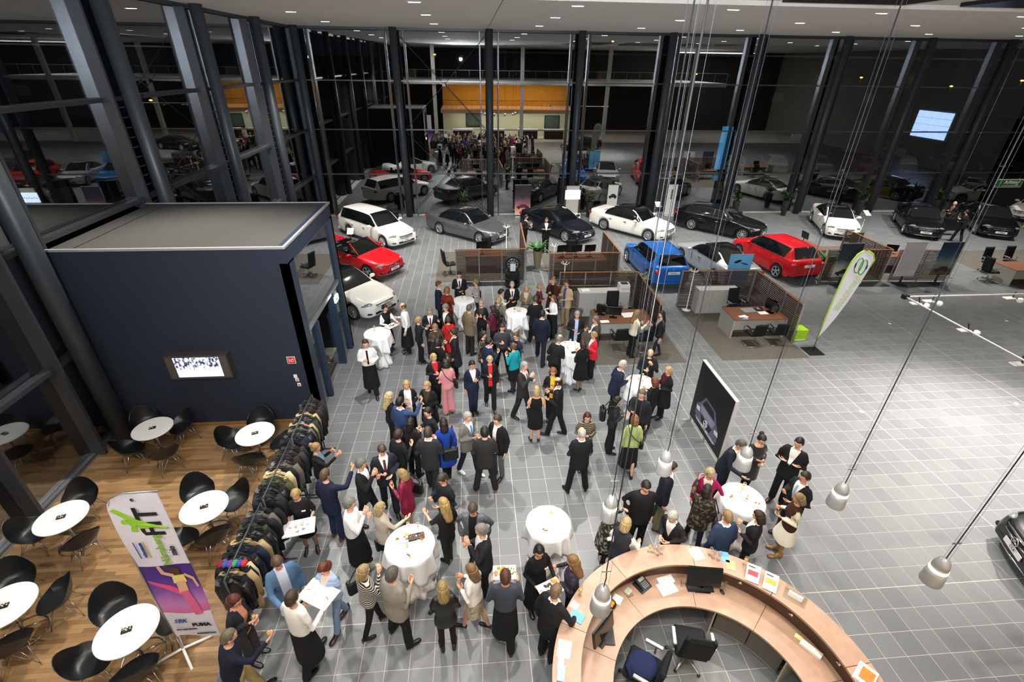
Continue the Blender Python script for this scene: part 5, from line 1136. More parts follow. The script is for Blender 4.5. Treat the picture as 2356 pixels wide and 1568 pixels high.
def food(t, kind):
    rnd = random.Random(len(kind))
    if kind == 'canape':
        for k in range(9): MB().ell((rnd.uniform(-.13, .13), rnd.uniform(-.08, .08), .022), (.018, .018, .012), 8, 5).build('canape', M('canape', '#3a2416', .6), t)
    elif kind in ('orange', 'fruit'):
        for k in range(10): MB().ell((rnd.uniform(-.14, .02 if kind == 'fruit' else .13), rnd.uniform(-.08, .08), .022), (.03, .03, .016), 8, 5).build('fruit_slice', M('fruit_orange', '#e08a1c', .5), t)
        if kind == 'fruit':
            for k in range(14): MB().ell((.06+rnd.uniform(-.03, .09), rnd.uniform(-.06, .06), .026), (.013, .013, .013), 7, 5).build('grape', M('grape_green', '#8a9a34', .3), t)
    elif kind == 'meat':
        for k in range(13): MB().ell((rnd.uniform(-.05, .07), rnd.uniform(-.07, .07), .026), (.026, .018, .014), 8, 5, rot=Euler((0, 0, k)).to_matrix()).build('grilled_meat', M('grilled_meat', '#4a2a18', .6), t)
        for k in range(8): MB().ell((rnd.uniform(-.13, -.07), rnd.uniform(-.0, .09), .024), (.02, .024, .012), 7, 4).build('lettuce_leaf', M('lettuce', '#6f8a2e', .6), t)
        for k in range(4): MB().ell((rnd.uniform(-.14, -.08), rnd.uniform(-.09, -.03), .022), (.028, .028, .014), 8, 5).build('fruit_slice', M('fruit_orange', '#e08a1c', .5), t)
def make_tray(label, c, rz, kind):
    big = kind.startswith('drinks'); t = thing('serving_tray', label, 'tray', c, rz); a, b = (.27, .18) if big else (.19, .13)
    MB().bbox(-a, -b, 0, a, b, .014, .012).build('plate', WHITE, t)
    if not big: food(t, kind)
    return t
TRAYN = {'canape': 'white plate of dark canapes held by the dark-haired waitress', 'orange': 'plate of orange fruit held by the young waitress', 'drinks': 'white tray with amber drinks held by the blonde waitress', 'drinks2': 'white tray held by the waiter near the coats', 'fruit': 'white board of oranges and grapes held by the pinstriped waiter', 'meat': 'white plate of grilled meat and salad held by the black-haired waitress'}
POS = []
for D, G in PEOPLE:
    sc = D['h']/G['base']; R = Matrix.Rotation(-math.radians(D['face']), 3, 'Z'); tp = G['top']*sc
    q = P(D['hpx'], D['hpy'], tp.z+.015); o3 = R @ Vector((tp.x, tp.y, 0)); POS.append(Vector((q.x-o3.x, q.y-o3.y, .004)))
# nobody stands inside a neighbour, a table or a coat rack
OBST = [(P(*pp, 1.1), r+.27) for pp, r in (((868, 766), .40), ((1067, 690), .36), ((1190, 717), .38), ((1313, 800), .40), ((1474, 880), .38), ((943, 1252), .42), ((1262, 1203), .40), ((1708, 1147), .41))]
for it in range(60):
    for i in range(len(POS)):
        for j in range(i):
            d = POS[i]-POS[j]; L = d.length
            if L < .50: d = (d/L if L > 1e-3 else Vector((1, 0, 0)))*(.50-L)*.5*.6; POS[i] += d; POS[j] -= d
        for c, r in OBST:
            d = Vector((POS[i].x-c.x, POS[i].y-c.y, 0)); L = d.length
            if L < r: POS[i] += d.normalized()*(r-L)*.7
        if POS[i].y < 9.6 and -4.6 < POS[i].x < -3.32 and POS[i].y > 4.55: POS[i].x += (-3.32-POS[i].x)*.5
        d = Vector((POS[i].x-3.12, POS[i].y-2.96, 0)); L = d.length
        if L < 2.42: POS[i] += d.normalized()*(2.42-L)*.7
for PI_, (D, G) in enumerate(PEOPLE):
    sc = D['h']/G['base']; rz = -math.radians(D['face']); R = Matrix.Rotation(rz, 3, 'Z'); pos = POS[PI_]
    skin = SKINS[(len(D['label'])+D['hpx']) % 3]; male = D['sex'] == 'm'
    if 'body_me' not in G:
        mb = MB(); mb.add(G['b'][0], G['b'][1], 0, True); o_ = len(mb.v); hm_ = G['hands_mb']; mb.add(hm_.v, hm_.f, 0, True)
        head_parts(mb, G['head'][0], G['head'][1], D['sex'])
        # stockings: legs below the hem take their own slot
        for i, f in enumerate(mb.f[:len(G['b'][1])]):
            if sum(mb.v[j][2] for j in f)/len(f) < .86*G['k']: mb.m[i] = 5
        G['body_me'] = mb.mesh('person', [skin, EYEW, IRIS, LIPS, skin, skin])
    root = link('person', G['body_me'], None, pos, rz); root.scale = (sc, sc, sc)
    hm2 = hairm(D['hcol'])
    for i, mt in enumerate((skin, EYEW, IRIS, LIPS, hm2, cloth(D['stock']) if D['stock'] and D['stock'] < '#7' else (M('stocking', D['stock'], .6) if D['stock'] else skin))):
        root.material_slots[i].link = 'OBJECT'; root.material_slots[i].material = mt
    tag(root, D['label'], 'person', 'guests at the reception')
    hip, off, Rl = G['T']; Ri = Rl.inverted(); k = G['k']
    # top garment split into cloth regions
    ck = ('topsplit', bool(D['shirt']), bool(D['tie']), D['openw'], bool(D['sleeve']), D['top'])
    if ck not in G:
        v, fs = G['t']
        if D['shirt'] or D['tie']:      # clean cut lines for lapels, collar and tie
            bm = bmesh.new(); vv = [bm.verts.new(hip+Ri @ (Vector(p)-hip-off)) for p in v]
            for f in fs: bm.faces.new([vv[i] for i in f])
            pls = [((0, 0, 1.472*k), (0, 0, 1))]
            if D['openw']: pls += [((s_*D['openw'], 0, 0), (1, 0, 0)) for s_ in (-1, 1)]
            else: pls += [((0, 0, 1.10*k), (1, 0, -s_*.085/.36/k)) for s_ in (-1, 1)]
            if D['tie']: pls += [((s_*.024, 0, 0), (1, 0, 0)) for s_ in (-1, 1)]
            for co, no in pls:
                ff = [f for f in bm.faces if max(q_.co.y for q_ in f.verts) > 0 and min(abs(q_.co.x) for q_ in f.verts) < .14]; ge = set(ff)
                for f in ff: ge.update(f.verts); ge.update(f.edges)
                bmesh.ops.bisect_plane(bm, geom=list(ge), plane_co=co, plane_no=no, dist=1e-4)
            bm.verts.index_update(); v = [tuple(hip+off+Rl @ (q_.co-hip)) for q_ in bm.verts]; fs = [tuple(q_.index for q_ in f.verts) for f in bm.faces]; bm.free()
        loc = [hip+Ri @ (Vector(p)-hip-off) for p in v]; reg = {'top': [], 'shirt': [], 'tie': [], 'sleeve': []}
        arms = [(sh, el) for s, sh, el, ws, cu in G['wr']]
        for f in fs:
            c = sum((loc[i] for i in f), Vector())/len(f); z = c.z/k; x = abs(c.x); r = 'top'
            if D['shirt']:
                if D['openw']: ins = c.y > .03 and x < D['openw'] and z < 1.5
                else: ins = c.y > .02 and z > 1.10 and x < .085*(z-1.10)/.36
                if ins and z > .80: r = 'shirt'
                if z > 1.472 and x < .07: r = 'shirt'
                if D['tie'] and c.y > .03 and x < .024 and 1.02 < z < 1.45 and (r == 'shirt' or (not D['openw'] and D['top'] == 'shirt')): r = 'tie'
            if D['sleeve'] and r == 'top':
                cw = sum((Vector(v[i]) for i in f), Vector())/len(f)
                if x > (.165 if z > 1.2 else .20) or any((cw-mid(sh, el, .6)).length < .11 or (cw-el).length < .09 for sh, el in arms) or any((cw-mid(el, ws, t_)).length < .075 for s, sh, el, ws, cu in G['wr'] for t_ in (.3, .6, .95)): r = 'sleeve'
            reg[r].append(f)
        G[ck] = {r: submesh(v, q_, {'top': 'jacket' if G['jt_kind'] in ('suit', 'blazer') else ('dress' if G['jt_kind'] == 'dress' else 'top'), 'shirt': 'shirt', 'tie': 'necktie', 'sleeve': 'sleeves'}[r], STEEL) for r, q_ in reg.items() if q_}
    for r, me in G[ck].items():
        c = link(me.name.split('.')[0], me, root); c.material_slots[0].link = 'OBJECT'
        c.material_slots[0].material = {'top': cloth(D['tcol'], D['pat'], D['pcol']), 'shirt': cloth(D['shirt'] or WS), 'tie': cloth(D['tie'] or BK), 'sleeve': cloth(D['sleeve'] or WS)}[r]
    if G['bt']:
        if 'bt_me' not in G: G['bt_me'] = MB().add(G['bt'][0], G['bt'][1], 0, True).mesh('bottom', STEEL)
        c = link({'apron': 'apron', 'skirt': 'skirt', 'longskirt': 'skirt', 'flare': 'skirt', 'mini': 'skirt'}.get(D['bottom'], 'trousers'), G['bt_me'], root)
        c.material_slots[0].link = 'OBJECT'; c.material_slots[0].material = cloth(D['bcol'], D['bpat'], D['bpcol'])
    for fx, fy, fa in G['feet']:
        s = link('shoe', shoe_mesh(D['shoe'], M('shoe_leather', D['shcol'], .35, 0, .1)), root, (fx, fy, 0), math.radians(fa))
    hk = (D['hair'], D['sex'])
    if hk not in HAIRC: HAIRC[hk] = hair_mesh(*hk).mesh('hair', STEEL)
    hh = link('hair', HAIRC[hk], root); hh.matrix_local = Matrix.Translation(G['head'][0]) @ G['head'][1].to_4x4()
    hh.material_slots[0].link = 'OBJECT'; hh.material_slots[0].material = hm2
    if D['glasses']:
        if 'spec' not in HAIRC:
            g = MB()
            for s in (-1, 1):
                g.tube([(s*.031+.019*math.cos(a), .099, .002+.014*math.sin(a)) for a in [2*PI*q_/12 for q_ in range(13)]], .0022, 4); g.tube([(s*.05, .096, .004), (s*.079, .0, .006)], .002, 4)
            g.tube([(-.012, .101, .004), (.012, .101, .004)], .002, 4); HAIRC['spec'] = g.mesh('eyeglasses', BLACKP)
        e = link('eyeglasses', HAIRC['spec'], root); e.matrix_local = hh.matrix_local
    if D['badge']:
        b = link('name_badge', MB().box(-.035, 0, -.018, .035, .004, .018).mesh('name_badge', WHITE), root); b.matrix_local = Matrix.Translation((-.08, .148, 1.30*k))
    Wm = Matrix.Translation(pos) @ R.to_4x4() @ Matrix.Scale(sc, 4)
    if D['glass']:
        pt, hy_, hz_, hx_ = G['hands'][0 if D['glass'] == 'L' else 1]; wp = Wm @ pt
        place_glass((wp.x, wp.y, wp.z-.085), 'wine glass held by the '+D['label'].replace(' and ', ' ').split(' in ')[0] + ' in ' + ' '.join(D['label'].split(' in ')[-1].split()[:4]) if ' in ' in D['label'] else 'wine glass held by the '+D['label'], group='glasses in hands')
    if D['bag']: make_bag('black bag carried by the '+' '.join(D['label'].split()[:11]), Wm, D['bag'], G)
    if D['tray']:
        p0, p1 = Wm @ G['hands'][0][0], Wm @ G['hands'][1][0]; c = (p0+p1)/2+R @ Vector((0, .06, 0))
        if D['tray'] == 'canape': c = p1+R @ Vector((.02, .08, 0))
        c.z = max(p0.z, p1.z)-.0 if D['tray'] != 'canape' else p1.z
        t = make_tray(TRAYN[D['tray']], c, rz, D['tray'])
        if D['tray'] == 'drinks':
            for i, (ax_, ay_) in enumerate(((-.08, .06), (.02, .09))):
                gp_ = c+R @ Vector((ax_, ay_, .014)); place_glass(gp_, 'amber drink glass on the white tray, %s' % ('near the rim', 'near the middle')[i], group='glasses on tray')
# ------------------------------------------------------------------ standing tables with white cloths
LINEN = M('white_linen', '#f4f3f2', .85, 0, .03, 30, .15)
def cloth_mesh(R, H, seed, tied=True):
    rnd = random.Random(seed); n = 72; mb = MB(); rings = []; ph = [rnd.uniform(0, 6.28) for _ in range(4)]
    rings.append([(R*.25*math.cos(2*PI*k/n), R*.25*math.sin(2*PI*k/n), H+.004) for k in range(n)])
    rings.append([(R*.98*math.cos(2*PI*k/n), R*.98*math.sin(2*PI*k/n), H+.004) for k in range(n)])
    for j in range(15):
        t = j/14; ring = []
        for k in range(n):
            a = 2*PI*k/n; sq = abs(math.cos(2*a+ph[2]))**1.5; fold = math.cos(10*a+ph[0])+.5*math.cos(15*a+ph[1]); hem = H-.34-.22*sq+.025*math.cos(10*a+ph[0])
            if t <= .5: u = t/.5; z = H-u*(H-hem); r = R*(1+.015*u)+(.010+.042*u)*fold*min(1, u*3)+.05*u*sq
            elif j == 8: z = hem+.01; r = R*.80+.02*fold
            else: u = (t-.57)/.43; z = hem-.02-u*(hem-.05); z = hem-.01-(hem-.03)*u; r = R*(.62-.14*math.sin(PI*min(1, u*1.2))+.22*u*u)+.028*(1+.6*u)*math.cos(9*a+ph[3])
            ring.append((r*math.cos(a), r*math.sin(a), max(z, .012)))
        rings.append(ring)
    mb.ring_loft(rings, 0, True); return mb
tabs = [((868, 766), .40, 'white-clothed standing table beside the waitress with canapes'), ((1067, 690), .36, 'farthest white-clothed standing table behind the rust jacket'), ((1190, 717), .38, 'white-clothed standing table before the white-haired man'),
        ((1313, 800), .40, 'white-clothed standing table between bald man and red blazer'), ((1474, 880), .38, 'white-clothed standing table by the carpet corner'), ((943, 1252), .42, 'big white-clothed table with plates beside the golden-haired woman'),
        ((1262, 1203), .40, 'empty white-clothed standing table with a small flower vase'), ((1708, 1147), .41, 'white-clothed standing table among the right-hand group')]
TABPOS = []
for i, (pp, R, lb) in enumerate(tabs):
    c = P(*pp, 1.1); TABPOS.append((c.x, c.y, R)); t = thing('standing_table', lb, 'table', (c.x, c.y, .003), i*.7, 'standing tables')
    MB().lathe([(.24, 0), (.24, .02), (.03, .04), (.03, 1.08)], 18).build('pedestal', ALU, t); MB().lathe([(R, 1.08), (R, 1.1)], 36).build('tabletop', WHITE, t)
    cloth_mesh(R+.006, 1.102, i*3+1).build('tablecloth', LINEN, t)
LETT = M('lettuce', '#6f8a2e', .6); VASEM = pane_material('vase_glass', .15, (.9, .95, .92))
def vase(p, lb):
    t = thing('flower_vase', lb, 'vase', p); MB().lathe([(.028, 0), (.03, .01), (.022, .06), (.026, .10)], 12).build('vase_body', VASEM, t)
    MB().tube([(0, 0, .02), (.005, .005, .10), (.02, .01, .17)], .003, 5).build('stem', LETT, t)
    for k in range(3): MB().ell((.02+.018*math.cos(k*2.1), .01+.018*math.sin(k*2.1), .175+.008*k), (.02, .02, .016), 8, 5).build('blossom', M('yellow_green_bloom', '#cfd84a', .6), t)
def plate(p, lb, seed, kinds=('#d9791a', '#6f8a2e', '#7a4a20')):
    rnd = random.Random(seed); t = thing('plate', lb, 'plate', p, rnd.uniform(0, 3)); MB().lathe([(.05, 0), (.085, .008), (.09, .014), (.085, .014), (.05, .006)], 20).build('dish', WHITE, t)
    for k in range(4): MB().ell((rnd.uniform(-.04, .04), rnd.uniform(-.04, .04), .016), (.018, .015, .01), 8, 5).build('food_piece', M('food', kinds[k % 3], .6), t)
def on(i, dx, dy): x, y, R = TABPOS[i]; return (x+dx, y+dy, 1.111)
TN = ('beside the waitress', 'farthest back', 'before the white-haired man', 'by the red blazer', 'by the carpet corner', 'beside the golden-haired woman', 'standing empty', 'in the right-hand group')
for i, (dx, dy) in ((1, (-.05, .12)), (3, (.12, .05)), (4, (.05, .12)), (5, (-.06, .05)), (6, (.03, .06)), (7, (-.02, .08))): vase(on(i, dx, dy), 'small vase with yellow-green blossoms on the white table '+TN[i])
for i, L_ in ((1, [(.1, .05), (.16, .1)]), (2, [(0, .15), (.1, .1), (-.1, -.05)]), (3, [(-.15, .1), (.02, .2)]), (4, [(-.08, .0), (0, -.1)]), (5, [(-.05, .3), (.12, .28), (-.02, -.12)]), (7, [(.12, .22), (.05, -.05)]), (0, [(-.1, .15)])):
    for q, (dx, dy) in enumerate(L_): place_glass(on(i, dx, dy), '%s wine glass on the white table %s' % (('first', 'second', 'third')[q], TN[i]), group='glasses on standing tables')
for i, L_ in ((5, [(-.22, .08), (-.1, .1), (.02, -.22), (.2, .1)]), (7, [(-.2, .08), (.08, .0), (.22, -.15)]), (3, [(-.1, -.02), (.18, -.05)]), (2, [(.05, 0)]), (6, [(-.08, -.14)])):
    for q, (dx, dy) in enumerate(L_): plate(on(i, dx, dy), '%s snack plate on the white table %s' % (('first', 'second', 'third', 'fourth')[q], TN[i]), i*7+q)
t = thing('serving_box', 'small black tray with snacks on the big white table', 'tray', on(5, .1, .14), .2); MB().bbox(-.14, -.07, 0, .14, .07, .025, .01).build('box', BLACKP, t)
for k in range(5): MB().ell((-.1+.05*k, .0, .03), (.016, .02, .012), 7, 5).build('snack', M('food', ('#d9791a', '#c83a2a', '#e8e0d0')[k % 3], .6), t)
t = thing('wallet', 'black wallet on the white table by the red blazer', 'wallet', on(3, .05, -.28), .3); MB().bbox(-.09, -.05, 0, .09, .05, .02, .008).build('wallet_body', BAGB, t)
# ------------------------------------------------------------------ cafe tables and shell chairs
SHELL = M('black_shell', '#131416', .38, 0, .06, 30); WIRE = M('chrome_wire', '#c4c6c8', .2, 1, 0)
def shell_chair():
    t = link('shell_chair', None)
    n, k = 28, 9; outer, inner = [], []
    def rim(a):   # a: 0 front
        c = math.cos(a); b = (1-c)/2; return .40+.07*min(1, b*2.2)+.17*max(0, (b-.25)/.75)**.8+(.18*max(0, (b-.72)/.28)**1.2)
    for j in range(k+1):
        r = j/k; o_, i_ = [], []
        for q in range(n):
            a = 2*PI*q/n; f = r**.9; rx = .05+.26*f*(1.0+.06*(1-math.cos(a))/2); ry = .05+.245*f
            x = rx*math.sin(a); y = ry*math.cos(a); z = .405+(rim(a)-.405)*r**3.2
            o_.append((x, y, z)); i_.append((x*.975, y*.975, z-.012 if r < .6 else z-.004))
        outer.append(o_); inner.append(i_)
    mb = MB(); mb.ring_loft(inner[::1], 0, False); mb.ring_loft([r[::-1] for r in outer], 0, False)
    # close rim and centre
    mb.ring_loft([outer[-1], inner[-1]], 0, False); mb.add(outer[0], [tuple(range(n))]); mb.add(inner[0], [tuple(range(n-1, -1, -1))])
    mb.build('seat_shell', SHELL, t)
    for sx in (-1, 1):
        for sy in (-1, 1):
            l = MB(); l.tube([(sx*.10, sy*.13, .395), (sx*.235, sy*.225, .004)], .0065, 6); l.tube([(sx*.17, sy*.05, .395), (sx*.235, sy*.225, .004)], .005, 6); l.build('wire_leg', WIRE, t)
    s = MB()
    for sy in (-1, 1): s.tube([(-.235, sy*.225, .02), (0, sy*.09, .33), (.235, sy*.225, .02)], .0045, 5)
    s.build('cross_wire', WIRE, t); return t
CH0 = shell_chair(); first = [True]
WTOP = M('white_top', '#e8e8e4', .3, 0, .02)
def cafe(pp, chairs, where):
    c = P(*pp, .74) if isinstance(pp, tuple) else pp
    t = thing('cafe_table', 'round white cafe table '+where, 'table', (c.x, c.y, .006), 0, 'cafe tables')
    MB().lathe([(.405, .715), (.425, .725), (.425, .74), (.42, .745)], 44).build('tabletop', WTOP, t)
    MB().lathe([(.028, .02), (.028, .71)], 12).build('pedestal', WIRE, t)
    b = MB()
    for a in range(4): b.tube([(.03, 0, .10), (.26, 0, .012)] if False else [(.03*math.cos(a*PI/2+.8), .03*math.sin(a*PI/2+.8), .12), (.3*math.cos(a*PI/2+.8), .3*math.sin(a*PI/2+.8), .014)], .013, 6)
    b.build('base_star', WIRE, t); MB().tube([(.3*math.cos(2*PI*q/24), .3*math.sin(2*PI*q/24), .012) for q in range(25)], .008, 5).build('base_ring', WIRE, t)
    tr = thing('snack_tray', 'small black snack tray on the white table '+where, 'tray', (c.x, c.y, .752), .35, 'snack trays on cafe tables')
    MB().bbox(-.07, -.045, 0, .07, .045, .018, .006).build('tray_body', BLACKP, tr); rnd = random.Random(len(where))
    for q in range(9): MB().ell((rnd.uniform(-.05, .05), rnd.uniform(-.03, .03), .02), (.013, .011, .007), 7, 4).build('sweet', M('sweet', ('#e8e2d2', '#c8a03a', '#7a3a1c', '#d8d0c0')[q % 4], .5), tr)
    for q, cp in enumerate(chairs):
        if cp is None: continue
        p = P(*cp, .5); d = Vector((c.x-p.x, c.y-p.y, 0)); a = math.atan2(-d.x, d.y)
        if d.length < .56: p = Vector((c.x, c.y, 0))-d.normalized()*.56
        o = CH0 if first[0] else copy_tree(CH0); first[0] = False
        o.location = (p.x, p.y, .006); o.rotation_euler = (0, 0, a)
        side = 'behind' if d.y < -.28 else ('in front of' if d.y > .28 else ('left of' if d.x > 0 else 'right of'))
        tag(o, 'black shell chair with wire legs %s the white table %s%s' % (side, where, ''), 'chair', 'shell chairs')
        o['label'] = 'black shell chair, %s at the table %s' % (('rear seat', 'right seat', 'left seat', 'front seat')[q], where)
cafe((351, 985), [(335, 968), (418, 975), (305, 1025), (378, 1040)], 'in the corner by the big column')
cafe((587, 997), [(600, 970), (648, 1012), (532, 1010), (575, 1045)], 'nearest the fire extinguisher')
cafe((141, 1190), [(185, 1145), None, (70, 1222), (185, 1240)], 'by the left window sill')
cafe((470, 1166), [(455, 1130), (535, 1150), (430, 1222), (490, 1225)], 'right of the tall banner')
cafe((8, 1395), [(30, 1335), (95, 1385), (-60, 1400), (20, 1460)], 'cut off by the left frame edge')
cafe((292, 1450), [(262, 1395), (372, 1430), (200, 1520), (310, 1528)], 'at the foot of the tall banner')
# ------------------------------------------------------------------ coat racks
def coat_tree(seed, length, col, puff=False, fur=False):
    rnd = random.Random(seed); t = link('coat', None); mat = M('fur', col, .95, 0, .6, 60, 1.0) if fur else (M('puffer', col, .38, 0, .2, 12, .4) if puff else cloth(col))
    rings = []
    for j in range(9):
        f = j/8; z = -.03-f*length; w = (.10+.14*min(1, f*5))*(1+.10*f)+rnd.uniform(-.008, .008); d = .024+.02*min(1, f*3)+.008*f
        if puff: d *= 1.25+.18*math.sin(j*PI)
        rings.append([(w*math.cos(2*PI*q/16), d*(1+.25*math.sin(3*2*PI*q/16+seed))*math.sin(2*PI*q/16), z) for q in range(16)])
    MB().ring_loft([r[::-1] for r in rings]).build('coat_body', mat, t)
    for s in (-1, 1): MB().tube([(s*.19, .01, -.10), (s*.255, .02, -.28), (s*.25, .03, -.5), (s*.235, .035, -.66)], [.06, .058, .05, .045], 9).build('sleeve', mat, t)
    MB().ell((0, 0, -.035), (.085, .055, .03), 10, 5).build('collar', mat, t)
    MB().tube([(-.18, 0, -.06), (0, 0, .0), (.18, 0, -.06)], .008, 5).build('hanger_arm', BLACKP, t); MB().tube([(0, 0, 0), (0, 0, .03), (.015, 0, .055), (0, 0, .075), (-.018, 0, .06)], .0035, 5).build('hanger_hook', CHROME, t)
    return t
COATS = [('black wool coat', BK, .82, 0, 0), ('black padded jacket', '#101013', .66, 1, 0), ('charcoal coat', '#2a2a2e', .9, 0, 0), ('navy coat', '#151b2c', .84, 0, 0), ('beige trench coat', '#a08c66', .88, 0, 0), ('olive parka', '#3c4028', .76, 0, 0), ('dark brown fur coat', '#33241a', .74, 0, 1), ('grey short coat', '#5a564e', .7, 0, 0), ('light beige jacket', '#c2b290', .62, 0, 0), ('dark brown coat', '#2e231b', .86, 0, 0)]
RACKN = ('rear rack by the navy wall', 'middle rack', 'front rack by the banner')
SEQ = [[6, 0, 1, 0, 9, 0, 4, 0, 1, 2, 4, 0, 7, 0, 1, 3, 0], [6, 0, 2, 9, 0, 1, 7, 0, 8, 4, 5, 5, 0, 1, 0, 2, 0], [0, 7, 2, 0, 5, 0, 1, 0, 4, 0, 3, 0, 1, 8, 0, 4, 0, 1]]
protos = {}
for r_, (ya, yb) in enumerate(((9.25, 7.78), (7.70, 6.20), (6.10, 4.66))):
    t = thing('coat_rack', 'metal coat rack, '+RACKN[r_], 'coat rack', (-3.80, (ya+yb)/2, .003)); hl = (ya-yb)/2
    MB().tube([(0, -hl, 1.66), (0, hl, 1.66)], .016, 8).build('rail', STEEL, t)
    for s in (-1, 1):
        MB().tube([(0, s*hl, .04), (0, s*hl, 1.66)], .016, 8).build('post', STEEL, t); MB().tube([(-.26, s*hl, .02), (.26, s*hl, .02)], .014, 8).build('foot', STEEL, t)
    seq = SEQ[r_]; cnt = {}
    for q, ci in enumerate(seq):
        nm, col, ln, pf, fu = COATS[ci]; key = (ci, q % 2)
        if key not in protos: o = coat_tree(ci*3+q, ln, col, pf, fu); protos[key] = o
        else: o = copy_tree(protos[key])
        cnt[ci] = cnt.get(ci, 0)+1
        o.location = (-3.80, ya-.06-(ya-yb-.12)*q/(len(seq)-1), 1.60); o.rotation_euler = (random.uniform(-.05, .05), 0, random.uniform(-.12, .12)); o.location.x += random.uniform(-.04, .04); sc_ = random.uniform(.9, 1.08); o.scale = (sc_, 1, random.uniform(.92, 1.06))
        tag(o, '%s, %s coat along the %s' % (nm, ('first', 'second', 'third', 'fourth', 'fifth', 'sixth', 'seventh', 'eighth', 'ninth', 'tenth', 'eleventh', 'twelfth', 'thirteenth', 'fourteenth', 'fifteenth', 'sixteenth', 'seventeenth', 'eighteenth')[q], RACKN[r_]), 'coat', 'coats on the racks')
t = thing('scarf', 'striped colourful scarf draped over the front coat rack', 'scarf', (-3.80, 4.95, 1.63))
for q, c in enumerate(('#7a1a3a', '#2a4a8a', '#6a2a8a', '#2a8a4a', '#3a3a9a', '#a02a2a')): MB().ell((-.18+.07*q, 0, .02), (.05, .07, .035), 8, 5).build('scarf_fold', cloth(c), t)
# ------------------------------------------------------------------ office bays: slatted screens, desks, chairs
SLATM = M('dark_walnut', '#38251c', .55, 0, .35, 14); CAPM = M('walnut_cap', '#8a5a36', .5, 0, .2, 12); DESKW = M('walnut_top', '#7a4e36', .4, 0, .25, 9); GREYL = M('grey_laminate', '#a9a79f', .6, 0, .05)
MONB = M('monitor_black', '#0c0d0f', .25, 0, 0)
def screen(a, b, panels, lb):
    a, b = Vector((*a, 0)), Vector((*b, 0)); L = (b-a).length; t = thing('slatted_screen', lb, 'room divider', a+Vector((0, 0, .004)), math.atan2(b.y-a.y, b.x-a.x)); w = L/panels
    sl = MB().box(.025, -.012, 0, w-.025, .012, .036).mesh('slat', SLATM); pm_ = MB().bbox(-.022, -.03, 0, .022, .03, 1.5, .006).mesh('post', ALU); cp = MB().bbox(.02, -.032, 1.465, w-.02, .032, 1.495, .006).mesh('top_cap', CAPM)
    for k in range(panels+1): link('post', pm_, t, (k*w, 0, 0))
    for k in range(panels):
        link('top_cap', cp, t, (k*w, 0, 0))
        for z in range(22): link('slat', sl, t, (k*w, 0, .06+z*.0635))
screen((-.78, 19.53), (2.16, 19.53), 3, 'slatted walnut screen in front of the grey saloon'); screen((2.22, 19.62), (2.31, 23.2), 3, 'slatted screen running away beside the tall potted plant')
screen((3.15, 18.94), (6.08, 18.88), 3, 'slatted walnut screen right of the potted plant'); screen((6.13, 18.97), (6.12, 21.8), 3, 'slatted screen running away towards the long white saloon')
screen((3.22, 16.80), (6.15, 16.75), 3, 'slatted walnut screen behind the man in the beige jacket'); screen((6.20, 16.7), (6.10, 13.7), 3, 'slatted screen running towards the woman in the leather jacket')
screen((7.98, 16.74), (10.84, 16.68), 3, 'slatted walnut screen in front of the silver coupe'); screen((10.89, 16.62), (10.87, 13.6), 3, 'slatted screen ending beside the lime green box')
screen((15.35, 18.83), (18.2, 18.76), 2, 'slatted walnut screen behind the feather flag top'); screen((18.22, 18.85), (18.2, 21.7), 3, 'slatted screen running away below the white coupe'); screen((18.55, 18.72), (21.1, 18.56), 2, 'slatted screen behind the plain white poster')
def desk(x0, y0, x1, y1, lb, z=.74):
    t = thing('desk', lb, 'desk', (x0, y0, .012)); w, d = x1-x0, y1-y0
    MB().bbox(0, 0, z-.03, w, d, z, .008).build('desktop', DESKW, t)
    for xx in (0, w-.04): MB().box(xx, .02, 0, xx+.04, d-.02, z-.03).build('side_panel', GREYL, t)
    MB().box(.04, .12, .28, w-.04, .15, z-.04).build('modesty_panel', GREYL, t)
    MB().box(w-.5, d-.6, .05, w-.06, d-.05, z-.05).build('pedestal', GREYL, t); return t
def monitor(loc, rz, lb, w=.52, h=.32, z=.10, tilt=.12):
    t = thing('monitor', lb, 'monitor', loc, rz); q_ = Matrix.Translation((0, 0, z)) @ Matrix.Rotation(-tilt, 4, 'X'); MB().bbox(-w/2, -.02, 0, w/2, .02, h, .008, mat=q_).build('housing', MONB, t); MB().box(-w/2+.015, -.024, .015, w/2-.015, -.019, h-.015, mat=q_).build('screen', M('screen_off', '#08090b', .12, 0, 0), t)
    MB().tube([(0, .03, .01), (0, .03, z+.1)], .02, 8).build('neck', MONB, t); MB().bbox(-.13, -.07, 0, .13, .11, .012, .006).build('foot', MONB, t); return t
def keyboard(loc, rz, lb):
    t = thing('keyboard', lb, 'keyboard', loc, rz); MB().bbox(-.22, -.075, 0, .22, .075, .016, .006).build('case', BLACKP, t); k = MB()
    for r in range(5):
        for c in range(18): k.box(-.205+c*.0228, -.06+r*.0245, .016, -.205+c*.0228+.019, -.06+r*.0245+.02, .022)
    stuff(k.build('keys', M('key_grey', '#2c2d30', .5), t))
def sheet(loc, rz, w, d, lb, mat=PAPER, h=.004, cat='paper'):
    t = thing('paper_sheet', lb, cat, loc, rz); MB().box(-w/2, -d/2, 0, w/2, d/2, h).build('page', mat, t); return t
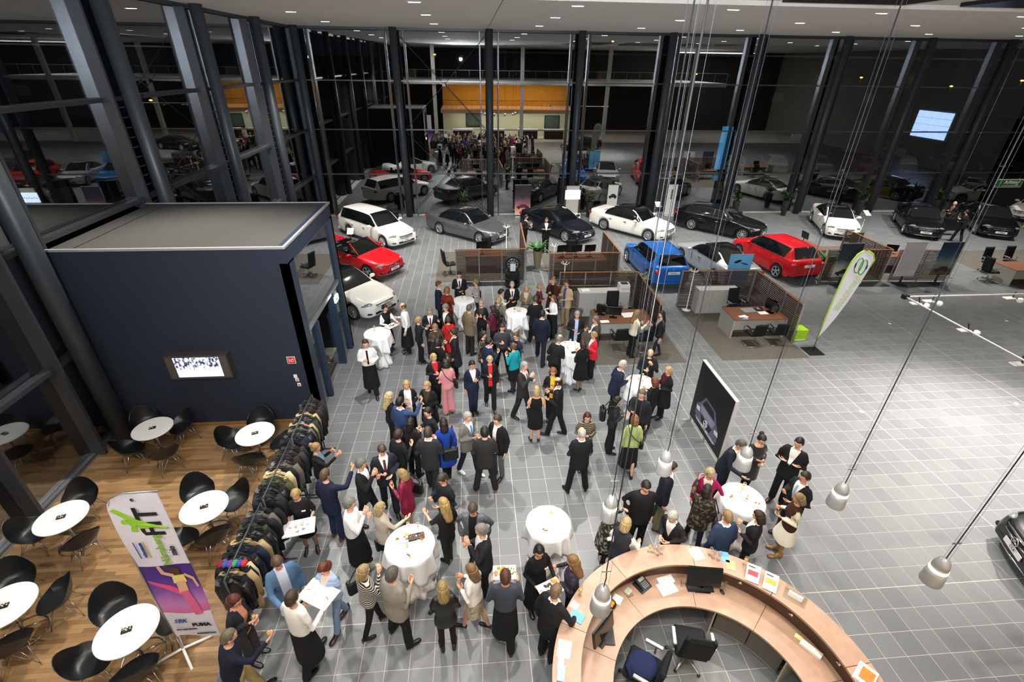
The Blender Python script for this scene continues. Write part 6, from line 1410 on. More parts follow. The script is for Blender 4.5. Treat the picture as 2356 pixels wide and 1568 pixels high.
def office_chair(loc, rz, lb, tall=True):
    t = thing('office_chair', lb, 'office chair', loc, rz); MB().bbox(-.25, -.24, .42, .25, .25, .50, .04).build('seat', cloth('#1a1b1e'), t)
    m_ = Matrix.Translation((0, -.24, .5)) @ Matrix.Rotation(.12, 4, 'X'); MB().bbox(-.23, -.05, .02, .23, .03, .62 if tall else .42, .05, mat=m_).build('backrest', cloth('#1a1b1e'), t)
    for s in (-1, 1): MB().tube([(s*.28, -.1, .48), (s*.29, -.1, .66)], .016, 6).build('arm_post', ALU, t); MB().bbox(s*.29-.03, -.2, .66, s*.29+.03, .08, .69, .01).build('armrest', M('armrest_grey', '#8f9295', .4, .6), t)
    MB().tube([(0, 0, .08), (0, 0, .43)], .028, 10).build('column', CHROME, t)
    for k in range(5): a = 2*PI*k/5+.3; MB().tube([(0, 0, .10), (.30*math.cos(a), .30*math.sin(a), .065)], [.026, .018], 8).build('base_arm', ALU, t); MB().ell((.30*math.cos(a), .30*math.sin(a), .03), (.028, .028, .028), 8, 6).build('castor', BLACKP, t)
    return t
def visitor_chair(loc, rz, lb):
    t = thing('visitor_chair', lb, 'chair', loc, rz); MB().bbox(-.24, -.22, .42, .24, .24, .47, .02).build('seat', cloth('#17181a'), t)
    m_ = Matrix.Translation((0, -.22, .46)) @ Matrix.Rotation(.15, 4, 'X'); MB().bbox(-.23, -.03, .0, .23, .02, .42, .02, mat=m_).build('backrest', cloth('#17181a'), t)
    for s in (-1, 1): MB().tube([(s*.26, -.24, .66), (s*.27, .14, .66), (s*.27, .22, .62), (s*.26, .22, .03), (s*.26, .18, .014), (s*.25, -.22, .014)], .012, 7).build('cantilever_tube', CHROME, t); MB().bbox(s*.265-.02, -.2, .665, s*.265+.02, .12, .685, .008).build('arm_pad', BLACKP, t)
    MB().tube([(-.25, -.22, .014), (.25, -.22, .014)], .012, 7).build('floor_bar', CHROME, t)
def sideboard(x0, y0, x1, y1, lb, h=.98):
    t = thing('sideboard', lb, 'cabinet', (x0, y0, .012)); w, d = x1-x0, y1-y0; MB().box(0, .012, 0, w, d, h-.02).build('carcass', GREYL, t); MB().bbox(-.01, -.01, h-.02, w+.01, d, h, .005).build('top', M('light_laminate', '#c4c2ba', .5), t)
    for k in range(3):
        f = link('door', MB().bbox(k*w/3+.005, -.008, .04, (k+1)*w/3-.005, .012, h-.03, .004).mesh('door', GREYL), t); MB().box((k+1)*w/3-.05, -.018, h*.5, (k+1)*w/3-.038, -.006, h*.5+.12).build('door_handle', ALU, f)
    return t
def printer(loc, rz, lb, big=False):
    t = thing('printer', lb, 'printer', loc, rz); s = 1.35 if big else 1; MB().bbox(-.2*s, -.18*s, 0, .2*s, .18*s, .26*s, .02).build('body', M('printer_white', '#d8d6d0', .5) if not big else M('printer_grey', '#3a3c40', .5), t)
    MB().bbox(-.13*s, -.1*s, .26*s, .13*s, .1*s, .28*s, .01).build('paper_output', BLACKP, t); MB().box(-.15*s, -.185*s, .06*s, .15*s, -.178*s, .14*s).build('tray_front', M('tray_lightgrey', '#bfbdb8', .5), t)
def phone(loc, rz, lb):
    t = thing('desk_phone', lb, 'telephone', loc, rz); MB().add([(-.12, -.11, 0), (.12, -.11, 0), (.12, .11, 0), (-.12, .11, 0), (-.12, -.11, .02), (.12, -.11, .02), (.12, .11, .075), (-.12, .11, .075)], [(3, 2, 1, 0), (4, 5, 6, 7), (0, 1, 5, 4), (1, 2, 6, 5), (2, 3, 7, 6), (3, 0, 4, 7)]).build('base', BLACKP, t)
    MB().bbox(-.115, -.09, .04, -.07, .10, .085, .012).build('handset', MONB, t)
    k = MB()
    for r in range(4):
        for c in range(4): k.box(-.03+c*.03, -.08+r*.026, .035+r*.0065, -.03+c*.03+.02, -.08+r*.026+.017, .042+r*.0065)
    stuff(k.build('buttons', M('button_grey', '#8f9092', .5), t)); MB().box(-.03, .035, .064, .09, .09, .074).build('display', M('lcd', '#aab09a', .3), t)
def coat_stand(loc, lb):
    t = thing('coat_stand', lb, 'coat stand', loc); MB().lathe([(.17, 0), (.17, .015), (.03, .03), (.016, .05), (.016, 1.62)], 20).build('post', WHITE, t)
    for k in range(6): a = 2*PI*k/6; MB().tube([(0, 0, 1.58), (.10*math.cos(a), .10*math.sin(a), 1.60), (.17*math.cos(a), .17*math.sin(a), 1.68)], .011, 6).build('hook', WHITE, t)
# bay beside the crowd
desk(4.05, 14.02, 6.02, 15.05, 'walnut desk with two monitors beside the standing crowd'); sideboard(3.85, 15.98, 5.75, 16.45, 'grey low cabinet row with the small white printer'); printer((5.55, 16.2, .992), 0, 'small white printer on the grey cabinet')
monitor((4.72, 14.45, .755), PI-.25, 'black monitor on the desk beside the crowd'); monitor((4.38, 14.7, .755), PI-.5, 'second black monitor at the left end of the crowd desk', .4, .26)
keyboard((4.75, 14.75, .755), PI, 'black keyboard behind the monitor on the crowd desk'); sheet((5.35, 14.6, .755), .1, .55, .35, 'large printed desk pad on the crowd desk'); sheet((4.35, 14.15, .755), .05, .3, .18, 'white papers at the front edge of the crowd desk')
phone((4.3, 14.95, .755), PI, 'black telephone on the crowd desk'); office_chair((5.05, 15.5, .012), PI, 'black high-backed office chair behind the crowd desk')
visitor_chair((4.75, 13.6, .012), 0, 'black cantilever chair before the crowd desk, left'); visitor_chair((5.55, 13.5, .012), .1, 'black cantilever chair before the crowd desk, right')
coat_stand((3.5, 17.0+.35, .003), 'white coat stand behind the woman in the rust cardigan'); sheet((4.1, 16.2, .992), .2, .3, .2, 'stack of papers on the grey cabinet near the crowd', h=.03)
# bay beside the feather flag
desk(8.88, 14.02, 10.82, 15.03, 'walnut desk beside the lime green box'); sideboard(8.45, 16.0, 10.0, 16.45, 'grey low cabinet behind the desk with visitor chairs'); printer((10.35, 16.25, .012), 0, 'dark multifunction printer in the screen corner', True)
bpy.data.objects[-1] if False else None
office_chair((9.75, 15.55, .012), PI+.15, 'black high-backed office chair behind the walnut desk near the flag'); monitor((10.45, 14.55, .755), PI/2+.35, 'black monitor at the right end of the desk near the flag'); monitor((10.62, 14.85, .755), PI/2+.5, 'second black monitor against the screen near the flag', .4, .26)
phone((10.1, 14.75, .755), PI, 'black telephone on the desk near the flag'); sheet((9.75, 14.75, .755), .1, .5, .33, 'grey desk pad on the desk near the flag', M('desk_pad', '#8f9598', .6)); sheet((9.3, 14.25, .755), .3, .3, .2, 'white papers on the front corner of the desk near the flag'); sheet((10.15, 14.5, .755), .05, .32, .22, 'open brochure beside the monitor near the flag'); sheet((9.28, 14.12, .755), -.1, .22, .12, 'blue leaflet on the front edge of the desk near the flag', M('leaf_blue', '#9ab0d8', .6))
visitor_chair((9.45, 13.62, .012), .05, 'black cantilever visitor chair, left one on the flag bay carpet'); visitor_chair((10.3, 13.66, .012), -.1, 'black cantilever visitor chair, right one on the flag bay carpet'); coat_stand((8.24, 16.36, .012), 'white coat stand at the end of the flag bay screen')
# far bays
desk(-.4, 20.6, 1.5, 21.5, 'walnut desk behind the screen with the tyre stack'); monitor((.35, 21.0, .755), PI+.3, 'black monitor rising above the screen with the tyre stack', z=.28); office_chair((-1.1, 20.6, .012), -1.2, 'black office chair at the left end of the tyre stack screen'); office_chair((.6, 22.0, .012), PI, 'black office chair behind the tyre stack screen'); coat_stand((1.55, 22.2, .012), 'white coat stand in front of the grey saloon')
desk(3.5, 19.9, 5.9, 20.8, 'walnut desk with three monitors right of the plant'); [monitor((3.95+q*.62, 20.4, .755), PI+.15, '%s of three black monitors right of the plant' % ('left', 'middle', 'right')[q], z=.26) for q in range(3)]
coat_stand((3.4, 19.4, .012), 'white coat stand right of the tall potted plant'); office_chair((4.6, 21.4, .012), PI, 'black office chair behind the three monitors')
desk(16.0, 20.8, 16.8, 22.3, 'walnut desk between red crossover and poster displays'); monitor((16.3, 21.9, .755), PI/2, 'black monitor behind the red crossover', z=.25)
desk(23.6, 17.9, 26.2, 19.0, 'walnut desk at the right frame edge'); monitor((24.9, 18.5, .755), PI, 'black monitor on the desk at the right frame edge'); office_chair((24.2, 19.6, .012), PI, 'black chair behind the right edge desk'); office_chair((23.2, 18.6, .012), -PI/2, 'black chair at the left end of the right edge desk'); office_chair((25.4, 19.7, .012), PI, 'second black chair behind the right edge desk')
desk(18.9, 19.8, 20.8, 20.7, 'walnut desk behind the plain white poster'); monitor((19.6, 20.3, .755), PI-.3, 'black monitor behind the plain white poster')
t = thing('picture_stand', 'small standing car picture behind the feather flag screen', 'picture', (18.6, 21.4, .012)); MB().box(-.02, -.01, 0, .02, .01, .9).build('stand', ALU, t); MB().box(-.3, -.015, .9, .3, .015, 1.4).build('print', M('print_olive', '#6a6a4a', .5, 0, .7, 4), t)
# ------------------------------------------------------------------ reception desk
RC = Vector((3.12, 2.96)); RWOOD = M('reception_oak', '#a58570', .42, 0, .3, 5)
rec = thing('reception_desk', 'curved walnut reception desk with raised counter ring', 'reception desk', (RC.x, RC.y, .003))
def arc(r0, r1, z0, z1, a0, a1, n=14):
    mb = MB(); rings = []
    for k in range(n+1):
        a = math.radians(a0+(a1-a0)*k/n); c, s = math.cos(a), math.sin(a)
        rings.append([(r0*c, r0*s, z0), (r1*c, r1*s, z0), (r1*c, r1*s, z1), (r0*c, r0*s, z1)])
    return mb.ring_loft(rings, 0, True, False)
cuts = [-30, 5, 42, 78, 116, 152, 188, 215]
for a0, a1 in zip(cuts, cuts[1:]):
    arc(1.86, 2.25, 1.08, 1.12, a0+.12, a1-.12).build('counter_top', RWOOD, rec)
    arc(1.38, 1.97, .715, .75, a0+.12, a1-.12).build('desk_top', RWOOD, rec)
    arc(2.10, 2.14, .0, 1.08, a0, a1).build('front_panel', RWOOD, rec)
    arc(1.955, 1.975, .75, 1.08, a0, a1).build('back_panel', M('dark_oak', '#4a3224', .5, 0, .2, 8), rec)
MESHM = M('mesh_door', '#6a645c', .6, .3, .5, 220)
for a0, a1 in ((24, 43), (43.5, 62), (150, 170)):
    arc(1.56, 1.60, .06, .68, a0, a1, 6).build('mesh_door', MESHM, rec)
arc(1.55, 1.61, .03, .06, 20, 64, 10).build('cabinet_plinth', ALU, rec)
for a in (20, 64, 8, 118, 148): arc(1.45, 1.9, .0, .71, a, a+.9, 1).build('support_panel', GREYL, rec)
for k, (px, py) in enumerate(((1705, 1332), (1823, 1407), (1935, 1520))):
    c = P(px, py, 1.0); a = math.atan2(c.y-RC.y, c.x-RC.x); MB().tube([(1.948*math.cos(a)-.03*math.sin(a), 1.948*math.sin(a)+.03*math.cos(a), .93), (1.948*math.cos(a)+.03*math.sin(a), 1.948*math.sin(a)-.03*math.cos(a), .93)], .03, 12).build('cable_grommet', CHROME, rec)
def dk(px, py, z=.754):
    c = P(px, py, z); d = Vector((c.x-RC.x, c.y-RC.y)); lim = (1.46, 1.83) if z < 1 else (1.95, 2.17)
    d = d.normalized()*min(max(d.length, lim[0]), lim[1]); return (RC.x+d.x, RC.y+d.y, z+.001)
def ck(px, py): return dk(px, py, 1.123)
def rad(p): return math.atan2(p[1]-RC.y, p[0]-RC.x)-PI/2
p = (RC.x+1.71*math.cos(1.27), RC.y+1.71*math.sin(1.27), .755); monitor(p, rad(p)+.15, 'wide black monitor on the reception desk facing the camera', .56, .34, .12, .28)
p = (RC.x+1.64*math.cos(2.52), RC.y+1.64*math.sin(2.52), .755); monitor(p, rad(p)-.2, 'slim black monitor at the left of the reception desk', .52, .32, .10, .2)
keyboard(dk(1610, 1352), -.1, 'black keyboard in front of the wide reception monitor'); keyboard(dk(1400, 1450), PI/2-.12, 'black keyboard at the left of the reception desk')
p = dk(1472, 1338); phone(p, .55, 'black desk telephone with many keys on the reception desk')
sheet(dk(1535, 1352), .25, .30, .22, 'large white sheet between telephone and keyboard on reception desk'); sheet(dk(1522, 1312), .2, .28, .14, 'white folder pile at the back of the reception desk', h=.02); sheet(dk(1415, 1372), .9, .15, .15, 'square white note sheet left of the telephone'); sheet(dk(1660, 1325), .0, .05, .07, 'small yellow sticky note by the monitor', M('sticky', '#e8dc9a', .6)) if False else None
t = thing('computer_mouse', 'black computer mouse right of the reception keyboard', 'mouse', dk(1661, 1362), .3); MB().ell((0, 0, .016), (.03, .05, .018), 10, 6).build('mouse_body', BLACKP, t)
t = thing('pen', 'blue and white pen on the reception desk', 'pen', dk(1567, 1342), 1.2); MB().tube([(-.07, 0, .006), (.07, 0, .006)], .005, 6).build('barrel', M('pen_blue', '#4a5a8a', .4), t)
t = thing('spectacles', 'folded dark spectacles beside the telephone', 'spectacles', dk(1450, 1370), .3)
for s in (-1, 1): MB().tube([(s*.03+.022*math.cos(a), .016*math.sin(a), .008) for a in [2*PI*q/12 for q in range(13)]], .003, 4).build('lens_rim', BLACKP, t)
t = thing('card_reader', 'pale grey card reader left of the telephone', 'card reader', dk(1430, 1342), .7); MB().bbox(-.06, -.05, 0, .06, .05, .04, .012).build('case', M('reader_grey', '#b8b6ae', .5), t); MB().box(-.04, -.025, .04, .04, .03, .043).build('display', M('lcd', '#aab09a', .3), t)
t = thing('fruit_bowl', 'small bowl with orange fruit behind the hanging lamp', 'bowl', dk(1393, 1382)); MB().lathe([(.05, 0), (.09, .04), (.095, .05), (.085, .048), (.05, .012)], 16).build('bowl', BLACKP, t)
for q in range(4): MB().ell((.035*math.cos(q*1.6), .035*math.sin(q*1.6), .055), (.034, .034, .032), 9, 6).build('orange', M('fruit_orange', '#e08a1c', .5), t)
for q, (px, py) in enumerate(((1493, 1268), (1502, 1270), (1512, 1262), (1512, 1276), (1521, 1273))): place_glass(ck(px, py), 'used wine glass in the cluster on the counter, %s' % ('leftmost with amber drink', 'second from left', 'rear one', 'front one', 'rightmost')[q], empty=q > 0, group='glasses on the reception counter')
for q, (px, py, lb) in enumerate(((1333, 1368, 'wine glass beside the bald man at the counter'), (1714, 1290, 'wine glass near the brochures on the counter'))): place_glass(ck(px, py), lb, group='glasses on the reception counter')
for q, (px, py) in enumerate(((1640, 1283), (1652, 1288), (1633, 1276))): place_glass(ck(px, py), 'empty glass near the counter brochures, %s' % ('middle', 'right', 'left')[q], empty=True, group='glasses on the reception counter')
for q, (px, py) in enumerate(((1655, 1352), (1668, 1322))): place_glass(dk(px, py), 'wine glass on the desk level right of the monitor, %s' % ('front', 'rear')[q], empty=q == 1, group='glasses on the reception counter')
def brochure(px, py, w, d, rz, cols, lb, tilt=.5):
    c = P(px, py, 1.16); t = thing('brochure_holder', lb, 'brochure', (c.x, c.y, 1.122), rz); m_ = Matrix.Rotation(tilt, 4, 'X')
    MB().box(-w/2, -d/2, .03, w/2, d/2, .04, mat=Matrix.Translation((0, 0, .05)) @ m_).build('cover', PAPER, t); MB().box(-w*.38, -d*.15, .0405, w*.38, d*.15, .042, mat=Matrix.Translation((0, 0, .05)) @ m_).build('car_picture', M('print', cols, .5, 0, .6, 30), t)
    MB().box(-w*.4, d*.3, .0405, w*.1, d*.38, .042, mat=Matrix.Translation((0, 0, .05)) @ m_).build('title_line', BLACKP, t); MB().tube([(0, d*.35, 0), (0, d*.42, .13)], .008, 6).build('stand_leg', CLEAR, t); MB().box(-w/2, -d/2, 0, w/2, d/2, .006).build('stand_base', CLEAR, t)
brochure(1731, 1320, .20, .27, -.55, '#a3202a', 'brochure with a red car on the reception counter'); brochure(1772, 1340, .20, .27, -.62, '#c8962a', 'brochure with a yellow car on the reception counter')
sheet(ck(1602, 1273), .12, .2, .24, 'white sheet on the counter above the wide monitor'); sheet(ck(1667, 1277), -.3, .14, .2, 'blue and yellow leaflet on the counter', M('leaf_blueyellow', '#6aa0c8', .5, 0, .5, 12)); sheet(ck(1681, 1300), -.35, .14, .18, 'small car leaflet on the counter', M('leaf_sand', '#b0a070', .5, 0, .6, 14)); sheet(ck(1328, 1418), .9, .16, .2, 'blue magazine beside the bald man on the counter', M('leaf_blue2', '#5aa0c0', .5, 0, .5, 12), .012)
sheet(ck(1322, 1392), .8, .12, .12, 'white napkin beside the bald man on the counter'); sheet(ck(1298, 1492), 1.25, .24, .19, 'white sheet with blue print on the left counter'); sheet(ck(1290, 1527), 1.3, .18, .08, 'small standing card on the left counter', h=.02); sheet(ck(1291, 1550), 1.3, .2, .1, 'blue leaflet stack at the left frame bottom on the counter', M('leaf_blue', '#9ab0d8', .6), .03)
t = thing('acrylic_box', 'clear acrylic box with white leaflets on the counter', 'leaflet box', ck(1828, 1375), -.78); MB().box(-.16, -.1, 0, .16, .1, .006).build('base', CLEAR, t); MB().box(-.16, .09, 0, .16, .1, .14).build('back', CLEAR, t); MB().box(-.10, -.02, .006, .10, .02, .09).build('leaflets', PAPER, t)
sheet(dk(1868, 1440), -.9, .1, .07, 'yellow note pad in the desk recess', M('sticky', '#e8dc9a', .6), .02); sheet(dk(1893, 1478), -.95, .3, .1, 'white file tray in the desk recess', h=.05)
c = P(1990, 1553, 1.14); t = thing('magazine_stack', 'stack of magazines with orange cover at the right counter end', 'magazines', (c.x, c.y, 1.123), -.95)
for q in range(6): MB().box(-.11+.004*(q % 3), -.15, q*.007, .11+.004*(q % 3), .15, q*.007+.006).build('magazine', PAPER, t)
MB().box(-.06, -.10, .042, .10, .10, .0435).build('cover_picture', M('print', '#d8742a', .5, 0, .5, 20), t)
p = P(1585, 1470, .45); office_chair((p.x, p.y-.05, .003), -.25, 'black office chair with chrome base inside the reception ring'); p = P(1478, 1535, .45); ch = office_chair((p.x, p.y, .003), .95, 'black office chair with a navy jacket at the reception frame bottom', False)
t = thing('jacket', 'navy jacket lying over the office chair', 'jacket', (p.x-.02, p.y-.02, .50)); MB().ell((0, 0, .06), (.24, .22, .09), 14, 7).build('jacket_body', cloth('#1a2244'), t); MB().tube([(-.1, .1, .1), (-.22, .0, .06), (-.2, -.14, .02)], .05, 8).build('jacket_sleeve', cloth('#1a2244'), t)
# ------------------------------------------------------------------ pendant lamps over the desk
PENM = M('pendant_shell', '#b4b5b5', .4, .3, .08); BANDM = M('pendant_band', '#fff3cf', .4, 0, 0, emit=7)
PN = ('hanging lamp directly over the left desk monitor', 'hanging lamp in front of the woman in the patterned coat', 'hanging lamp left of the black car poster foot', 'hanging lamp before the balding man at the right table', 'hanging lamp over the open floor right of the desk', 'hanging lamp over the bare floor nearest the black car front')
for i, (px, py) in enumerate(((1380, 1400), (1400, 1190), (1525, 1085), (1707, 1075), (1920, 1160), (2140, 1335))):
    c = P(px, py, 3.4); t = thing('pendant_lamp', PN[i], 'pendant lamp', (c.x, c.y, 3.4), 0, 'pendant lamps')
    MB().lathe([(.105, 0), (.108, .015), (.100, .13), (.092, .20)], 24).build('shade', PENM, t); MB().lathe([(.090, .20), (.086, .235)], 24).build('light_band', BANDM, t); MB().lathe([(.085, .235), (.072, .31), (.050, .36), (.02, .385)], 24).build('cap', PENM, t)
    MB().tube([(0, 0, .38), (.014, .01, .50), (0, 0, .64), (0, 0, CEIL+.12-3.4)], .0062, 6).build('cable', BLACKP, t)
    for s in (-1, 1): MB().tube([(s*.045, 0, .35), (s*.045, 0, CEIL+.12-3.4)], .0012, 5).build('suspension_wire', STEEL, t)
    MB().box(-.05, -.006, .62, .05, .006, .635).build('wire_spreader', ALU, t)
    l = bpy.data.lights.new('pendant_bulb', 'SPOT'); l.energy = 55; l.spot_size = 1.6; l.spot_blend = .5; l.shadow_soft_size = .05; l.color = (1, .93, .8)
    o = bpy.data.objects.new('pendant_bulb', l); COL.objects.link(o); o.parent = t; o.location = (0, 0, .0-.01)
# ------------------------------------------------------------------ hanging light frame on the right
z0 = 4.6; c0 = P(2083, 682, z0); t = thing('light_frame', 'white hanging light frame over the open floor on the right', 'light frame', (c0.x, c0.y, z0))
WB = M('frame_white', '#bcbab4', .45)
MB().tube([(0, 0, 0), (0, -4.6, 0)], .015, 8).build('frame_bar', WB, t); MB().tube([(0, 0, 0), (6, 0, 0)], .015, 8).build('frame_bar', WB, t); MB().box(-.05, -.04, -.04, .05, .04, .04).build('corner_joint', BLACKP, t)
for x, y in ((0, 0), (0, -2.2), (0, -4.4), (2.6, 0), (5.2, 0)): MB().tube([(x, y, .02), (x, y, CEIL+.12-z0)], .003, 4).build('suspension_wire', STEEL, t)
for i, (px, py) in enumerate(((2110, 700), (2140, 695), (2222, 762), (2345, 840), (2325, 688))):
    c = P(px, py, z0-.15)-c0; s = link('spot_unit', None, t, c)
    MB().bbox(-.14, -.06, .02, .06, .06, .035, .008).build('reflector_panel', WB, s); MB().ell((.14, -.06, .0), (.055, .055, .05), 12, 8).build('spot_head', WHITE, s); MB().tube([(.02, 0, .03), (.12, -.04, .02)], .01, 6).build('arm', BLACKP, s); MB().tube([(.05, .02, .03), (.0 if abs(c.x) < .3 else .05, .02, .15)], .012, 6).build('hanger', BLACKP, s)
# ------------------------------------------------------------------ banners, posters, signs
t = thing('beach_flag', 'tall white and purple curved banner over the cafe tables', 'banner', (-4.86, 4.62, .006))
fw, fh = .70, 3.02; zb = .42
def flag_grid(z0, z1, name, mat, th=.006):
    n, k = 10, 16; f, b = [], []
    mb = MB(); V = []
    for j in range(k+1):
        z = z0+(z1-z0)*j/k
        for i in range(n+1):
            u = i/n; x = u*fw; left = 0
            if z > zb+fh-.28:
                q = min(1, (z-(zb+fh-.28))/.28); left = .26*(1-math.sqrt(max(0, 1-q*q)))
            x = left+(fw-left)*u; yy = -.02+.018*math.sin(u*5+z*1.7)+.01*math.sin(z*4+u*2); V.append((x, yy+.13*(z-zb)/fh, z))
    m_ = len(V); V2 = [(x, y+th, z) for x, y, z in V]; fs = []
    for j in range(k):
        for i in range(n):
            a = j*(n+1)+i; fs += [(a, a+1, a+n+2, a+n+1), (m_+a, m_+a+n+1, m_+a+n+2, m_+a+1)]
    mb.add(V+V2, fs, 0, True); return mb.build(name, mat, t)
FLW = M('flag_cloth_white', '#dcd8e4', .8, 0, .04, 40, .2)
def grad(name, cols, axis=2, lo=0, hi=1):
    m, nt, b = nodes(name); tc = nd(nt, 'TexCoord'); s = nd(nt, 'SeparateXYZ'); mr = nd(nt, 'MapRange'); mr.inputs[1].default_value = lo; mr.inputs[2].default_value = hi; r = nd(nt, 'ValToRGB')
    nz = nd(nt, 'TexNoise'); nz.inputs['Scale'].default_value = 3; ad = nd(nt, 'Math', operation='MULTIPLY_ADD'); ad.inputs[1].default_value = .25*(hi-lo)
    nt.links.new(tc.outputs['Object'], s.inputs[0]); nt.links.new(tc.outputs['Object'], nz.inputs['Vector']); nt.links.new(nz.outputs[0], ad.inputs[0]); nt.links.new(s.outputs[axis], ad.inputs[2]); nt.links.new(ad.outputs[0], mr.inputs[0]); nt.links.new(mr.outputs[0], r.inputs[0]); nt.links.new(r.outputs[0], b.inputs['Base Color'])
    e = r.color_ramp.elements
    while len(e) < len(cols): e.new(.5)
    for q, c in enumerate(cols): e[q].position = q/(len(cols)-1); e[q].color = (*lin(c), 1)
    b.inputs['Roughness'].default_value = .75; return m
flag_grid(zb+1.65, zb+fh, 'banner_cloth_top', FLW); flag_grid(zb+.60, zb+1.65, 'banner_cloth_picture', grad('flag_gradient', ('#d4588a', '#c07ab8', '#7a4aa0', '#4a2a86', '#3a2070'), 2, zb+.65, zb+1.8)); flag_grid(zb, zb+.60, 'banner_cloth_bottom', FLW)
def fy(z, x=.35): u = x/fw; return -.02+.018*math.sin(u*5+z*1.7)+.01*math.sin(z*4+u*2)+.13*(z-zb)/fh-.012
def ftext(body, size, x, z, col, rot90=True, bold=.004, shear=0):
    me = text_mesh(body, size, 'banner_lettering', .001, bold, 'CENTER', shear); me.materials.append(M('print_'+col, col, .7, 0, 0)); o = link('banner_lettering', me, t)
    o.matrix_local = Matrix.Translation((x, fy(z, x)-.008, z)) @ Matrix.Rotation(PI/2-.045, 4, 'X') @ (Matrix.Rotation(PI/2, 4, 'Z') if rot90 else Matrix.Identity(4)); return o
ftext('FIT', .40, .44, zb+2.50, '#15151a', True, .010); ftext('Nürnberg', .155, .43, zb+1.97, '#7fae2a', True, .003); ftext('mio', .12, .57, zb+1.95, '#1a1a22', True); ftext('NÜRNBERGER', .045, .215, zb+2.02, '#2a4a8a', True); ftext('®', .06, .34, zb+2.90, '#1a1a22', True)
for q, (x, c) in enumerate(((.13, '#2a4a9a'), (.25, '#c8a02a'))): MB().box(x, fy(zb+2.02, x)-.006, zb+1.85, x+.012, fy(zb+2.02, x)-.002, zb+2.18).build('logo_bar', M('print_'+c, c, .7, 0, 0), t)
ftext('SBK', .11, .22, zb+.42, '#1a4a9a', False, .003, .3); ftext('PUMA', .10, .52, zb+.34, '#15151a', False, .006); ftext('DIE TRAINERAKADEMIE', .03, .26, zb+.2, '#3a3a4a', False); ftext('MARKETINGCLUB', .035, .54, zb+.12, '#3a3a4a', False)
def flat(poly, z_off, col, name, dy=.0):
    mb = MB(); n = len(poly); fr = [(x, fy(z, x)-.007-dy, z) for x, z in poly]; bk_ = [(x, fy(z, x)-.003-dy, z) for x, z in poly]
    mb.add(fr+bk_, [tuple(range(n)), tuple(range(2*n-1, n-1, -1))]+[(i, n+i, n+(i+1) % n, (i+1) % n) for i in range(n)]); mb.build(name, M('print_'+col, col, .7, 0, .05), t)
G0 = zb+2.5
flat([(.03, G0+.26), (.08, G0+.28), (.28, G0+.06), (.42, G0-.02), (.60, G0-.10), (.66, G0-.08), (.64, G0-.12), (.42, G0-.10), (.30, G0-.10), (.26, G0-.02)], 0, '#8cc02c', 'leaping_figure')
flat([(.16, G0+.04), (.20, G0+.06), (.26, G0-.0), (.25, G0-.14), (.18, G0-.12), (.20, G0-.03)], 0, '#8cc02c', 'leaping_figure_arm'); flat([(.14+.035*math.cos(a), G0+.05+.04*math.sin(a)) for a in [2*PI*q/10 for q in range(10)]], 0, '#8cc02c', 'leaping_figure_head')
B0 = zb+1.12
flat([(.04, B0+.24), (.14, B0+.20), (.36, B0+.10), (.46, B0-.04), (.42, B0-.10), (.30, B0+.02), (.06, B0+.18)], 0, '#d8487e', 'dancer_leg'); flat([(.42, B0-.02), (.52, B0-.0), (.58, B0-.34), (.60, B0-.54), (.50, B0-.54), (.46, B0-.28)], 0, '#d2608c', 'dancer_leg'); flat([(.41, B0-.06), (.53, B0-.03), (.54, B0+.22), (.42, B0+.22)], 0, '#dba884', 'dancer_torso'); flat([(.39, B0+.16), (.56, B0+.16), (.55, B0+.32), (.40, B0+.32)], 0, '#e2d27a', 'dancer_top'); flat([(.40, B0+.30), (.28, B0+.38), (.26, B0+.54), (.30, B0+.54), (.33, B0+.41), (.44, B0+.34)], 0, '#dba884', 'dancer_arm'); flat([(.55, B0+.3), (.64, B0+.2), (.66, B0+.02), (.69, B0+.04), (.67, B0+.24), (.57, B0+.34)], 0, '#dba884', 'dancer_arm'); flat([(.44, B0+.30), (.52, B0+.32), (.52, B0+.46), (.40, B0+.50), (.35, B0+.46), (.42, B0+.42)], 0, '#4a2c1c', 'dancer_hair')
MB().tube([(.0, 0, .30), (.0, .02, 1.5), (.0, .10, zb+fh-.28), (.08, .115, zb+fh-.08), (.26, .125, zb+fh), (fw, .13, zb+fh)], .012, 8).build('pole', ALU, t); MB().tube([(0, 0, .05), (0, 0, .34)], .02, 8).build('pole_socket', ALU, t)
for a in (.5, 2.3): MB().tube([(-.42*math.cos(a), -.42*math.sin(a), .012), (0, 0, .06), (.42*math.cos(a), .42*math.sin(a), .012)], .022, 8).build('cross_foot', WHITE, t)
# feather flag
t = thing('feather_flag', 'leaf-shaped white flag with lime green edge reading smovey', 'flag', (11.31, 13.05, .004))
LIME = M('lime_print', '#9bc81e', .6, 0, .03); GREENP = M('green_print', '#4a8f2c', .6, 0, .03)
out = [(0, .52), (.02, 1.2), (.05, 2.0), (.10, 2.7), (.18, 3.2), (.28, 3.42), (.42, 3.53), (.60, 3.52), (.78, 3.42), (.90, 3.22), (.84, 3.0), (.72, 2.45), (.55, 1.8), (.36, 1.25), (.18, .85)]
def fl2(poly, y0, y1, mat, name):
    mb = MB(); n = len(poly); mb.add([(x, y0, z) for x, z in poly]+[(x, y1, z) for x, z in poly], [tuple(range(n)), tuple(range(2*n-1, n-1, -1))]+[(i, n+i, n+(i+1) % n, (i+1) % n) for i in range(n)]); return mb.build(name, mat, t)
fl2(out[::-1], -.002, .002, M('flag_white', '#e6e4ea', .75, 0, .03), 'flag_cloth')
edge = out[:11]; MB().tube([(x-.01, 0, z+.005) for x, z in edge], .022, 6).build('green_edge', LIME, t)
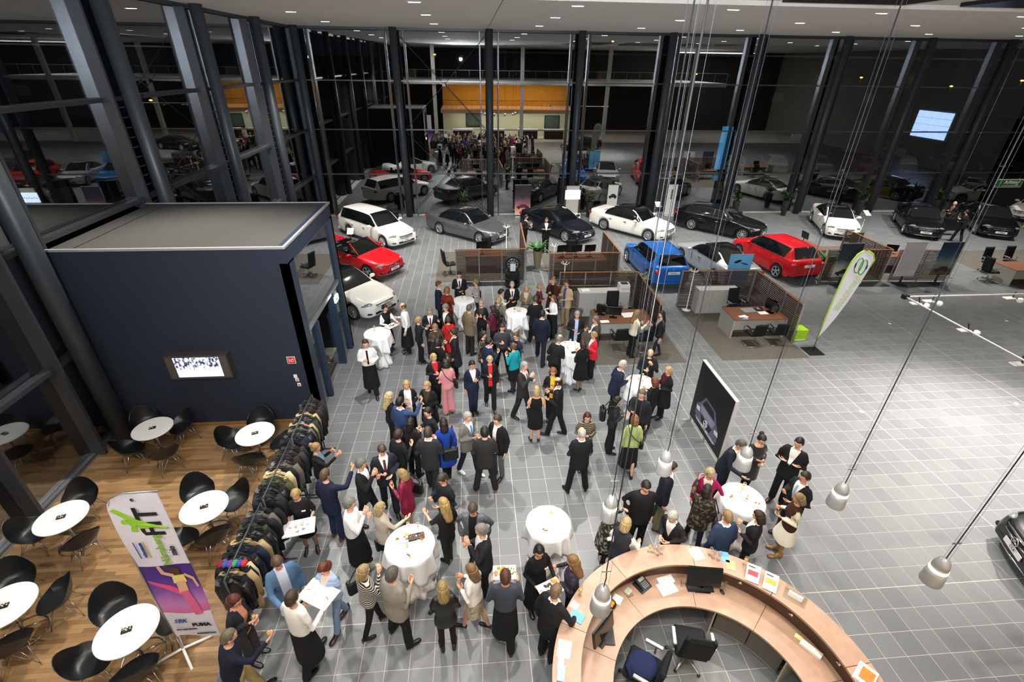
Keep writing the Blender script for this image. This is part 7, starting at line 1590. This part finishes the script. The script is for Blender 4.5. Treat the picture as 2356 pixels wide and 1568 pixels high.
MB().lathe([(.012, .02), (.010, .55)], 8).build('pole', BLACKP, t); MB().bbox(-.27, -.27, 0, .27, .27, .02, .008).build('base_plate', BLACKP, t)
for q, (cx, cz) in enumerate(((.44, 3.06), (.60, 3.0))):
    MB().tube([(cx+.15*math.cos(a)*.75, -.006, cz+.24*math.sin(a)) for a in [2*PI*k/22 for k in range(23)]], .018, 5).build('ring_logo', GREENP, t); MB().tube([(cx+(-.15 if q == 0 else .15)*.75, -.012, cz-.06), (cx+(-.15 if q == 0 else .15)*.76, -.012, cz+.08)], .022, 5).build('ring_grip', BLACKP, t)
me = text_mesh('smovey', .50, 'flag_lettering', .001, .014); me.materials.append(LIME); o = link('flag_lettering', me, t); o.matrix_local = Matrix.Translation((.40, -.006, 2.12)) @ Matrix.Rotation(PI/2, 4, 'X') @ Matrix.Rotation(math.radians(72), 4, 'Z') @ Matrix.Diagonal((.78, .78, 1, 1))
me = text_mesh('smovey', .50, 'flag_lettering', .0012, -.004); me.materials.append(M('flag_white', '#e6e4ea', .75, 0, .03)); o = link('flag_lettering', me, t); o.matrix_local = Matrix.Translation((.40, -.0075, 2.12)) @ Matrix.Rotation(PI/2, 4, 'X') @ Matrix.Rotation(math.radians(72), 4, 'Z') @ Matrix.Diagonal((.78, .78, 1, 1))
t = thing('cardboard_seat', 'lime green box seat behind the end of the slatted screen', 'box', (11.28, 13.95, .004), .05)
LIMEB = M('lime_card', '#9fd01c', .6, 0, .05); MB().bbox(-.22, -.2, 0, .22, .2, .42, .01).build('seat_box', LIMEB, t); MB().bbox(-.22, .14, .42, -.02, .2, .85, .01).build('back_panel', LIMEB, t); MB().box(-.19, -.206, .03, .19, -.2, .06).build('white_strip', WHITE, t)
# black poster stand with the car picture
t = thing('poster_wall', 'large black poster stand showing a pale car front', 'poster', (5.70, 8.08, .004))
MB().box(-.03, 0, .16, .05, 1.75, 1.90).build('panel', M('poster_edge', '#c9c8c4', .5), t); MB().box(-.036, .02, .18, -.03, 1.73, 1.88).build('print_black', M('poster_black', '#0d0d10', .45, 0, .05), t)
def pl(poly, col, name, d=.0): # poster coordinates: u 0..1.75 (towards the camera = 0), z
    mb = MB(); n = len(poly); a = [(-.040-d, u, z) for u, z in poly]; b = [(-.036, u, z) for u, z in poly]; mb.add(a+b, [tuple(range(n)), tuple(range(2*n-1, n-1, -1))]+[(i, n+i, n+(i+1) % n, (i+1) % n) for i in range(n)]); mb.build(name, M('poster_'+col, col, .45, 0, .25, 6), t)
pl([(.28, .45), (.30, .72), (.46, .86), (.62, 1.12), (1.16, 1.15), (1.34, .88), (1.50, .75), (1.50, .48), (1.40, .40), (.40, .37)], '#5d5f74', 'car_body'); pl([(.56, .88), (.68, 1.08), (1.10, 1.10), (1.24, .90)], '#17181f', 'car_windscreen', .002); pl([(.50, .84), (1.30, .86), (1.22, .66), (.58, .64)], '#8a8da6', 'car_bonnet', .002); pl([(.58, .60), (1.20, .62), (1.12, .44), (.66, .43)], '#101014', 'car_grille', .003)
for u in (.38, 1.38): pl([(u-.1, .62), (u+.08, .60), (u+.1, .70), (u-.06, .73)], '#d8dbe8', 'car_headlamp', .003)
pl([(.30, .38), (1.45, .40), (1.36, .34), (.40, .32)], '#b0b3c6', 'car_lip', .002)
em = MB(); [em.tube([(-.046, .89+.09*math.cos(a), .53+.09*math.sin(a)) for a in [2*PI*k/20 for k in range(21)]], .010, 5)]
for k in range(3): a = PI/2+2*PI*k/3; em.tube([(-.046, .89, .53), (-.046, .89+.09*math.cos(a), .53+.09*math.sin(a))], .010, 5)
em.build('star_emblem', M('poster_silver', '#d8dae4', .4), t)
pl([(.70, .40), (1.08, .41), (1.06, .34), (.72, .33)], '#c4c6d0', 'car_plate', .004); me = text_mesh('CLS', .07, 'plate_print', .001, .002); me.materials.append(BLACKP); o = link('plate_print', me, t); o.matrix_local = Matrix.Translation((-.0445, .89, .37)) @ Matrix(((0, 0, -1), (-1, 0, 0), (0, 1, 0))).to_4x4()
for y in (.05, .85, 1.70): MB().box(-.22, y-.03, 0, .22, y+.03, .015).build('foot', ALU, t); MB().box(-.02, y-.02, .0, .03, y+.02, .17).build('leg', ALU, t)
# tall poster displays
def display(x0, x1, y, z0, z1, mat, lb, legs=True, extra=None):
    t = thing('poster_display', lb, 'poster', ((x0+x1)/2, y, .004)); w = x1-x0; MB().box(-w/2, -.012, z0, w/2, .012, z1).build('print', mat, t); MB().box(-w/2-.01, -.02, z1, w/2+.01, .02, z1+.025).build('top_rail', ALU, t)
    if legs: MB().box(-.05, .012, 0, .05, .04, z1-.1).build('stand', STEEL, t); MB().bbox(-.25, -.18, 0, .25, .2, .015, .006).build('base_plate', STEEL, t)
    else: MB().bbox(-w/2, -.14, 0, w/2, .14, .04, .01).build('base_plate', ALU, t); MB().box(-.04, .012, .0, .04, .03, z1-.1).build('stand', ALU, t)
    if extra: extra(t, w)
    return t
def carlet(col, z, wheels='#0c0c0e', y=-.018):
    def f(t, w):
        a = [(-.40*w, z), (-.38*w, z+.09), (-.22*w, z+.13), (-.08*w, z+.22), (.16*w, z+.22), (.30*w, z+.13), (.40*w, z+.10), (.41*w, z)]; n = len(a); MB().add([(x, y, q) for x, q in a]+[(x, y+.006, q) for x, q in a], [tuple(range(n)), tuple(range(2*n-1, n-1, -1))]+[(i, n+i, n+(i+1) % n, (i+1) % n) for i in range(n)]).build('printed_car', M('printcar_'+col, col, .4, 0, .5, 9), t)
        for s in (-.24, .26): MB().lathe([(.07, 0), (.07, .004)], 14).build('printed_wheel', M('printwheel', wheels, .5), t).matrix_local = Matrix.Translation((s*w, y-.003, z)) @ Matrix.Rotation(PI/2, 4, 'X')
    return f
def lines(t, w):
    for k in range(18):
        for s in (-1, 1): MB().box(s*.22*w-.17*w, -.0145, .72+k*.055, s*.22*w+.17*w, -.012, .728+k*.055).build('text_line', M('text_grey', '#8a8a90', .6), t)
    for s in (-.4, 0, .4): MB().box(s*w-.003, -.0145, .68, s*w+.003, -.012, 1.72).build('rule_line', M('text_grey', '#8a8a90', .6), t)
display(15.45, 16.42, 18.35, .42, 1.92, grad('poster_dusk', ('#8a8d90', '#b0b0ae', '#2e3a46', '#23303e'), 2, .42, 1.9), 'poster display of a dark car under a dusk sky behind the feather flag', True, carlet('#1a1f26', .56))
display(18.30, 19.25, 18.32, .42, 1.92, M('poster_white', '#cfcbcc', .6, 0, .02), 'plain white text poster display between two car posters', True, lines); display(20.0, 20.95, 18.34, .42, 1.92, grad('poster_teal', ('#241c18', '#6a5a3a', '#7a8a86', '#2a4458', '#1c2c44'), 2, .42, 1.9), 'poster display of a car at sunset, rightmost of three', True, carlet('#2e241e', .62))
display(2.58, 3.55, 29.75, .10, 1.92, grad('poster_sunset', ('#c9b2a8', '#d89a7a', '#8a5a6e', '#2e2834', '#1e1c24'), 2, .1, 1.9), 'sunset car poster standing at the back glass behind the navy coupe', False, carlet('#5a2a2a', .55)); display(8.35, 8.98, 29.75, .1, 1.9, M('poster_pale', '#c6c5c0', .6, 0, .03), 'pale narrow poster with a dark car at the back glass', False, carlet('#20262a', 1.15)); 
def blocks(t, w):
    for c in range(2):
        for k in range(7): MB().box(-.02+c*.14-.05, -.0145, 1.05+k*.085, -.02+c*.14+.05, -.012, 1.05+k*.085+.06).build('glyph_block', BLACKP, t)
display(12.12, 12.72, 29.7, .06, 1.92, M('poster_pale', '#c6c5c0', .6, 0, .03), 'white banner with black block lettering at the back glass', False, blocks)
display(10.2, 11.15, 17.55, .3, 1.80, grad('poster_sky', ('#8ab6d6', '#4a90c4', '#6ab0dc'), 2, .3, 1.8), 'sky blue poster with a key fob above the slatted screen', False, lambda t, w: (MB().ell((-.12, -.02, 1.52), (.16, .01, .06), 12, 6, rot=Euler((0, -.3, 0)).to_matrix()).build('printed_key', BLACKP, t), MB().ell((.18, -.02, 1.42), (.18, .008, .03), 10, 5, rot=Euler((0, .25, 0)).to_matrix()).build('printed_key_blade', M('key_dark', '#1e3a5a', .5), t)))
t = thing('info_kiosk', 'walnut framed info kiosk with a bright screen at the back glass', 'kiosk', (6.05, 29.3, .004)); MB().bbox(-.55, -.2, 0, .55, .2, .32, .01).build('plinth', WHITE, t); MB().box(-.5, -.06, .32, .5, .06, 1.95).build('panel', GREYL, t)
for s in (-1, 1): MB().box(s*.45-.06, -.07, .32, s*.45+.06, .07, 1.95).build('walnut_post', SLATM, t)
MB().box(-.46, -.09, 1.18, .46, -.065, 1.72).build('screen', M('kiosk_screen', '#cfe0f4', .4, 0, .04, 6, emit=1.6), t)
for k in range(6): MB().box(-.38+k*.13, -.093, 1.40+.02*(k % 2), -.31+k*.13, -.09, 1.44+.02*(k % 2)).build('screen_graphic', M('graphic_blue', '#3a7ac8', .5, emit=.6), t)
# hanging warning sign and lit pillar sign
t = thing('hanging_sign', 'green hanging sign reading Achtung with white border', 'sign', (25.88, 22, 3.58)); MB().box(-.70, -.01, -.19, .70, .01, .19).build('border', WHITE, t); MB().box(-.67, -.014, -.16, .67, -.009, .16).build('green_field', M('sign_green', '#2f7a2c', .5), t)
me = text_mesh('Achtung!', .22, 'sign_lettering', .002, .004, shear=.25); me.materials.append(WHITE); o = link('sign_lettering', me, t); o.matrix_local = Matrix.Translation((.12, -.017, .04)) @ Matrix.Rotation(PI/2, 4, 'X')
me = text_mesh('Ladestation für Elektrofahrzeuge', .055, 'sign_lettering', .002, .001) if False else None
MB().box(-.3, -.018, -.12, .55, -.014, -.10).build('small_text_line', WHITE, t)
bolt = [(-.50, -.12), (-.44, 0), (-.50, 0), (-.40, .12), (-.46, .02), (-.40, .02)]; MB().add([(x-.02, -.018, z) for x, z in bolt]+[(x-.02, -.014, z) for x, z in bolt], [tuple(range(6)), tuple(range(11, 5, -1))]).build('bolt_symbol', WHITE, t)
for s in (-.45, .45): MB().tube([(s, 0, .19), (s, 0, CEIL-3.58)], .006, 5).build('hanging_wire', STEEL, t)
d_ = ray(1665, 340); tt = 36/d_.y; t = thing('lit_pillar_sign', 'narrow glowing blue sign outside the glass', 'sign', (d_.x*tt, 36, -.02)); MB().box(-.08, -.08, 0, .08, .08, 1.7).build('post', STEEL, t); MB().box(-.35, -.1, 1.7, .35, .1, 4.6).build('light_box', M('sign_blue_lit', '#3a9ad8', .5, 0, .3, 2, emit=1.3), t)
# small price stands beside cars
def price_stand(px, py, lb, z=1.1):
    c = P(px, py, z); t = thing('price_stand', lb, 'price stand', (c.x, c.y, .004)); MB().lathe([(.13, 0), (.13, .012), (.012, .02), (.012, z)], 14).build('post', ALU, t); m_ = Matrix.Translation((0, 0, z)) @ Matrix.Rotation(.5, 4, 'X'); MB().box(-.15, -.21, 0, .15, .21, .01, mat=m_).build('sheet', WHITE, t)
price_stand(806, 532, 'white price stand between estate car and red cabriolet', 1.0); price_stand(1514, 470, 'white price stand beside the long white saloon', 1.5); price_stand(1995, 490, 'white price stand beside the white coupe facing the camera', 1.2); price_stand(2340, 478, 'white price stand at the right frame edge', 1.2)
# ------------------------------------------------------------------ tyres
def tyre_stack(x, y, n, wheel, lb):
    t = thing('tyre_stack', lb, 'tyres', (x, y, .004))
    tm = MB().lathe([(.20, .0), (.29, .0), (.32, .03), (.325, .115), (.32, .2), (.29, .23), (.20, .23), (.20, .0)], 26, cap=False).mesh('tyre', TYRE)
    for k in range(n): link('tyre', tm, t, (0, 0, k*.235))
    if wheel:
        w_ = link('upright_wheel', None, t, (0, -.02, n*.235+.325)); w_.rotation_euler = (0, 0, PI)
        for m_ in WHEELS[10]: link(m_.name.split('.')[0], m_, w_)
        MB().box(-.11, -.16, n*.235+.02, .11, -.15, n*.235+.34).build('price_sheet', WHITE, t)
tyre_stack(1.6, 19.05, 3, True, 'stack of tyres with an upright alloy wheel by the slatted screen'); tyre_stack(-4.75, 29.0, 4, False, 'stack of black tyres behind the white estate car')
# ------------------------------------------------------------------ plants
LEAF = M('leaf_green', '#2f5a22', .45, 0, .4, 12); LEAFD = M('leaf_dark', '#24421c', .5, 0, .45, 14); POTB = M('pot_stone', '#8f8064', .7, 0, .3, 25, .4); POTD = M('pot_dark', '#2a2724', .6, 0, .2, 20)
def leaf_mesh(L, w, droop, mat):
    mb = MB(); n = 6; up, dn = [], []
    for j in range(n+1):
        f = j/n; x = L*(f-.12*droop*f*f); z = L*(.95*f-.8*droop*f*f); ww = w*math.sin(PI*min(.985, f**.75*.97+.03)); up.append([(x, -ww, z-.02*0), (x, 0, z-ww*.35), (x, ww, z)])
    V = [p for r in up for p in r]; m_ = len(V); V += [(a, b, c-.004) for a, b, c in V]; fs = []
    for j in range(n):
        for i in range(2): a = j*3+i; fs += [(a, a+3, a+4, a+1), (m_+a, m_+a+1, m_+a+4, m_+a+3)]
    return mb.add(V, fs, 0, True).mesh('leaf', mat)
LM = [leaf_mesh(.62, .085, d, LEAF) for d in (.45, .7, .95)]; LD = [leaf_mesh(.5, .05, d, LEAFD) for d in (.4, .8, 1.15)]
def plant(x, y, h, kind, lb, seed):
    rnd = random.Random(seed); t = thing('potted_plant', lb, 'plant', (x, y, .004)); b = kind == 'broad'
    MB().lathe([(.12, 0), (.14, .02), (.22, h-.03), (.225, h), (.19, h), (.18, h-.06)], 20).build('pot', POTB if b else POTD, t); MB().lathe([(.18, h-.07), (.18, h-.055)], 16).build('soil', M('soil', '#2a2018', .95), t)
    if not b: MB().tube([(0, 0, h-.06), (.01, 0, h+.3)], .02, 6).build('stem', M('stem_brown', '#4a3a24', .8), t)
    for k in range(24 if b else 34):
        m_ = (LM if b else LD)[k % 3]; o = link('leaf', m_, t, (0, 0, h-.05 if b else h+rnd.uniform(.0, .32))); o.rotation_euler = (0, rnd.uniform(-.35, .25), k*2.4+rnd.uniform(-.3, .3)); s = rnd.uniform(.75, 1.15); o.scale = (s, s, s)
plant(2.93, 21.1, .85, 'broad', 'broad-leaved plant in a tall stone pot between the slatted screens', 1); plant(6.62, 18.0, .55, 'broad', 'broad-leaved plant left of the blue hatchback', 2); plant(15.95, 19.4, .75, 'broad', 'broad-leaved plant between red crossover and poster displays', 3)
for q, (x, lb) in enumerate(((-.57, 'bushy plant at the back glass above the grey saloon'), (7.2, 'bushy plant at the back glass right of the kiosk'), (16.65, 'bushy plant at the back glass above the black shooting brake'), (19.95, 'bushy plant in a dark tapered pot, left of the white coupe'), (25.05, 'bushy plant in a dark pot right of the white coupe'), (30.3, 'bushy plant in a dark pot behind the two black saloons'))): plant(x, 29.5, .95, 'bush', lb, 10+q)
# charging cable of the electric car
t = tag(MB().tube([(34.35, 27.2, .9), (33.9, 26.9, .5), (33.6, 26.4, .3), (33.2, 26.2, .05)], .03, 8).build('charging_cable', M('cable_yellow', '#d8b81c', .5)), 'yellow charging cable of the white electric car', 'cable')
